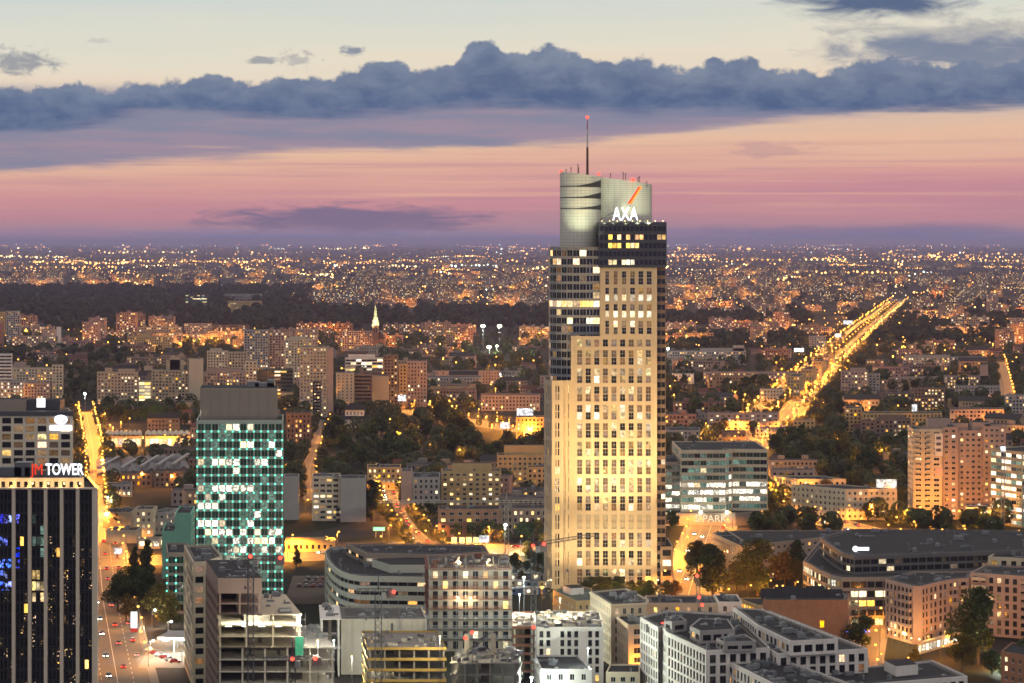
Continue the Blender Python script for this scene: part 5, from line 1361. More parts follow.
# ---------------- site yard between the scaffolded block and the skyscraper
CAB = [mat('white_cabin', (0.5, 0.5, 0.48), 0.6), mat('blue_cabin', (0.10, 0.16, 0.28), 0.6), mat('sand_cabin', (0.42, 0.34, 0.2), 0.6)]
rc = random.Random(19)
for k in range(14):
    px = 515 + (k % 5)*8 + rc.uniform(-1, 1); py = 580 + (k//5)*7 + rc.uniform(-1, 1); p = W(px, py)
    t = empty('site_cabin', p, '%s site cabin left of the skyscraper, row %s, %s from the left' % (['white', 'blue', 'sand coloured'][k % 3], ['one', 'two', 'three'][k//5], nth(k % 5 + 1)), 'site cabin', 'site cabins', rc.uniform(-0.1, 0.1))
    mb = MB(); mb.box((0, 0, 1.5), (6, 2.5, 2.8)); mb.obj('cabin_wall', CAB[k % 3], t); mb = MB(); mb.box((0, 0, 2.97), (6.2, 2.7, 0.14)); mb.obj('roof', STEEL, t); mb = MB(); mb.box((-1.2, -1.27, 1.7), (1.4, 0.06, 1.0)); mb.obj('window', L_PALE if k % 3 == 0 else G_DARK, t); mb = MB(); mb.box((1.5, -1.27, 1.15), (0.9, 0.06, 2.0)); mb.obj('door', DARKST, t)
    BLD_FOOT.append([(p.x-4, p.y-3), (p.x+4, p.y-3), (p.x+4, p.y+3), (p.x-4, p.y+3)])
# ------------------------------------------------------------------ the middle distance, block by block
PKB = dict(bay=3.0, sto=2.9, ww=0.5, wh=0.5, side=0.5, top=0.9, base=0.4, rec=0.2, mull=2, frame=FRAME_W, lit=HOME)
LIVELY = dict(PKB, lit=[('d', 62), ('m', 18), ('a', 5), ('w', 8), ('q', 4), ('p', 3)])
LOW = dict(PKB, sto=3.3, ww=0.4, lit=[('d', 76), ('m', 12), ('w', 6), ('p', 6)])
RIBB = dict(PKB, bay=6, ww=0.97, wh=0.45, sto=3.3, lit=[('d', 70), ('m', 10), ('w', 8), ('p', 8), ('W', 4)])
def base_Y(py): return EYE*F/(py-HZ)
def mid(x0, x1, yt, yb, label, wall=BEIGE, st=PKB, depth=14, roof=ROOF_D, cat='apartment block', parts=False, skew=0.0, units=2, seed=None, boxes=(), **kw):
    Y = base_Y(yb); skew += ((x0+x1)/2-512)/F*depth*0.85; pl = rect(x0, x1, Y, depth, skew)
    b = Bld(cat.replace(' ', '_'), label, cat, pl[0], seed=seed, parts=parts)
    h = top_h(yt, Y); b.vol(pl, 0, h, st, wall, roof, 0.5, units, **kw)
    for (a, c, t) in boxes:
        b.bulkhead(rect(a, c, Y+depth*0.3, depth*0.4, skew*0.4), h-0.5, top_h(t, Y), wall)
    b.finish(); return b
# left of the green tower, behind the market
mid(97, 138, 372, 409, 'beige slab of flats with yellow lit windows, left of the bright glass stair', BEIGE, LIVELY, boxes=((105, 112, 368), (118, 135, 369)))
mid(138.5, 151, 381, 406, 'short bright yellow glazed stair block between two beige slabs', CREAM, dict(RIBB, lit=[('p', 70), ('w', 30)], wh=0.75))
mid(151.5, 192, 370, 406, 'beige slab of flats right of the bright glass stair with stepped roof box', BEIGE, LIVELY, boxes=((144, 152, 366), (166, 184, 360), (170, 180, 357)))
mid(115, 205, 402, 413, 'long low windowless beige building beneath the twin slabs', BEIGE, None, 20, units=4)
mid(189, 203, 359, 407, 'tall blank beige block end behind the grey roof box', CREAM, dict(PKB, blind=(0,)), 14)
mid(203.5, 246, 372, 405, 'pinkish slab with warm windows right behind the grey roof box', PINK, LIVELY, boxes=((206, 240, 369),))
mid(207, 228, 351, 392, 'plain cream block with staggered roof behind the pinkish slab', CREAM, dict(PKB, lit=DARKISH), boxes=((210, 222, 348.5),))
mid(228.5, 247, 352, 392, 'second plain cream block joined to the staggered one on its right side', BEIGE, dict(PKB, lit=DARKISH))
mid(245, 257, 361, 402, 'slim cream block end with one lit window beside the dark residential building', CREAM, dict(PKB, lit=DARKISH))
mid(244, 268.5, 330, 381, 'tall grey-pink point block with lit windows behind the cream blocks', GREYW, LIVELY, seed=3)
mid(269, 293, 332, 380, 'tall point block with a lit amber stair column, second of the point blocks', PINK, LIVELY, seed=4)
mid(285, 312, 339, 386, 'broad pale point block with balconies right of the amber stair column', CREAM, LIVELY, seed=5, boxes=((290, 305, 336.5),))
mid(297, 318, 329, 376, 'orange tinted slab peering between the point blocks', PINK, LIVELY)
mid(184, 212, 323.5, 337, 'long low brick-pink slab behind the lamp cluster, left half', PINK, LIVELY); mid(212.5, 249, 325, 339, 'long low brick-pink slab behind the lamp cluster, right half', BRICK, LIVELY)
mid(268, 293, 369, 407, 'dark residential building with green glazed corner and yellow lit storeys', mat('dark_green_panel', (0.07, 0.08, 0.07), 0.5), dict(RIBB, lit=[('d', 40), ('w', 30), ('m', 20), ('G', 10)]), 16)
mid(256.5, 268, 370, 407, 'narrow dark glass wing of the yellow storeyed residential building', mat('dark_green_panel', (0.07, 0.08, 0.07), 0.5), dict(RIBB, lit=[('G', 70), ('d', 20), ('w', 10)]))
mid(299.5, 327, 347, 417, 'tall block with bright stair tower and a blank pink end wall', BEIGE, LIVELY, 22, seed=8, parts=True, skew=2)
mid(327.3, 333, 348, 417, 'blank pink end wall strip of the tall stair tower block', PINK, None, 20)
mid(313, 321, 381, 417, 'slim white lit balcony tower at the foot of the tall block', WHITE, dict(LIVELY, ww=0.7))
mid(342, 372, 331, 351, 'orange slab of flats just left of the church spire', PINK, LIVELY); mid(372.2, 378, 331, 351, 'narrow orange slab end touching the church spire', PINK, dict(PKB, lit=DARKISH))
mid(378.3, 384, 330.5, 349, 'dark block carrying one tall bright white light strip beside the spire', BROWN, dict(PKB, lit=DARKISH))
mid(345, 383, 358, 378, 'low office with white ribbon storeys in front of the spire', WHITE, dict(RIBB, wh=0.55), 16, boxes=((348, 375, 354.5),))
mid(383.3, 398, 355, 410, 'brown stair tower with a blue lamp and yellow lamp at its foot', BROWN, dict(LIVELY), 16, seed=9)
mid(336, 354, 373, 413, 'pale block with reddish panels on a plain end wall', CREAM, dict(PKB, lit=[('d', 1)], ww=0.3, bay=4.2), 16, parts=True); mid(354.2, 372, 374, 412, 'dark balcony-banded middle part of the pale panel block', BROWN, dict(RIBB, lit=DARKISH), 16)
mid(372.3, 389, 376, 411, 'beige plain part of the pale panel block toward the street canyon', BEIGE, dict(PKB, lit=DARKISH, blind=(0,)), 16)
mid(407, 427, 361, 407, 'tall pink tenement corner glowing at the end of the street canyon', PINK, LOW, 22, seed=10); mid(399, 407, 364, 408, 'narrow amber washed house front inside the street canyon', OCHRE, LOW, 16)
mid(428, 476, 389, 404, 'long tenement front glowing deep amber above the plaza trees', OCHRE, dict(LOW, lit=[('d', 80), ('a', 20)]), 16, ROOF_B, boxes=((430, 470, 386.5),))
mid(413, 482, 377, 391, 'broad institutional building with grey mansard behind the amber tenement', GREYW, dict(LOW, lit=DARKISH), 26, ROOF_B); mid(436, 500, 371, 384, 'long pale barrack-like building behind the grey mansard', PINK, dict(LOW, lit=DARKISH), 16)
mid(481, 540, 395, 411, 'long pinkish three storey building right of the amber tenement', PINK, LOW, 22, ROOF_B); mid(540, 548, 376, 394, 'small pink house at the skyscraper edge above the long pinkish building', PINK, LOW)
mid(516, 552, 417, 440, 'amber flooded corner building with a white billboard on the plaza', OCHRE, dict(LOW, lit=[('d', 50), ('a', 30), ('w', 20)]), 20)
mid(441, 501, 471, 507, 'yellowish six storey block with a flat roof box in the centre', OCHRE, dict(LIVELY, bay=3.6, lit=[('d', 62), ('w', 12), ('p', 16), ('W', 4), ('m', 6)]), 16, parts=True, boxes=((452, 492, 464),), seed=12, units=5)
mid(497, 548, 455, 487, 'larger yellow-brown block behind the six storey block by the skyscraper', OCHRE, LIVELY, 18, parts=True, boxes=((504, 545, 446),), seed=13); mid(527, 552, 467, 494, 'short stepped wing of the yellow-brown block against the skyscraper', OCHRE, LIVELY, 12)
mid(512, 550, 490, 506, 'dark roofed building with amber lit canopy left of the skyscraper', BROWN, dict(LIVELY, lit=[('d', 50), ('w', 30), ('a', 20)]), 18, units=5)
mid(438, 500, 509, 537, 'long dark brick building with a green lamp and few lit windows', BRICK, dict(LOW, bay=4.5, ww=0.5, lit=[('d', 78), ('w', 14), ('p', 8)]), 18, parts=True, seed=14, units=4); mid(500.3, 548, 508, 538, 'dark wing behind the bright star lamp beside the skyscraper', BROWN, dict(LOW, lit=[('d', 80), ('w', 20)]), 16, units=4)
mid(312, 340, 476, 521, 'small block covered in balconies joined to a blank wall', CREAM, dict(LIVELY, bay=4.0, ww=0.74, lit=[('d', 60), ('w', 20), ('p', 12), ('m', 8)]), 18, parts=True, seed=15, units=4)
mid(340.2, 366, 478, 522, 'blank greyish wall block right of the balconied block', GREYW, None, 18, units=3)
mid(367, 401, 467, 490, 'cream mansard house with lit yellow front behind the poplar', OCHRE, dict(LOW, lit=[('d', 40), ('a', 20), ('w', 40)]), 20, ROOF_D, units=6)
mid(401, 412, 471, 512, 'tall narrow firewall lit orange, edge of the tenement row', PINK, None, 18); mid(412.3, 440, 477, 512, 'tenement with dark cluttered roof between firewall and six storey block', GREYW, LOW, 30, units=10)
mid(284, 299, 476, 520, 'grey blank side wall right of the green glass tower', GREYW, None, 14); mid(285, 335, 541, 552, 'orange lit three storey house facing the cross street', OCHRE, dict(LOW, lit=[('d', 80), ('a', 20)]), 14, boxes=((286, 325, 538),), seed=16)
mid(336, 352, 508, 521, 'small low pale house under the blank greyish wall', CREAM, LOW, 8, units=0)
mid(286, 311, 413, 448, 'brown tenement with amber lit windows in the back street behind the green tower', BRICK, dict(LOW, lit=[('d', 62), ('a', 24), ('w', 14)]), 14, seed=33)
# market hall and its pavilion
for k, (x0, x1, yt, yb, lab) in enumerate([(97, 122, 455, 484, 'dark sheet roofed market shed nearest the dark glass tower'), (122.5, 143, 455, 484, 'dark sheet roofed market shed second from the dark glass tower'),
                                       (143.5, 160, 454, 482, 'narrow market shed with a raised roof light'), (160.5, 176, 453, 481, 'market shed second from the green glass tower'), (176.5, 191, 452, 480, 'market shed nearest the green glass tower')]):
    Y = base_Y(yb); D = base_Y(yt+14)-Y; x_0, x_1 = (x0-512)*Y/F, (x1-512)*Y/F; sk = -0.17*D
    b = Bld('market_hall', lab, 'market hall', (x_0, Y)); BLD_FOOT.append(rect(x0, x1, Y, D, sk)); mb = MB(); xm = (x_0+x_1)/2
    mb.prism(rect(x0, x1, Y, D, sk), 0, 6); b.part(mb, 'wall', BROWN); mb = MB()
    mb.quad((x_0, Y-0.5, 6), (xm, Y-0.5, 9), (xm+sk, Y+D, 9), (x_0+sk, Y+D, 6)); mb.quad((xm, Y-0.5, 9), (x_1, Y-0.5, 6), (x_1+sk, Y+D, 6), (xm+sk, Y+D, 9)); mb.poly([(x_0, Y-0.3, 6), (x_1, Y-0.3, 6), (xm, Y-0.3, 9)])
    b.part(mb, 'roof', mat('sheet_roof', (0.10, 0.09, 0.095), 0.6, 0.4, 0.3, 0.15)); mb = MB(); mb.box((xm+sk*0.5, Y+D*0.5, 9.3), (2.0, D*0.8, 0.9), 0, -0.0); b.part(mb, 'roof_light', GREYW)
mid(120, 152, 473, 487, 'dark gabled shop with one amber doorway in front of the market sheds', BROWN, dict(LOW, lit=[('d', 70), ('a', 30)]), 14); mid(154, 190, 471, 488, 'low brown market annex behind small trees', BROWN, LOW, 14); mid(107, 132, 484, 497, 'grey flat shop with pale lit windows below the market', GREYW, dict(LOW, lit=[('d', 60), ('p', 40)]), 12)
Y = base_Y(447)
for x0, x1, lab in ((104, 141, 'amber glowing shopping pavilion with rippled roof, end nearest the busy street'), (145, 190, 'amber glowing shopping pavilion with rippled roof, end nearest the green tower')):
    b = Bld('pavilion', lab, 'pavilion', ((x0-512)*Y/F, Y)); pl = rect(x0, x1, Y, 38, -5)
    b.vol(pl, 0, 8, dict(bay=3.2, sto=6.5, ww=0.84, wh=0.72, side=0.3, top=1, base=0.2, rec=0.4, frame=FRAME_S, lit=[('p', 50), ('W', 30), ('w', 20)]), CREAM, OCHRE, 0.3, 0)
    mb = MB(); n = 8
    for k in range(n):
        xa, xb = pl[0][0] + (pl[1][0]-pl[0][0])*k/n, pl[0][0] + (pl[1][0]-pl[0][0])*(k+1)/n
        for t in range(4):
            f0, f1 = t/4, (t+1)/4; z0, z1 = 8.2+1.6*math.sin(math.pi*f0), 8.2+1.6*math.sin(math.pi*f1); p0, p1 = xa+(xb-xa)*f0, xa+(xb-xa)*f1
            mb.quad((p0, Y-2, z0), (p1, Y-2, z1), (p1-5, Y+38, z1), (p0-5, Y+38, z0))
    b.part(mb, 'rippled_roof', CREAM); b.finish()
# far left
mid(6, 20, 311, 346, 'tall grey slab tower with lit window columns at the far side of the amber depot', GREYW, LIVELY); mid(-12, 5, 312, 344, 'amber washed slab cut by the frame edge', OCHRE, LIVELY)
mid(12, 58, 336, 352, 'long pink slab with scattered windows and a tall chimney wall', PINK, LIVELY); mid(56.5, 61, 327, 350, 'thin pale chimney wall at the end of the long pink slab', WHITE, None, 6, units=0); mid(43, 56, 330, 345, 'grey stepped hall beside the thin chimney wall', GREYW, LOW)
mid(68, 86, 343.5, 351, 'little house flooded in orange light among dark trees', OCHRE, dict(LOW, lit=[('a', 30), ('d', 70)])); mid(103, 112, 344, 350, 'tiny orange lit house left of the amber block', OCHRE, LOW); mid(127.5, 172, 336.5, 352, 'amber lit block with dark tree before it', OCHRE, dict(LOW, lit=[('d', 80), ('a', 20)]), boxes=((140, 150, 333.5),))
mid(-8, 12, 354, 396, 'white louvred tower end at the frame edge', WHITE, dict(RIBB, lit=DARKISH)); mid(12, 30, 366, 385, 'pinkish houses with amber windows near the louvred tower end', PINK, LIVELY, boxes=((14, 26, 362),)); mid(10, 62, 368, 392, 'long cream slab with a taller bay behind the gridded office', CREAM, LIVELY, boxes=((53, 62, 366),)); mid(0, 36, 381, 404, 'low building with bright white window row above the gridded office', GREYW, dict(LOW, lit=[('W', 45), ('p', 20), ('d', 35)])); mid(24, 50, 383, 405, 'pink low building with lit windows above the gridded office', PINK, LIVELY); mid(52, 63, 365, 402, 'cream stair tower with yellow windows above the gridded office', CREAM, LIVELY)
mid(0, 32, 402, 424, 'pale roof pavilion with dark windows right behind the gridded office', CREAM, LOW)
# beyond the wood
mid(185.5, 207, 294.5, 311, 'modern glass office edged in pale green light in front of the dark wood', DARKST, dict(RIBB, bay=5, lit=[('d', 55), ('g', 30), ('p', 15)])); mid(224, 262, 294, 303, 'pale flat hall beyond the dark wood right of the glass office', GREYW, dict(RIBB, lit=[('d', 80), ('g', 20)])); mid(228, 262, 301, 312, 'low hall with amber outline beyond the dark wood', OCHRE, LOW)
# right of the skyscraper
mid(667, 746, 351, 365, 'long white flat institute with lit entrance among trees', GREYW, LIVELY, 30, boxes=((700, 745, 348.5), (733, 744, 345.5))); mid(703, 797, 372, 385, 'long two storey block with a glowing window row', PINK, dict(LOW, lit=[('d', 40), ('w', 40), ('a', 20)]), 16); mid(672, 694, 374, 384, 'small white building with lit corner right of the skyscraper', WHITE, LIVELY); mid(786, 802, 374, 386, 'amber side building joining the long two storey block to the boulevard', OCHRE, LOW)
mid(708, 779.5, 413, 431, 'long plain pinkish four storey block with small square windows', PINK, dict(LOW, bay=4.5, ww=0.45, wh=0.42, lit=[('d', 84), ('W', 6), ('p', 10)]), 14, parts=True, seed=17); mid(793, 815, 420, 438, 'small amber house at the bend of the boulevard', OCHRE, dict(LOW, lit=DARKISH)); mid(760, 783, 389, 404, 'pale house with dark roof beside the trees left of the boulevard', CREAM, LOW)
mid(664, 700, 430, 444, 'flat industrial roofs behind the green ribbon office', GREYW, LOW, 30, units=5); mid(722, 746, 432, 444, 'brown flat workshop behind the green ribbon office', BROWN, LOW, 20); mid(755, 808, 428, 437, 'low white shed row by the dark trees', GREYW, LOW, 12)
mid(771, 815, 470, 488, 'pink brick house with tall windows behind amber trees', PINK, dict(LOW, bay=4, lit=DARKISH), 16, ROOF_B); mid(770, 816, 456, 468, 'low dark garden house in the trees right of the green ribbon office', BROWN, LOW, 10)
mid(797, 846, 479, 500, 'long white low apartment row with dark roof slanting past the amber trees', CREAM, LOW, 22, skew=-14); mid(846, 897, 489, 520, 'cream corner apartment row carrying the white lit billboard', CREAM, LOW, 26, skew=-30, parts=True, seed=18)
Y = base_Y(520)
b = Bld('apartment_block', 'great panel apartment tower with balconies, pale banners and many lit windows', 'apartment block', ((914-512)*Y/F, Y), seed=19)
h = top_h(429, Y); PT = dict(PKB, bay=3.2, ww=0.46, wh=0.46, lit=[('d', 68), ('m', 12), ('w', 11), ('a', 3), ('p', 5), ('W', 1)])
b.vol(rect(913, 942, Y, 18), 0, h, dict(PT, bay=5.2, ww=0.6, lit=DARKISH), CREAM, ROOF_D, 0.6, 3, wname='balcony_wing'); b.vol(rect(942.1, 958, Y+2, 18), 0, h+1, PT, PINK, ROOF_D, 0.6, 2); b.vol(rect(958.1, 983, Y+4, 18), 0, h-1, PT, PINK, ROOF_D, 0.6, 2); b.vol(rect(983.1, 1006, Y+1, 18), 0, h+1.5, PT, PINK, ROOF_D, 0.6, 2)
for k in range(16):
    for a, c in ((914, 919.5), (926, 930)): b.balcony(((a-512)*Y/F, Y), ((c-512)*Y/F, Y), 3.2+k*2.9, 1.2, [CREAM, CREAM])
for x0, x1, y0, y1, m_ in ((934.5, 942.5, 433.5, 456, WHITE), (934.5, 942.5, 468, 476, mat('pinkish_banner', (0.6, 0.42, 0.4)))):
    mb = MB(); S_ = Y/F; mb.box(((x0+x1-1024)/2*S_, Y-0.35, (top_h(y0, Y)+top_h(y1, Y))/2), ((x1-x0)*S_, 0.1, (y1-y0)*S_)); b.part(mb, 'banner', m_)
mb = MB(); S_ = Y/F
for zz in (438, 444, 450): mb.box(((938.5-512)*S_, Y-0.42, top_h(zz, Y)), (2.6, 0.06, 1.6))
b.part(mb, 'banner_mark', mat('banner_dark_mark', (0.10, 0.09, 0.12)))
for (a, c, t) in ((928, 950, 419), (950, 968, 424), (972, 990, 423), (985, 1003, 425)):
    b.bulkhead(rect(a, c, Y+6, 8), h-1, top_h(t, Y), PINK)
for px in (930, 935, 941, 968): mb = MB(); mb.bar(((px-512)*S_, Y+8, h+3), ((px-512)*S_, Y+8, h+9), 0.12); b.part(mb, 'aerial', DARKST)
b.finish()
mid(966, 1000, 507, 523, 'white lit shop base under the panel apartment tower', WHITE, dict(LOW, bay=4, ww=0.85, wh=0.6, lit=[('W', 40), ('w', 40), ('d', 20)]), 10)
Y = base_Y(528); b = Bld('office_block', 'glass office with bright greenish ribbons cut by the frame edge', 'office block', ((1000-512)*Y/F, Y), seed=20)
b.vol([((999-512)*Y/F, Y+24), ((1022-512)*Y/F, Y), ((1075-512)*Y/F, Y+10), ((1060-512)*Y/F, Y+50)], 0, top_h(452, Y), dict(RIBB, sto=3.7, bay=4, wh=0.58, lit=[('W', 36), ('g', 34), ('d', 22), ('p', 8)]), BEIGE, ROOF_D, 0.6, 3); b.finish()
mid(845, 862, 408, 432, 'amber lit end of the long boulevard terrace', OCHRE, dict(LIVELY, lit=[('d', 80), ('a', 20)]), 20, seed=21); mid(862, 942, 413, 434, 'long amber lit terrace with attic dormers along the boulevard', OCHRE, dict(LOW, lit=[('d', 85), ('a', 15)]), 20, ROOF_D, units=8)
mid(861, 875, 421, 446, 'dark balcony block left part before the long terrace', BROWN, dict(LIVELY, lit=DARKISH)); mid(875.3, 911, 419, 446, 'dark grey balcony block before the long terrace', BROWN, LIVELY, 16, boxes=((880, 905, 416),))
mid(841, 868, 371, 399, 'pink point block with lit windows right of the boulevard', PINK, LIVELY, 18, boxes=((850, 866, 368),)); mid(868.3, 880, 374, 398, 'shaded side wing of the pink point block', GREYW, dict(PKB, lit=DARKISH)); mid(866, 884, 360, 375, 'low brown block behind the pink point block', BROWN, LIVELY)
mid(903, 986, 357, 371, 'long slab with a cluster of yellow windows behind dark trees', GREYW, LIVELY, 16, boxes=((905, 950, 355),)); mid(900, 938, 377, 388, 'low pale two storey school, left wing', PINK, LOW); mid(944, 988, 376, 389, 'low pale two storey school, right wing with lit row', PINK, dict(LOW, lit=[('d', 50), ('w', 50)])); mid(980, 988, 365, 389, 'plain end block behind the pale school', PINK, None, 10); mid(955, 1000, 386, 397, 'flat grey shed behind the yellow windowed houses', GREYW, LOW)
mid(887, 912, 393, 407, 'low house with row of yellow windows before the school', BROWN, dict(LIVELY, lit=[('d', 50), ('w', 50)])); mid(914, 945, 388, 411, 'dark house with many yellow windows and white roof lamp', BROWN, dict(LIVELY, lit=[('d', 50), ('w', 35), ('p', 15)])); mid(948, 959, 399, 408, 'small orange glowing house among trees', OCHRE, None, 10); mid(950, 1004, 409, 430, 'pale slab behind the great panel tower with slanted roof', PINK, LIVELY, 18); mid(1005, 1040, 395, 418, 'grey block end at the frame edge above the road', GREYW, LIVELY); mid(1010, 1040, 318, 333, 'pink slab at the frame edge beyond the dark wood', PINK, LIVELY)
for k, (x0, x1, yt, yb, lab) in enumerate([(787, 800, 376, 400, 'amber washed terrace house nearest on the boulevard, first of its row'), (800.5, 812, 369, 391, 'amber washed terrace house second on the boulevard row'), (812.5, 822, 361, 382, 'amber washed terrace house third on the boulevard row'), (822.5, 829, 354, 374, 'amber washed terrace house last of the boulevard row')]):
    mid(x0, x1, yt, yb, lab, OCHRE, dict(LOW, lit=[('d', 80), ('a', 20)]), 40, skew=6)
mid(809, 826, 336, 354, 'grey pink point block left of the boulevard bend', GREYW, LIVELY); mid(821, 832, 327, 338, 'low block by white screens on the boulevard', PINK, LIVELY)
# grey long block with lit stair and its wing, right of the near trees
pl = roofpoly([(750, 545), (843, 535), (843, 530), (728, 530.5)], 16)
b = Bld('apartment_block', 'long brown block with a bright yellow stair column behind the near trees', 'apartment block', pl[0], seed=60)
b.vol(pl, 0, 16, dict(PKB, bay=4.0, ww=0.4, wh=0.45, lit=[('d', 70), ('w', 10), ('p', 14), ('a', 6)], row=lambda r, n, c, m, w, g: 'p' if c == m//2 else None), TAUPE, ROOF_D, 0.5, 5)
pl = roofpoly([(712, 533), (741, 546), (750, 544.5), (728, 530.5)], 16); b.vol(pl, 0, 16, dict(PKB, bay=3.6, lit=DARKISH), BEIGE, ROOF_D, 0.5, 4, wname='wing_wall'); b.finish()
# villa with hipped roof, church, stadium masts, billboards
Y = base_Y(428); S_ = Y/F
b = Bld('villa', 'white villa with dark hipped pagoda-like roof at the park edge', 'villa', ((354-512)*S_, Y), seed=61)
def hip(b, x0, x1, Y0, d, z0, z1, m=ROOF_D, over=1.2):
    x0 -= over; x1 += over; Y0 -= over; d += 2*over; xm = (x0+x1)/2; k = (x1-x0)*0.22; ym = Y0+d/2; mb = MB()
    a, c, e, f = (x0, Y0, z0), (x1, Y0, z0), (x1, Y0+d, z0), (x0, Y0+d, z0); g, h_ = (xm-k, ym, z1), (xm+k, ym, z1)
    mb.poly([a, c, h_, g]); mb.poly([c, e, h_]); mb.poly([e, f, g, h_]); mb.poly([f, a, g]); b.part(mb, 'hipped_roof', m)
b.vol(rect(337, 371, Y, 18), 0, 7, dict(LOW, lit=[('d', 70), ('w', 30)]), WHITE, ROOF_D, 0.2); hip(b, (337-512)*S_, (371-512)*S_, Y, 18, 7, 12); b.vol(rect(345, 364, Y+4, 10), 9, 14.5, dict(LOW, lit=[('d', 90), ('w', 10)]), WHITE, ROOF_D, 0.2, wname='upper_wall', foot=False); hip(b, (345-512)*S_, (364-512)*S_, Y+4, 10, 14.5, 20); b.finish()
Y = base_Y(352); S_ = Y/F; cx = (375.5-512)*S_; GSP = mat('copper_green_spire', (0.36, 0.37, 0.26), 0.7, 0.3, 0.2, 0.2)
b = Bld('church', 'church with tall slender green lit spire rising above the roofs', 'church', (cx, Y))
mb = MB(); mb.box((cx, Y, 18), (8, 8, 36)); mb.box((cx, Y, 36.4), (9, 9, 0.8)); b.part(mb, 'tower', BRICK)
mb = MB(); mb.bar((cx, Y, 36.8), (cx, Y, 65), 4.6, 0, 8, 0.1)
for sx in (-3.6, 3.6):
    for sy in (-3.6, 3.6): mb.bar((cx+sx, Y+sy, 36.8), (cx+sx, Y+sy, 44), 0.9, 0, 6, 0.05)
b.part(mb, 'spire', GSP); mb = MB(); mb.box((cx+6, Y+16, 9), (13, 30, 18)); b.part(mb, 'nave', BRICK); mb = MB(); mb.poly([(cx-1, Y+1, 18), (cx+13, Y+1, 18), (cx+6, Y+1, 28)]); mb.quad((cx-1, Y+1, 18), (cx+6, Y+1, 28), (cx+6, Y+31, 28), (cx-1, Y+31, 18)); mb.quad((cx+6, Y+1, 28), (cx+13, Y+1, 18), (cx+13, Y+31, 18), (cx+6, Y+31, 28)); b.part(mb, 'roof', ROOF_B)
for sx in (-1.4, 1.4): mb = MB(); mb.box((cx+sx, Y-4.05, 30), (1.2, 0.12, 5)); b.part(mb, 'window', G_DARK)
for sx, sy in ((-14, -16), (16, -16)): floodlight((cx+sx, Y+sy, 22), (cx, Y, 50), 170000, (1.0, 0.96, 0.55), 40, 'floodlight on a roof %s of the church aimed at its spire' % ('left' if sx < 0 else 'right'), 'church floodlights', size=0.6)
def mast(px, py, Y, n, label, k=1.0, col=(0.95, 1.0, 0.75), power=70000, gm=None):
    x = (px-512)*Y/F; z = top_h(py, Y); t = empty('floodlight_mast', (x, Y, 0), label, 'floodlight mast', 'stadium floodlights'); mb = MB(); mb.bar((0, 0, 0), (0, 0, z), 0.5, 0, 6, 0.3); mb.box((0, 0.5, z), (5*k, 0.3, 2.4*k)); mb.obj('pole', DARKST, t)
    for i in range(n):
        mb = MB(); mb.ball((-1.8*k + 3.6*k*(i+0.5)/n, -0.3, z), 1.9*k, 0, 8, 5); mb.obj('lamp_glass', gm or GL_SP, t)
    if power: link('lamp_light', point(power, col), t, loc=(0, -9.0*k, z-2.0*k))
GL_YG = glow('stadium_lamp_glass', (1.0, 0.80, 0.28), 2.4); GL_SP = glow('sports_lamp_glass', (1.0, 0.96, 0.62), 7.0)
Y = base_Y(352); mast(483, 326, Y, 3, 'left one of two brilliant sports ground masts beyond the park'); mast(499.5, 326, Y, 3, 'right one of two brilliant sports ground masts beyond the park'); mast(489, 347, base_Y(360), 2, 'lower sports ground mast beneath the two brilliant ones'); mast(497, 346, base_Y(360), 1, 'small sports ground lamp right under the brilliant pair', 0.7)
for k in range(8): mast(806 + k*5.6, 259.5, 9500, 1, 'distant stadium mast in the yellow row near the horizon, %s from its tower end' % nth(k+1), 2.0, power=0, gm=GL_YG)
BWN = lit('screen_picture', (0.95, 0.97, 1.0), 0.9, 0.15, 0.5, 0.6)
def board(px, py, w, h, Y, label, k=BWN):
    t = empty('billboard', ((px-512)*Y/F, Y, 0), label, 'billboard'); z = top_h(py, Y); s = Y/F; mb = MB(); mb.box((0, 0, z), (w*s, 0.3, h*s)); mb.obj('screen', k or SIGN_W, t)
    mb = MB(); mb.box((0, 0.35, z), (w*s+0.6, 0.3, h*s+0.6)); mb.bar((-w*s*0.3, 0.4, 0), (-w*s*0.3, 0.4, z), 0.3); mb.bar((w*s*0.3, 0.4, 0), (w*s*0.3, 0.4, z), 0.3); mb.obj('support_frame', STEEL, t)
BW = lit('pale_screen_picture', (1.0, 0.97, 0.85), 0.75, 0.1, 0.6, 0.6)
board(525, 412, 16, 7, base_Y(438), 'white billboard on the amber corner building by the skyscraper'); board(505, 425.5, 9, 6, base_Y(436), 'small white screen standing in the amber plaza'); board(402, 398, 8, 6, base_Y(410), 'white screen at the end of the street canyon'); board(886.5, 484, 20, 9, base_Y(513), 'pale lit billboard on the roof of the cream corner row', BW); board(848, 322.5, 9, 4, base_Y(338), 'white screen beside the boulevard far end'); board(838, 335.5, 6, 3.5, base_Y(345), 'smaller white screen on the boulevard edge'); board(799, 350, 9, 3, base_Y(360), 'greenish white board in the trees left of the boulevard', GL_WHT)
board(914.5, 408, 5, 7, base_Y(425), 'upright white screen on the long amber terrace'); board(118, 551, 7.5, 5.5, base_Y(560), 'white poster panel on the wide amber street'); board(381, 338, 1.8, 13, base_Y(349)-1.5, 'tall white light strip beside the church spire'); board(1003, 449, 5, 5, base_Y(528), 'white neon sign on the glass office at the frame edge'); board(379, 529, 11, 3, base_Y(538), 'green glowing filling station strip by the red lit lane', glow('sign_green', (0.3, 1.0, 0.35), 2.0))
for k, px in enumerate((454, 462, 469, 476)): board(px, 540, 4.5, 4.5, base_Y(549), '%s glowing poster from the left in the row by the bright star lamp' % nth(k+1), glow('poster_yellow_green', (0.85, 1.0, 0.25), 1.6))
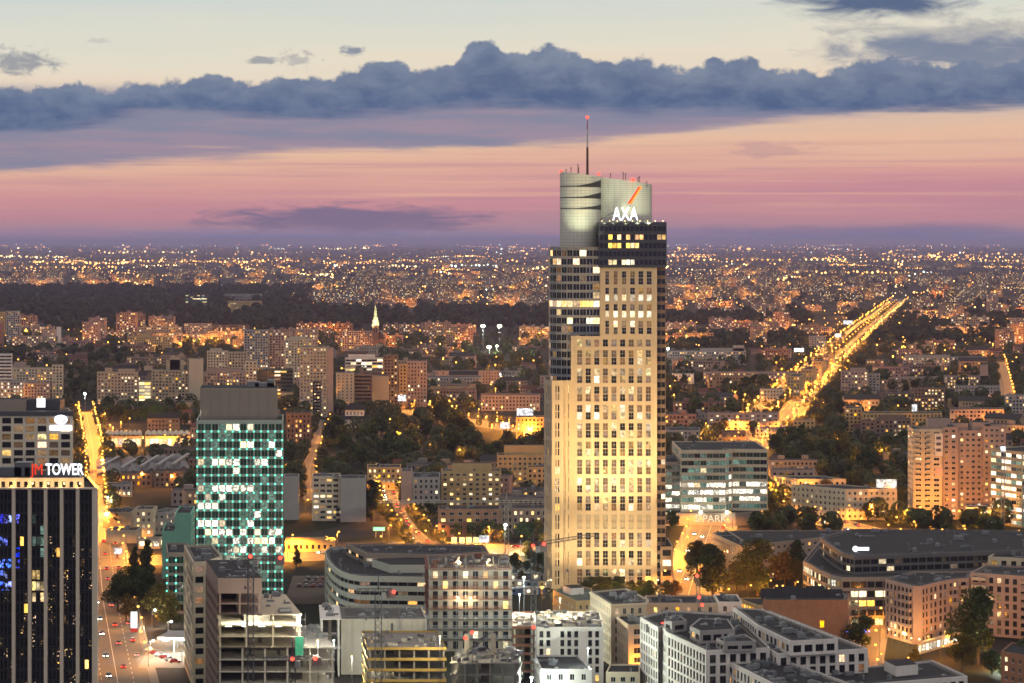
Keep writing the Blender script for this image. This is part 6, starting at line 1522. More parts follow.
board(484, 539, 9, 6, base_Y(549), 'white bright panel at the end of the glowing poster row')
# ------------------------------------------------------------------ houses between, and the town out to the horizon
def proto(w, d, h, st, wall, roof, seed, pitched=False):
    rng = random.Random(seed); pl = [(-w/2, 0), (w/2, 0), (w/2, d), (-w/2, d)]; mb = MB(); wins = []
    for i in range(4): facade(mb, pl[i], pl[(i+1) % 4], 0, h, dict(st, blind=(2,)), wins, rng, 0, i)
    for (o, u, nn, ww, hh, t, fr, mu, rec, tr) in wins:
        k = 2 + PK.index(t); e = rec-0.05; a = Vector((o[0]-u.x*ww/2-nn.x*e, o[1]-u.y*ww/2-nn.y*e, o[2])); b = a + Vector((u.x*ww, u.y*ww, 0)); up = Vector((0, 0, hh)); mb.quad(a, b, b+up, a+up, k)
    if pitched:
        r = d*0.3; mb.quad((-w/2-.4, -.4, h), (w/2+.4, -.4, h), (w/2+.4, d/2, h+r), (-w/2-.4, d/2, h+r), 1); mb.quad((w/2+.4, d+.4, h), (-w/2-.4, d+.4, h), (-w/2-.4, d/2, h+r), (w/2+.4, d/2, h+r), 1)
        for s in (-1, 1): mb.poly([(s*w/2, 0, h), (s*w/2, d, h), (s*w/2, d/2, h+r)])
    else:
        mb.poly([(p[0], p[1], h-0.01) for p in inset(pl, 0.3)], 1)
        for k in range(max(1, int(w/14))): mb.box((-w/2 + w*(k+0.5)/max(1, int(w/14)), d/2, h+1.2), (4.5, 4, 2.6))
    return mb.mesh('house', [wall, roof] + [PANE[k] for k in PK])
R_WALL = [mat('town_plaster_beige', (0.30, 0.235, 0.18), 0.85, 0.2, 0.15, 0.1, 0.7), mat('town_plaster_pink', (0.30, 0.20, 0.165), 0.85, 0.2, 0.15, 0.1, 0.7), mat('town_plaster_grey', (0.23, 0.205, 0.19), 0.85, 0.2, 0.15, 0.1, 0.7)]
R_ROOF = [mat('town_roof_dark', (0.04, 0.038, 0.038), 0.85, 0.2, 0.3, 0.1, 0.6), mat('town_roof_red', (0.10, 0.05, 0.04), 0.85, 0.2, 0.3, 0.1, 0.6)]
SMALL = [('plain', 'beige', proto(34, 12, 11, LOW, R_WALL[0], R_ROOF[0], 1)), ('gabled', 'pinkish', proto(22, 12, 8, LOW, R_WALL[1], R_ROOF[1], 2, True)), ('plain', 'grey', proto(46, 13, 9, LOW, R_WALL[2], R_ROOF[0], 3)),
         ('gabled', 'beige', proto(28, 13, 12, LOW, R_WALL[0], R_ROOF[0], 4, True)), ('plain', 'pinkish', proto(40, 12, 14, LIVELY, R_WALL[1], R_ROOF[0], 5)), ('gabled', 'grey', proto(18, 11, 7, LOW, R_WALL[2], R_ROOF[1], 6, True))]
FARST = dict(PKB, lit=[('d', 56), ('m', 20), ('a', 6), ('w', 10), ('p', 7), ('W', 1)], bay=3.4, rec=0.15)
BLK = [('long', 'pinkish', proto(90, 12, 16, FARST, R_WALL[1], R_ROOF[0], 11)), ('long', 'beige', proto(75, 12, 31, FARST, R_WALL[0], R_ROOF[0], 12)), ('tall', 'grey', proto(28, 18, 44, FARST, R_WALL[2], R_ROOF[0], 13)), ('long', 'grey', proto(110, 13, 28, FARST, R_WALL[2], R_ROOF[0], 14)),
       ('short', 'pinkish', proto(42, 12, 30, FARST, R_WALL[1], R_ROOF[0], 15)), ('short', 'beige', proto(48, 13, 15, FARST, R_WALL[0], R_ROOF[0], 16)), ('tall', 'pinkish', proto(24, 18, 33, FARST, R_WALL[1], R_ROOF[0], 17)), ('long', 'beige', proto(60, 12, 22, FARST, R_WALL[0], R_ROOF[0], 18))]
rg = random.Random(77)
PARKS = [(284, 548, 419, 472), (60, 112, 372, 415), (104, 192, 404, 428), (764, 846, 436, 476), (832, 912, 446, 482), (756, 900, 486, 535), (470, 515, 325, 362), (-40, 300, 287, 333), (256, 560, 310, 333), (100, 330, 535, 700)]
def in_park(px, py): return any(a <= px <= b and c <= py <= d for a, b, c, d in PARKS)
def clear(x, y, r):
    if near_road(x, y, r): return False
    for p in BLD_FOOT:
        if abs(p[0][0]-x) > 130 or abs(p[0][1]-y) > 130: continue
        cx = sum(q[0] for q in p)/len(p); cy_ = sum(q[1] for q in p)/len(p)
        if inside(p, x, y) or any((Vector(q)-Vector((x, y))).length < r for q in p) or (Vector((cx, cy_))-Vector((x, y))).length < r: return False
    return True
zones = [(-20, 185, 'left of the green tower'), (185, 340, 'behind the green tower'), (340, 545, 'between spire and skyscraper'), (665, 790, 'between skyscraper and boulevard'), (790, 1045, 'right of the boulevard')]
def zone(px):
    for i, (a, b, n) in enumerate(zones):
        if a <= px < b: return i
    return None
placed = []; NEWF = []
def settle(n, y0, y1, protos, rad, name, cat, band, lights, tries=9000):
    got = []; 
    for _ in range(tries):
        if len(got) >= n: break
        t = rg.random(); py = HZ + 1/((1-t)/(y0-HZ) + t/(y1-HZ)) if rg.random() < 0.45 else rg.uniform(y0, y1); px = rg.uniform(-15, 1040)
        if zone(px) is None or in_park(px, py): continue
        p = W(px, py)
        if not clear(p.x, p.y, rad) or any((q[0]-p.x)**2 + (q[1]-p.y)**2 < (rad*1.7)**2 for q in placed): continue
        got.append((px, py, p)); placed.append((p.x, p.y)); NEWF.append([(p.x-rad*.7, p.y-3), (p.x+rad*.7, p.y-3), (p.x+rad*.7, p.y+14), (p.x-rad*.7, p.y+14)])
    per = {}
    for px, py, p in got: per.setdefault(zone(px), []).append((px, py, p))
    for z, L in per.items():
        L.sort(key=lambda a: a[0])
        for k, (px, py, p) in enumerate(L):
            kind, colr, me = protos[rg.randrange(len(protos))]
            o = bpy.data.objects.new(name, me); COL.objects.link(o); o.location = p; o.rotation_euler = (0, 0, rg.choice([-0.17, -0.1, 0.0, 0.08, 0.25, -0.5]) + rg.uniform(-0.06, 0.06)); s = rg.uniform(0.85, 1.15); o.scale = (s, 1, s*rg.uniform(0.9, 1.1))
            tag(o, '%s %s %s, %s from left %s %s' % (kind, colr, cat, nth(k+1), band, zones[z][2]), cat, '%ss %s %s' % (cat, band, zones[z][2]))
    return got
g1 = settle(150, 352, 520, SMALL, 24, 'house', 'house', 'among the trees', 0)
g2_ = settle(90, 306, 352, BLK[4:6] + BLK[6:] + SMALL[4:5] + BLK[:1], 40, 'apartment_block', 'apartment block', 'in the middle distance', 0)
g3 = settle(66, 284, 306, BLK, 52, 'apartment_block', 'apartment block', 'far off', 0)
BLD_FOOT.extend(NEWF)
# everything beyond is one mass: rows of blocks with lit fronts
mb = MB(); DM = list(R_WALL) + [R_ROOF[0], R_ROOF[1]] + [PANE[k] for k in PK]
def absorb(me, x, y, rz, sx):
    co, si = math.cos(rz), math.sin(rz); k = len(mb.v); ms = [DM.index(m) for m in me.materials]
    for v in me.vertices: a, b = v.co.x*sx, v.co.y; mb.v.append((x + a*co - b*si, y + a*si + b*co, v.co.z))
    for p in me.polygons: mb.f.append(tuple(k+i for i in p.vertices)); mb.i.append(ms[p.material_index])
FARL = []; LW, LPp, LA_ = 5+PK.index('w'), 5+PK.index('p'), 5+PK.index('a')
for k in range(330):
    py = rg.uniform(263, 303); px = rg.uniform(-15, 1040); p = W(px, py)
    if in_park(px, py) or near_road(p.x, p.y, 40) or any((q[0]-p.x)**2 + (q[1]-p.y)**2 < 80**2 for q in placed): continue
    placed.append((p.x, p.y)); absorb(BLK[rg.randrange(8)][2], p.x, p.y, rg.choice([-0.17, 0, 0.1, 0.3])+rg.uniform(-0.05, 0.05), rg.uniform(0.8, 1.2)); FARL.append((px, py, p))
for k in range(1500):
    py = rg.uniform(248.5, 268); px = rg.uniform(-60, 1090); p = W(px, py); s = p.y/F; w = rg.uniform(4, 13)*s; h = min(48, rg.uniform(1.2, 3.6)*s); h = max(9, h)*rg.uniform(0.6, 1.0)
    if rg.random() < 0.25: w, h = w*0.35, h*1.5
    mb.box((p.x, p.y, h/2), (w, 14, h), rg.choice([0, 1, 2]))
    for j in range(int(w/s*0.9)):
        if rg.random() < 0.35:
            e = rg.uniform(0.28, 0.6)*s; x = p.x-w/2 + rg.random()*w; z = rg.uniform(0.15, 0.9)*h; mb.quad((x, p.y-7.3, z), (x+e, p.y-7.3, z), (x+e, p.y-7.3, z+e*0.6), (x, p.y-7.3, z+e*0.6), rg.choice([LW, LW, LPp, LA_]))
tag(mb.obj('distant_town', DM), kind='stuff')
# woods that read as one dark mass
def wood(name, areas, seed, quads=46, q0=0.28, q1=0.6, gap=9, col=(0.040, 0.052, 0.022)):
    r = random.Random(seed); mb = MB()
    for (x0, x1, y0, y1, n, hh) in areas:
        for _ in range(n):
            t = r.random(); py = HZ + 1/((1-t)/(y0-HZ) + t/(y1-HZ)); p = W(r.uniform(x0, x1), py)
            qx = 512+p.x*F/p.y
            if (470 < qx < 552 and 398 < py < 449) or (98 < qx < 192 and 426 < py < 452): continue
            if near_road(p.x, p.y, 4) or not clear(p.x, p.y, gap): continue
            h = hh*r.uniform(0.65, 1.2); R = h*r.uniform(0.36, 0.55)
            for _ in range(quads):
                a = Vector((r.gauss(0, 1), r.gauss(0, 1), r.gauss(0, 1))).normalized(); q = Vector((p.x + a.x*R, p.y + a.y*R, h*0.55 + a.z*h*0.45)); s = R*r.uniform(q0, q1)
                u = a.cross(Vector((r.gauss(0, 1), r.gauss(0, 1), r.gauss(0, 1)))).normalized()*s; v = a.cross(u).normalized()*s
                mb.quad(q-u, q-v*0.9, q+u, q+v)
    tag(mb.obj(name, foliage(name + '_leaves', col, 0.2)), kind='stuff')
wood('distant_wood', [(-60, 310, 288, 318, 900, 19), (-60, 300, 318, 334, 260, 16), (250, 560, 311, 330, 420, 18), (655, 810, 316, 326, 200, 17), (850, 1070, 314, 346, 520, 16), (670, 800, 338, 350, 120, 15), (-30, 130, 352, 366, 110, 13)], 5)
wood('far_treeline', [(-80, 1100, 262, 312, 1200, 14), (-80, 1100, 251, 262, 500, 16)], 6)
wood('garden_trees', [(-130, 1160, 335, 420, 1750, 13), (100, 560, 400, 500, 420, 12), (665, 1180, 400, 540, 680, 12), (1030, 1200, 540, 680, 60, 12), (-150, -5, 420, 560, 120, 12)], 8, 150, 0.12, 0.3, 6.5, (0.058, 0.068, 0.027))
rgb = random.Random(12); mb = MB()
def road_trees(pts, offs, step, hh, y0, y1):
    pts = [Vector(p) for p in pts]
    for a, b in zip(pts, pts[1:]):
        L = (b-a).length; u = (b-a).normalized(); d = 0
        while d < L:
            for o in offs:
                p = a+u*d+Vector((-u.y, u.x))*(o+rgb.uniform(-2, 2))
                if rgb.random() < 0.3 or not y0 < p.y < y1: continue
                h = hh*rgb.uniform(0.6, 1.2); R = h*rgb.uniform(0.3, 0.45)
                for _ in range(90):
                    c = Vector((rgb.gauss(0, 1), rgb.gauss(0, 1), rgb.gauss(0, 1))).normalized(); q_ = Vector((p.x+c.x*R, p.y+c.y*R, h*0.6+c.z*h*0.4)); s = R*rgb.uniform(0.15, 0.34)
                    e = c.cross(Vector((rgb.gauss(0, 1), rgb.gauss(0, 1), rgb.gauss(0, 1)))).normalized()*s; v = c.cross(e).normalized()*s; mb.quad(q_-e, q_-v*0.9, q_+e, q_+v)
            d += step
road_trees(BOULEVARD, (-33, -29, 3.5, 29, 34), 16, 10, 1950, 6000); road_trees(BOULEVARD, (-13, 12, 18, -19), 110, 8, 1950, 4200); road_trees(LEFT_FAR, (-9, 9), 14, 10, 1330, 2300); road_trees(MID_ST, (-8, 8), 9, 8, 1100, 1800); road_trees(STREET_B, (-7, 7), 9, 9, 1000, 2400); road_trees(SIDE_ST, (-10, 10), 16, 10, 2000, 3300); road_trees(PLAZA_ST, (-17, 18), 30, 9, 1900, 2400)
tag(mb.obj('roadside_trees', foliage('roadside_leaves', (0.06, 0.06, 0.02), 0.3)), kind='stuff')
# ------------------------------------------------------------------ far lights, too many to count
def lights(name, m, spots):
    mb = MB()
    for px, py, r_, z in spots:
        p = W(px, py); s = p.y/F*r_; c = (p.x, p.y-8, z + s)
        k = len(mb.v); mb.v += [(c[0]-s, c[1], c[2]), (c[0], c[1]-s, c[2]), (c[0]+s, c[1], c[2]), (c[0], c[1]+s, c[2]), (c[0], c[1], c[2]+s), (c[0], c[1], c[2]-s)]
        for f in ((0, 1, 4), (1, 2, 4), (2, 3, 4), (3, 0, 4), (1, 0, 5), (2, 1, 5), (3, 2, 5), (0, 3, 5)): mb.f.append(tuple(k+a for a in f)); mb.i.append(0)
    return tag(mb.obj(name, m), kind='stuff')
amb, wrm, wht = [], [], []
def dens(py): return rg.random()
def put(px, py, r_, q): (amb if q < 0.72 else wrm if q < 0.95 else wht).append((px, py, r_, rg.uniform(4, 12)))
for _ in range(190):          # streets and yards seen edge on: strings of like lamps
    py = 245.6 + 60*rg.random()**1.35; px = rg.uniform(-40, 1040); L = rg.uniform(10, 110)*(0.5 + (py-245)/60); n = int(rg.uniform(4, 22)); q = rg.random(); sl = rg.uniform(-0.03, 0.03); r0 = rg.uniform(0.3, 0.85)*(0.7 if py < 254 else 1)
    for k in range(n):
        x, y = px + L*(k + rg.uniform(-0.25, 0.25))/n, py + sl*L*k/n + rg.uniform(-0.25, 0.25)
        if in_park(x, y) and rg.random() < 0.95: continue
        put(x, y, r0*rg.uniform(0.7, 1.25), q if rg.random() < 0.85 else rg.random())
for _ in range(60):           # bright knots
    px, py = rg.uniform(-10, 1034), 248 + 52*rg.random()**1.3
    if in_park(px, py): continue
    q = rg.random()
    for k in range(rg.randrange(3, 11)): put(px + rg.gauss(0, 7), py + rg.gauss(0, 1.6), rg.uniform(0.4, 1.15), q if rg.random() < 0.7 else rg.random())
for _ in range(1300):
    py = 245.5 + 62*rg.random()**1.5; px = rg.uniform(-20, 1044)
    if in_park(px, py) and rg.random() < 0.95: continue
    put(px, py, 0.25 + 0.6*rg.random()**2.2, rg.random())
for _ in range(420):
    px, py = rg.uniform(-10, 1034), rg.uniform(305, 352); p = W(px, py)
    if in_park(px, py) or near_road(p.x, p.y, 0): continue
    (amb if rg.random() < 0.75 else wrm).append((px, py, rg.uniform(0.35, 0.8), rg.uniform(4, 9)))
for x0, x1, y, n, b in ((-5, 70, 258.5, 34, wrm), (130, 262, 263.5, 46, amb), (60, 140, 265, 26, amb), (100, 210, 254, 24, wrm), (320, 372, 250, 18, wrm), (370, 520, 263, 34, amb), (640, 800, 262, 30, amb), (780, 900, 275, 26, amb), (700, 790, 280, 26, wrm), (930, 1040, 256, 16, amb), (0, 120, 270, 30, amb), (250, 300, 263, 20, amb), (870, 1030, 262, 26, amb), (445, 500, 268, 14, wht), (380, 420, 269, 12, wrm), (930, 1030, 309, 10, amb)):
    for k in range(n): b.append((x0+(x1-x0)*(k+rg.uniform(-0.3, 0.3))/n, y+rg.uniform(-1.0, 1.0), rg.uniform(0.6, 1.25), 8))
lights('distant_amber_lights', glow('far_amber', (1.0, 0.42, 0.10), 5.0, island=0.75), amb); lights('distant_warm_lights', glow('far_warm', (1.0, 0.68, 0.28), 4.6, island=0.75), wrm); lights('distant_white_lights', glow('far_white', (0.85, 1.0, 0.85), 4.6, island=0.6), wht)
# ------------------------------------------------------------------ street lamps
AMB = (1.0, 0.345, 0.033)
jit = random.Random(31)
def row(pts, step, off, fmt, group, h=9, power=7000, bulb=0.5, y0=0, y1=1e9, sides=(-1, 1), grow=0.0, gm=None, col=AMB):
    pts = [Vector(p) for p in pts]; out = []
    for s in sides:
        d = 0.0; tot = sum((b-a).length for a, b in zip(pts, pts[1:]))
        while d < tot:
            r = d
            for a, b in zip(pts, pts[1:]):
                L = (b-a).length
                if r <= L: break
                r -= L
            u = (b-a).normalized(); p = a + u*(r + jit.uniform(-0.12, 0.12)*step) + Vector((-u.y, u.x))*(-s*off + jit.uniform(-1, 1)*min(2.0, off*0.1))
            if y0 <= p.y <= y1: out.append((p.y, p, s, u))
            d += step*(1 + grow*(p.y/1000))
    out.sort(key=lambda t: t[0])
    cnt = {}
    for (_, p, s, u) in out:
        k = cnt[s] = cnt.get(s, 0) + 1
        rz = math.atan2(u.y, u.x) + (math.pi/2 if s > 0 else -math.pi/2)
        lamp(p.x, p.y, fmt % (nth(k), (' on the left' if s < 0 else ' on the right')), group, h, power, col, bulb, gm, rz=rz, cone=1.35)
row(LEFT_ST, 30, 12, 'sodium lamp on the long left street, %s from below%s', 'lamps of the long left street', power=2500, y0=880)
row(LEFT_FAR, 26, 6.5, 'sodium lamp on the far left street, %s from below%s', 'lamps of the far left street', power=9000, bulb=0.6)
row(BOULEVARD, 42, 21, 'sodium lamp, %s from below on the boulevard kerb%s', 'boulevard lamps', h=11, power=24000, bulb=0.95, grow=0.12, y0=1950, y1=6300)
row(BOULEVARD, 60, 0.5, 'median lamp of the wide boulevard, %s from below%s', 'boulevard lamps', h=11, power=20000, bulb=0.8, grow=0.2, y0=2000, y1=6000, sides=(1,))
row(TOWER_RD, 34, 11, 'sodium lamp beside the skyscraper, %s from its foot, kerb%s', 'lamps beside the skyscraper', power=6500, y0=1060)
row(CROSS_ST, 36, 16, 'sodium lamp along the wide amber cross street, %s in from nearest, kerb%s', 'cross street lamps', power=17000)
row(RIGHT_ST, 30, 11, 'sodium lamp on the tree lined street, %s nearest, kerb%s', 'lamps of the tree lined street', power=6000)
row(PLAZA_ST, 42, 14, 'sodium lamp of the avenue past the amber plaza, %s nearest, kerb%s', 'avenue lamps', power=9000)
row(STREET_B, 60, 5, 'sodium lamp in the back street, %s nearest, kerb%s', 'back street lamps', power=5000, sides=(1,))
row(SIDE_ST, 60, 5.5, 'sodium lamp in the distant straight street, %s nearest, kerb%s', 'distant street lamps', power=6000, bulb=0.8, sides=(1,))
row(NEAR_ST, 30, 7, 'sodium lamp below the curved apartments, %s nearest, kerb%s', 'near lane lamps', power=3500, sides=(1,))
row(MID_ST, 26, 8, 'sodium lamp on the red lit lane in the centre, %s nearest, kerb%s', 'lane lamps', power=4500)
def cluster(spots, fmt, group, power, bulb=0.7, h=9, gm=None, col=AMB, arm=1.2):
    for k, (px, py) in enumerate(sorted(spots)):
        p = W(px, py); lamp(p.x, p.y, fmt % nth(k+1), group, h, power, col, bulb, gm, arm)
cluster([(486, 429), (497, 431), (503, 434), (513, 438), (524, 444), (537, 444), (546, 443), (530, 440), (492, 437), (508, 443), (517, 431), (478, 428), (452, 417), (441, 415), (430, 412)], 'sodium lamp on the amber plaza, %s from the left', 'plaza lamps', 18000, 0.6)
cluster([(176, 345), (182, 347), (188, 344), (194, 348), (200, 346), (206, 349), (212, 345), (218, 346), (224, 343), (229, 342), (180, 350), (204, 351)], 'sodium lamp in the yard below the brick-pink slab, %s from the left', 'yard lamps', 12000, 0.9)
cluster([(-4, 326), (0, 322), (3, 330), (7, 325), (70, 346), (77, 346), (119, 349), (150, 347), (108, 349), (42, 344)], 'sodium lamp among dark trees at the far left, %s from the frame edge', 'far left lamps', 14000, 0.9)
cluster([(918, 524), (930, 526), (944, 527), (957, 528), (972, 528), (988, 528), (905, 527)], 'sodium lamp at the foot of the great panel tower, %s from the left', 'panel tower lamps', 8500, 0.6)
cluster([(766, 498), (780, 494), (794, 503), (808, 497), (822, 506), (838, 509), (852, 516), (868, 521), (800, 515), (770, 505)], 'sodium lamp among the yellow street trees, %s from the left', 'lamps in the street trees', 20000, 0.5)
cluster([(935, 351), (954, 355), (967, 352), (984, 355), (1003, 356), (905, 355), (877, 352), (920, 357)], 'lone sodium lamp at the dark wood right of the boulevard, %s from the left', 'wood edge lamps', 14000, 1.0)
cluster([(828, 362), (836, 366), (842, 360), (848, 369), (834, 373), (852, 362), (826, 378), (840, 379), (818, 384), (831, 384), (846, 353), (858, 350), (812, 390), (822, 369)], 'sodium lamp at the wide boulevard crossing, %s from the left', 'crossing lamps', 16000, 0.9)
cluster([(800, 456), (815, 463), (838, 452), (860, 471), (880, 463), (782, 446), (846, 466)], 'added sodium lamp inside the dark grove left of the panel tower, %s from the left', 'added grove lamps', 11000, 0.6)  # lamps added to lighten the dark tree mass
cluster([(330, 441), (360, 453), (400, 446), (430, 456), (458, 463), (390, 431), (345, 426), (418, 437)], 'added sodium lamp inside the dark park, %s from the left', 'added park lamps', 11000, 0.6)  # lamps added so the park trees catch some light
sp = []
for k in range(46):
    t = rg.random()**0.8; y_ = 2250 + 3000*t; x_ = 250 + (y_-2326)*0.18 + rg.choice([-1, 1])*rg.uniform(28, 95); sp.append((512+x_*F/y_, HZ+EYE*F/y_))
cluster(sp, 'sodium lamp in the side lanes of the boulevard, %s from the left', 'side lane lamps', 15000, 0.8)
cluster([(815, 356), (816, 362), (705, 357), (690, 361), (745, 361), (670, 396), (745, 405)], 'sodium lamp in the gardens right of the skyscraper, %s from the left', 'garden lamps', 9000, 0.8)
cluster([(105, 425), (113, 440), (121, 434), (116, 452), (126, 425), (100, 437), (143, 450), (165, 448), (184, 449), (109, 463), (140, 487)], 'sodium lamp on the market square, %s from the left', 'market lamps', 14000, 0.55)
cluster([(592, 594), (622, 594), (655, 594), (548, 594)], 'warm lamp at the skyscraper foot, %s from the left', 'skyscraper foot lamps', 2500, 0.4, 6, GL_WRM, (1.0, 0.75, 0.35))
cluster([(726, 606), (700, 600), (748, 602), (768, 597), (688, 566), (735, 584)], 'sodium lamp under the big trees right of the skyscraper, %s from the left', 'lamps under the trees', 11000, 0.4, 7)
cluster([(905, 672), (878, 668), (940, 660), (985, 668), (925, 650), (950, 646), (640, 678), (652, 672)], 'warm courtyard lamp among the near right blocks, %s from the left', 'courtyard lamps', 4000, 0.3, 5, None, AMB)
cluster([(780, 600), (795, 596), (774, 600)], 'sodium lamp near the amber pavilion, %s from the left', 'pavilion lamps', 5000, 0.4, 6)
cluster([(892, 646), (900, 643), (908, 649), (916, 650), (886, 640)], 'warm low lamp by the curved apartments, %s from the left', 'entrance lamps', 700, 0.35, 4, GL_WRM, (1.0, 0.7, 0.3))
def bright(px, py, Y, label, power, gm=GL_WHT, col=(0.9, 1.0, 0.85), r=0.9):
    x, z = (px-512)*Y/F, top_h(py, Y); lamp(x, Y, label, None, z, power, col, r, gm, arm=1.3, rz=-math.pi/2)
bright(505.5, 525, 1210, 'tall brilliant white lamp left of the skyscraper', 26000); bright(524, 577, 905, 'white site lamp on a green lit pole beside the scaffolded block', 9000, r=0.45); bright(519.5, 594, 900, 'smaller white site lamp under the green lit pole lamp', 5000, r=0.32); bright(531.5, 677, 812, 'glaring white site lamp at the corner of the white lit block', 14000, r=0.5); bright(588, 648, 826, 'white site lamp above the squat grey building', 4000, r=0.3); bright(560, 598, 884, 'yellow white site lamp over the debris roof', 9000, GL_WRM, (1.0, 0.85, 0.5), 0.35); bright(318, 640, 772, 'white site lamp before the stepped unfinished tower', 12000, GL_WRM, (1.0, 0.9, 0.62), 0.3); bright(440, 636, 800, 'yellowish site lamp between the two low shells', 9000, GL_WRM, (1.0, 0.85, 0.5), 0.35); bright(352, 656, 830, 'yellowish site lamp before the windowless panel hall', 12000, GL_WRM, (1.0, 0.86, 0.55), 0.3); bright(542, 587, 990, 'amber lamp before the skyscraper corner', 4000, GL_AMB, AMB, 0.6); bright(108, 497, 1400, 'white lamp beside the grey flat shop below the market', 4000, r=0.6); bright(334, 640, 850, 'white lamp under the concrete portal frame', 4000, r=0.35); bright(85, 395, 1950, 'blue white lamp above the gridded office roof', 5000, r=1.0); bright(500, 375, 2700, 'lone white lamp over the barrack roofs', 8000, r=1.0); bright(668, 350, 3000, 'white lamp right at the skyscraper glass edge', 9000, r=1.6)
bright(999, 663, 885, 'white lamp over the bright lawn by the brick house', 2500, r=0.35); bright(864, 655, 925, 'bright amber lamp at the lane corner below the round tree', 3500, GL_WRM, AMB, 0.4)
# pole lamps of the filling station
for k, (px, py) in enumerate(((152, 628), (168, 640), (150, 660), (182, 662))): 
    p = W(px, py); lamp(p.x, p.y, 'white lamp of the filling station, %s from the cross street' % nth(k+1), 'filling station lamps', 7, 2200, (1.0, 0.93, 0.72), 0.5, GL_WHT)
# far tall lamps that tint the suburbs
k = 0
for px, py, p in g2_[::2] + g3[::2] + FARL[::5]:
    q = p + Vector((rg.uniform(-25, 25), -28, 0)); k += 1
    if near_road(q.x, q.y, 0): continue
    lamp(q.x, q.y, 'tall sodium lamp before a distant block, %s counted outward' % nth(k), 'suburb lamps', 12, 50000 if py > 300 else 70000, AMB, 1.3 if py > 300 else 1.9)
got = []
for _ in range(9000):
    if len(got) >= 300: break
    px, py = rg.uniform(-8, 1032), HZ + 1/((lambda t: (1-t)/(322-HZ) + t/(520-HZ))(rg.random()))
    p = W(px, py)
    if in_park(px, py) or not clear(p.x, p.y, 5) or any(abs(p.x-q.x)+abs(p.y-q.y) < 45 for _, q in got): continue
    got.append((px, p))
got.sort(key=lambda a: a[0])
for k, (px, p) in enumerate(got): lamp(p.x, p.y, 'added sodium lamp among the houses and gardens, %s from the left' % nth(k+1), 'added lamps among the houses', 8, 12500, AMB, 0.55 if p.y < 2600 else 0.9)  # scattered at random, added to tint nearby walls amber
build_lamps()
# ------------------------------------------------------------------ trees
def grove(n, x0, x1, y0, y1, h0, h1, kinds, what, group, name='leafy_tree', r=5):
    got = []
    for _ in range(n*30):
        if len(got) >= n: break
        px, py = rg.uniform(x0, x1), rg.uniform(y0, y1); p = W(px, py)
        if not clear(p.x, p.y, r) or any((p-q).length < r*1.1 for _, q in got): continue
        got.append((px, p))
    got.sort(key=lambda a: a[0])
    for k, (px, p) in enumerate(got):
        tree(p.x, p.y, rg.uniform(h0, h1), rg.choice(kinds), '%s, %s from the left' % (what, nth(k+1)), group, rg.uniform(0.9, 1.25), name)
grove(34, 288, 468, 424, 472, 13, 21, ['mid'], 'dark park tree right of the back street', 'park trees'); grove(12, 468, 548, 450, 474, 12, 18, ['mid'], 'dark park tree left of the skyscraper', 'park trees'); grove(14, 62, 112, 376, 416, 11, 17, ['mid'], 'dark tree on the slope behind the gridded office', 'slope trees'); grove(14, 108, 192, 408, 426, 10, 16, ['mid', 'mid', 'midY'], 'rounded tree behind the shopping pavilion', 'pavilion trees')
grove(34, 667, 790, 352, 446, 10, 17, ['mid', 'far'], 'garden tree between skyscraper and boulevard', 'garden trees'); grove(26, 764, 846, 440, 478, 11, 17, ['mid'], 'dark tree in the grove right of the green ribbon office', 'grove trees'); grove(17, 832, 912, 450, 484, 11, 18, ['mid'], 'bulky tree left of the panel tower', 'panel tower trees')
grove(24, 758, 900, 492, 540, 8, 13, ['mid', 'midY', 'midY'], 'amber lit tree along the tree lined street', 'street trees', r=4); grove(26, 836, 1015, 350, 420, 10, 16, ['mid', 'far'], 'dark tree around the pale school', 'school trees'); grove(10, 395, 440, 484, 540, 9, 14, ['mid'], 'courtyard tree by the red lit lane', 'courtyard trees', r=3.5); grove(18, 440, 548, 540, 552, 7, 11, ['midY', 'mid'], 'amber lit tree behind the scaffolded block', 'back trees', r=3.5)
grove(8, 285, 335, 440, 500, 9, 15, ['mid'], 'tree in the back street right of the green tower', 'back street trees', r=4); grove(7, 920, 1000, 530, 545, 6, 9, ['midY', 'mid'], 'small tree at the foot of the panel tower', 'tower foot trees', r=3.5); grove(12, 480, 545, 352, 372, 9, 14, ['far'], 'tree at the floodlit sports ground', 'sports ground trees'); grove(9, 670, 700, 470, 560, 8, 12, ['midY', 'mid'], 'lit tree beside the road at the skyscraper', 'road trees', r=3.0)
def one(px, py, h, kind, label, wide=1.0, name='leafy_tree'):
    p = W(px, py); tree(p.x, p.y, h, kind, label, None, wide, name)
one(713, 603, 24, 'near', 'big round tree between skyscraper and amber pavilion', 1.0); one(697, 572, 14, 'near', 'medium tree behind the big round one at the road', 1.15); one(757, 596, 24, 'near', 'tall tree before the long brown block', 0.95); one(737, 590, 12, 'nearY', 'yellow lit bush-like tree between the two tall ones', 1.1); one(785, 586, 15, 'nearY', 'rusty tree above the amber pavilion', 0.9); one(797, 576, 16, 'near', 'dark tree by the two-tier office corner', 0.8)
one(978, 664, 27, 'near', 'huge dark tree in front of the pinkish balconied block', 0.85); one(962, 672, 13, 'nearY', 'reddish lower tree left of the huge dark one', 1.15); one(992, 674, 8, 'near', 'bright green bush by the white lamp and brick house', 1.3); one(1012, 676, 10, 'near', 'dark tree at the brick house', 1.1); one(862, 652, 13, 'near', 'round tree with blue fairy lights in the lane', 1.15)
one(372, 521, 24, 'poplar', 'tall dark poplar before the blank greyish wall', 1.1, 'poplar'); one(366, 520, 19, 'poplar', 'shorter poplar left of the tall one', 1.0, 'poplar')
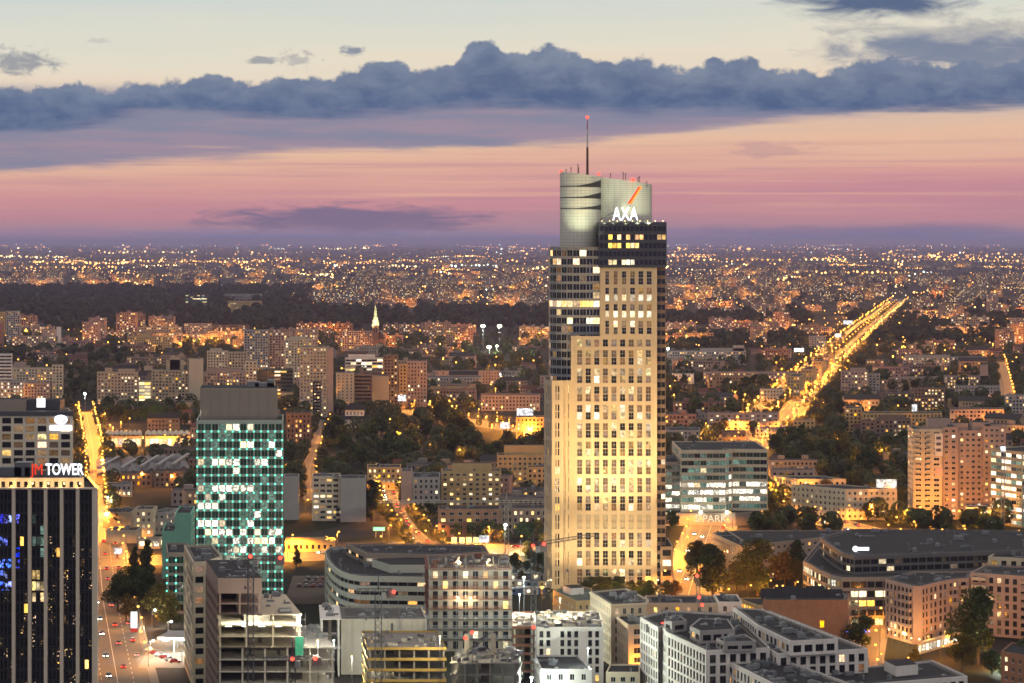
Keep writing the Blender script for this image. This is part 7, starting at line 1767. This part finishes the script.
for k, (px, py, h, kd, w) in enumerate([(118, 612, 15, 'near', 1.1), (130, 608, 17, 'near', 1.1), (143, 610, 16, 'near', 1.2), (158, 622, 15, 'nearY', 1.1), (170, 630, 13, 'nearY', 1.2), (126, 622, 11, 'nearY', 1.1)]): one(px, py, h, kd, 'leafy tree in the strip beside the long left street, %s from the left' % nth(k+1), w)
one(135, 585, 17, 'fir', 'dark fir at the amber cross street, left of the pair', 0.9, 'fir_tree'); one(147, 588, 21, 'fir', 'taller dark fir at the amber cross street, right of the pair', 0.9, 'fir_tree'); one(297, 566, 10, 'fir', 'small fir before the orange lit house', 0.9, 'fir_tree')
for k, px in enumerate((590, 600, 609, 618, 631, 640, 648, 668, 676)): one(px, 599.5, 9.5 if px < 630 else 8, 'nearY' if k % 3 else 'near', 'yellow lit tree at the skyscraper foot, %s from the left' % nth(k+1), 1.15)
for px in (614, 637):
    p = W(px, 603); floodlight((p.x, p.y-2, 1), (p.x, p.y+4, 8), 9000, (1.0, 0.85, 0.3), 100, 'tree uplight at the skyscraper foot under the %s tree' % ('left' if px < 620 else 'right'), 'tree uplights', size=0.3)
p = W(146, 424); floodlight((p.x, p.y-6, 1), (p.x, p.y+4, 8), 20000, (0.85, 1.0, 0.25), 100, 'green uplight under the bright green tree behind the pavilion', size=0.3); one(146, 422, 13, 'mid', 'bright green lit tree behind the shopping pavilion', 1.0)
rg2 = random.Random(4)
grove(16, 596, 1020, 640, 690, 3, 6, ['near', 'nearY'], 'small courtyard tree or bush among the near blocks', 'courtyard bushes', r=2.5); grove(10, 512, 560, 556, 584, 5, 9, ['near', 'nearY'], 'tree at the edge of the site yard', 'yard edge trees', r=2.5); grove(9, 690, 800, 566, 604, 6, 12, ['near', 'nearY'], 'lower tree beneath the big ones right of the skyscraper', 'under trees', r=2.5); grove(8, 560, 640, 610, 660, 4, 8, ['near'], 'tree in the narrow court by the town houses', 'court trees', r=2.0)
for k in range(16):      # fairy lights
    t = [o for o in TREES if 'fairy' in o.get('label', '')][0]; mb = MB(); a = rg2.uniform(3.6, 5.8); mb.ball((5.6*math.cos(a), 5.6*math.sin(a), rg2.uniform(6.6, 7.4)), 0.22, 0, 6, 4); mb.obj('fairy_light', glow('blue_fairy_light', (0.15, 0.2, 1.0), 6.0), t)
# ------------------------------------------------------------------ filling station, car park
p0, p1 = W(166, 656), W(188, 646)
b = Bld('filling_station', 'filling station canopy with glaring white underside lights', 'filling station', (p0.x, p0.y)); mb = MB(); mb.box((p0.x+9, p0.y+12, 5.6), (24, 16, 0.9), 0, -0.15); b.part(mb, 'canopy', GREYW)
for sx in (2, 16):
    for sy in (7, 17): mb = MB(); mb.box((p0.x+sx, p0.y+sy, 2.6), (0.5, 0.5, 5.1)); b.part(mb, 'post', STEEL)
for sx in (-1, 5, 11, 17): mb = MB(); mb.box((p0.x+sx, p0.y+5.5, 5.0), (2.5, 0.6, 0.2)); b.part(mb, 'canopy_lamp', glow('canopy_tube', (1.0, 0.98, 0.85), 18.0)); lo = link('lamp_light', point(2600, (1.0, 0.95, 0.78)), b.root); lo.location = (p0.x+sx-b.o.x, p0.y+4-b.o.y, 4.6)
mb = MB(); q0 = W(138, 668); mb.poly([(q0.x, q0.y, 0.09), (q0.x+34, q0.y, 0.09), (q0.x+30, q0.y+62, 0.09), (q0.x-4, q0.y+62, 0.09)]); tag(mb.obj('forecourt_pavement', PAVE), kind='structure')
sg = empty('price_sign', tuple(W(134, 632)), 'upright white and red lit price sign at the filling station', 'sign'); mb = MB(); mb.box((0, 0, 4.6), (2.4, 0.4, 6.4)); mb.obj('sign_box', SIGN_W, sg); mb = MB(); mb.box((0, -0.05, 0.8), (2.6, 0.5, 1.6)); mb.obj('sign_foot', mat('red_panel', (0.5, 0.05, 0.04)), sg)
mb = MB(); q0 = W(284, 604); mb.poly([(q0.x, q0.y, 0.09), (q0.x+24, q0.y, 0.09), (q0.x+22, q0.y+88, 0.09), (q0.x-4, q0.y+88, 0.09)]); tag(mb.obj('car_park_ground', mat('worn_tarmac', (0.10, 0.08, 0.06), 0.9, 0.2, 0.4, 0.2)), kind='structure')
for k in range(16):
    r_, c_ = divmod(k, 6); car(q0.x+2+c_*3.1+(2 if r_ else 0), q0.y+52+r_*12, 1.57+rg2.uniform(-0.06, 0.06), '%s car parked behind the curved office, row %s, %s from left' % (CAR_COLN[k*5 % 6], ['one', 'two', 'three'][r_], nth(c_+1)), 'cars parked behind the curved office', k*5 % 6, False, 0.1)
for k in range(6): car(W(150+k*5, 652+k*2.2).x, W(150+k*5, 652+k*2.2).y, rg2.uniform(-0.4, 0.4)+0.3, '%s car standing on the bright filling station yard, %s from the street' % (CAR_COLN[(k*3+1) % 6], nth(k+1)), 'cars at the filling station', (k*3+1) % 6, False, 0.1)
def traffic(pts, fmt, group, offs, step, y0, y1, seed):
    r = random.Random(seed); pts = [Vector(p) for p in pts]; L = []
    for o in offs:
        d = r.uniform(0, step)
        tot = sum((b-a).length for a, b in zip(pts, pts[1:]))
        while d < tot:
            q = d
            for a, b in zip(pts, pts[1:]):
                l = (b-a).length
                if q <= l: break
                q -= l
            u = (b-a).normalized(); p = a+u*q+Vector((u.y, -u.x))*o
            px_ = 512+p.x*F/p.y
            if y0 < p.y < y1 and -10 < px_ < 1034: L.append((p.y, p, math.atan2(u.y, u.x) + (0 if o > 0 else math.pi), o > 0))
            d += step*r.uniform(0.5, 1.7)
    L.sort(key=lambda t: t[0]); n = {True: 0, False: 0}
    for _, p, a, away in L:
        n[away] += 1; c = r.randrange(6); car(p.x, p.y, a, fmt % (CAR_COLN[c], 'red tail lights' if away else 'white headlights', nth(n[away])), group, c, True, 0.09)
traffic(LEFT_ST, '%s car with %s on the long left street, %s from below', 'traffic on the long left street', (-8.3, -2.8, 2.8, 8.3), 34, 870, 1500, 3)
traffic(TOWER_RD, '%s car with %s beside the skyscraper, %s from below', 'traffic beside the skyscraper', (-7, -2.5, 2.5, 7), 48, 1100, 1900, 4)
traffic(BOULEVARD, '%s car with %s on the wide boulevard, %s from below', 'boulevard traffic', (-14, -8, 8, 14), 130, 1950, 4600, 5)
traffic(RIGHT_ST, '%s car with %s on the tree lined street, %s from below', 'traffic on the tree lined street', (-6.5, 6.5), 30, 1200, 1450, 6); traffic(MID_ST, '%s car with %s on the central lane, %s from below', 'traffic on the central lane', (-3, 3), 20, 1100, 1700, 7); traffic(CROSS_ST, '%s car with %s on the cross street, %s from below', 'cross street traffic', (-10, 10), 34, 1000, 1400, 8)
# ------------------------------------------------------------------ tower cranes
def crane(px, ytop, Y, jl, jr, label, red=(), col=DARKST, slope=0.0, cab=True, w=1.7, rot=0.0, luff=None):
    x, z = (px-512)*Y/F, top_h(ytop, Y); s = Y/F; t = empty('tower_crane', (x, Y, 0), label, 'crane'); h = w/2
    def lattice(mb, a, b, wd, step, side, up):
        d = (b-a); L = d.length; d.normalize(); n = max(2, int(L/step)); cs = [side*h_*wd/2 + up*v*wd/2 for h_ in (-1, 1) for v in (-1, 1)]
        for c in cs: mb.bar(a+c, b+c, 0.15 if wd > 1.2 else 0.11)
        for i in range(n):
            p, q = a+d*(L*i/n), a+d*(L*(i+1)/n)
            for e, f in ((0, 1), (1, 3), (3, 2), (2, 0)): mb.bar(p+cs[e], q+cs[f], 0.085)
    X, Yv, Z = Vector((1, 0, 0)), Vector((0, 1, 0)), Vector((0, 0, 1)); mb = MB(); lattice(mb, Vector((0, 0, 0)), Vector((0, 0, z)), w, 2.2, X, Yv); mb.obj('mast', col, t)
    co, si = math.cos(rot), math.sin(rot); D = Vector((co, si, 0)); N = Vector((-si, co, 0))
    if luff:
        mb = MB(); lattice(mb, Vector((0, 0, z)), Vector((0, 0, z)) + Vector(luff), 1.0, 2.0, Yv, X); mb.obj('jib', col, t)
    else:
        zz = z + 1.2; mb = MB(); lattice(mb, Vector((0, 0, zz)), Vector((0, 0, zz)) + D*(jl*s) + Z*slope, 1.0, 2.0, N, Z); mb.obj('jib', col, t)
        mb = MB(); lattice(mb, Vector((0, 0, zz)), Vector((0, 0, zz)) + D*(jr*s), 1.0, 2.0, N, Z); mb.obj('counter_jib', col, t)
        mb = MB(); q = Vector((0, 0, zz-1.2)) + D*(jr*s*0.92); mb.box(tuple(q), (2.6, 1.4, 2.6), 0, rot); mb.obj('counterweight', CONC_D, t)
        mb = MB(); mb.bar((0, 0, zz), (0, 0, zz+5), 0.3, 0, 5, 0.12); mb.bar(Vector((0, 0, zz+5)), Vector((0, 0, zz+0.5)) + D*(jl*s*0.6), 0.05); mb.bar(Vector((0, 0, zz+5)), Vector((0, 0, zz+0.5)) + D*(jr*s*0.85), 0.05); mb.obj('tie_frame', col, t)
        mb = MB(); hk = Vector((0, 0, zz)) + D*(jl*s*0.55); mb.bar(hk, hk-Vector((0, 0, 9)), 0.05); mb.box(tuple(hk-Vector((0, 0, 9))), (0.6, 0.4, 0.9)); mb.obj('hook', DARKST, t)
    if cab: mb = MB(); mb.box((w*0.9, -0.6, z-0.4), (1.5, 1.6, 2.0)); mb.obj('cab', STEEL, t)
    for rx, ry in red: mb = MB(); mb.ball(((rx-px)*s, -0.9, top_h(ry, Y)-0), 0.62); mb.obj('obstruction_light', RED_L, t)
crane(250.7, 562, 770, -10, 32, 'dark tower crane standing against the stepped unfinished tower', ((250.7, 556), (280.5, 557.5)), rot=0.3); crane(292.7, 662, 760, -30, 26, 'low tower crane at the stepped unfinished tower base', ((292.7, 658.5), (315.5, 658)), rot=0.2); crane(378.3, 594, 790, -22, 14, 'dark tower crane in front of the curved white office', ((394, 591.5),), rot=0.1, w=2.0)
crane(533.5, 548, 850, 62, 10, 'tower crane with red lights left of the skyscraper foot', ((533, 545.5), (544, 543.5), (533.5, 627)), rot=0.12, slope=3.0); crane(506.5, 504, 1130, -128, 44, 'tall pale crane with very long jib across the centre', (), col=mat('pale_crane_paint', (0.45, 0.46, 0.40), 0.5), rot=0.03, w=2.0); crane(470, 650, 775, 0, 0, 'short crane with raised boom above the dark-topped shell', ((465.5, 637.5), (472.3, 632)), luff=(6, 0, 5.5)); crane(699.5, 612, 905, 0, 0, 'luffing crane with steep pale boom behind the white complex', ((697, 575.5), (699, 597), (702, 604.5)), col=UNIT, luff=(-0.9, 0, 13)); crane(662.5, 628, 838, 34, -14, 'crane lying low over the white corner block', ((662.5, 623.5),), rot=0.1, w=1.4)
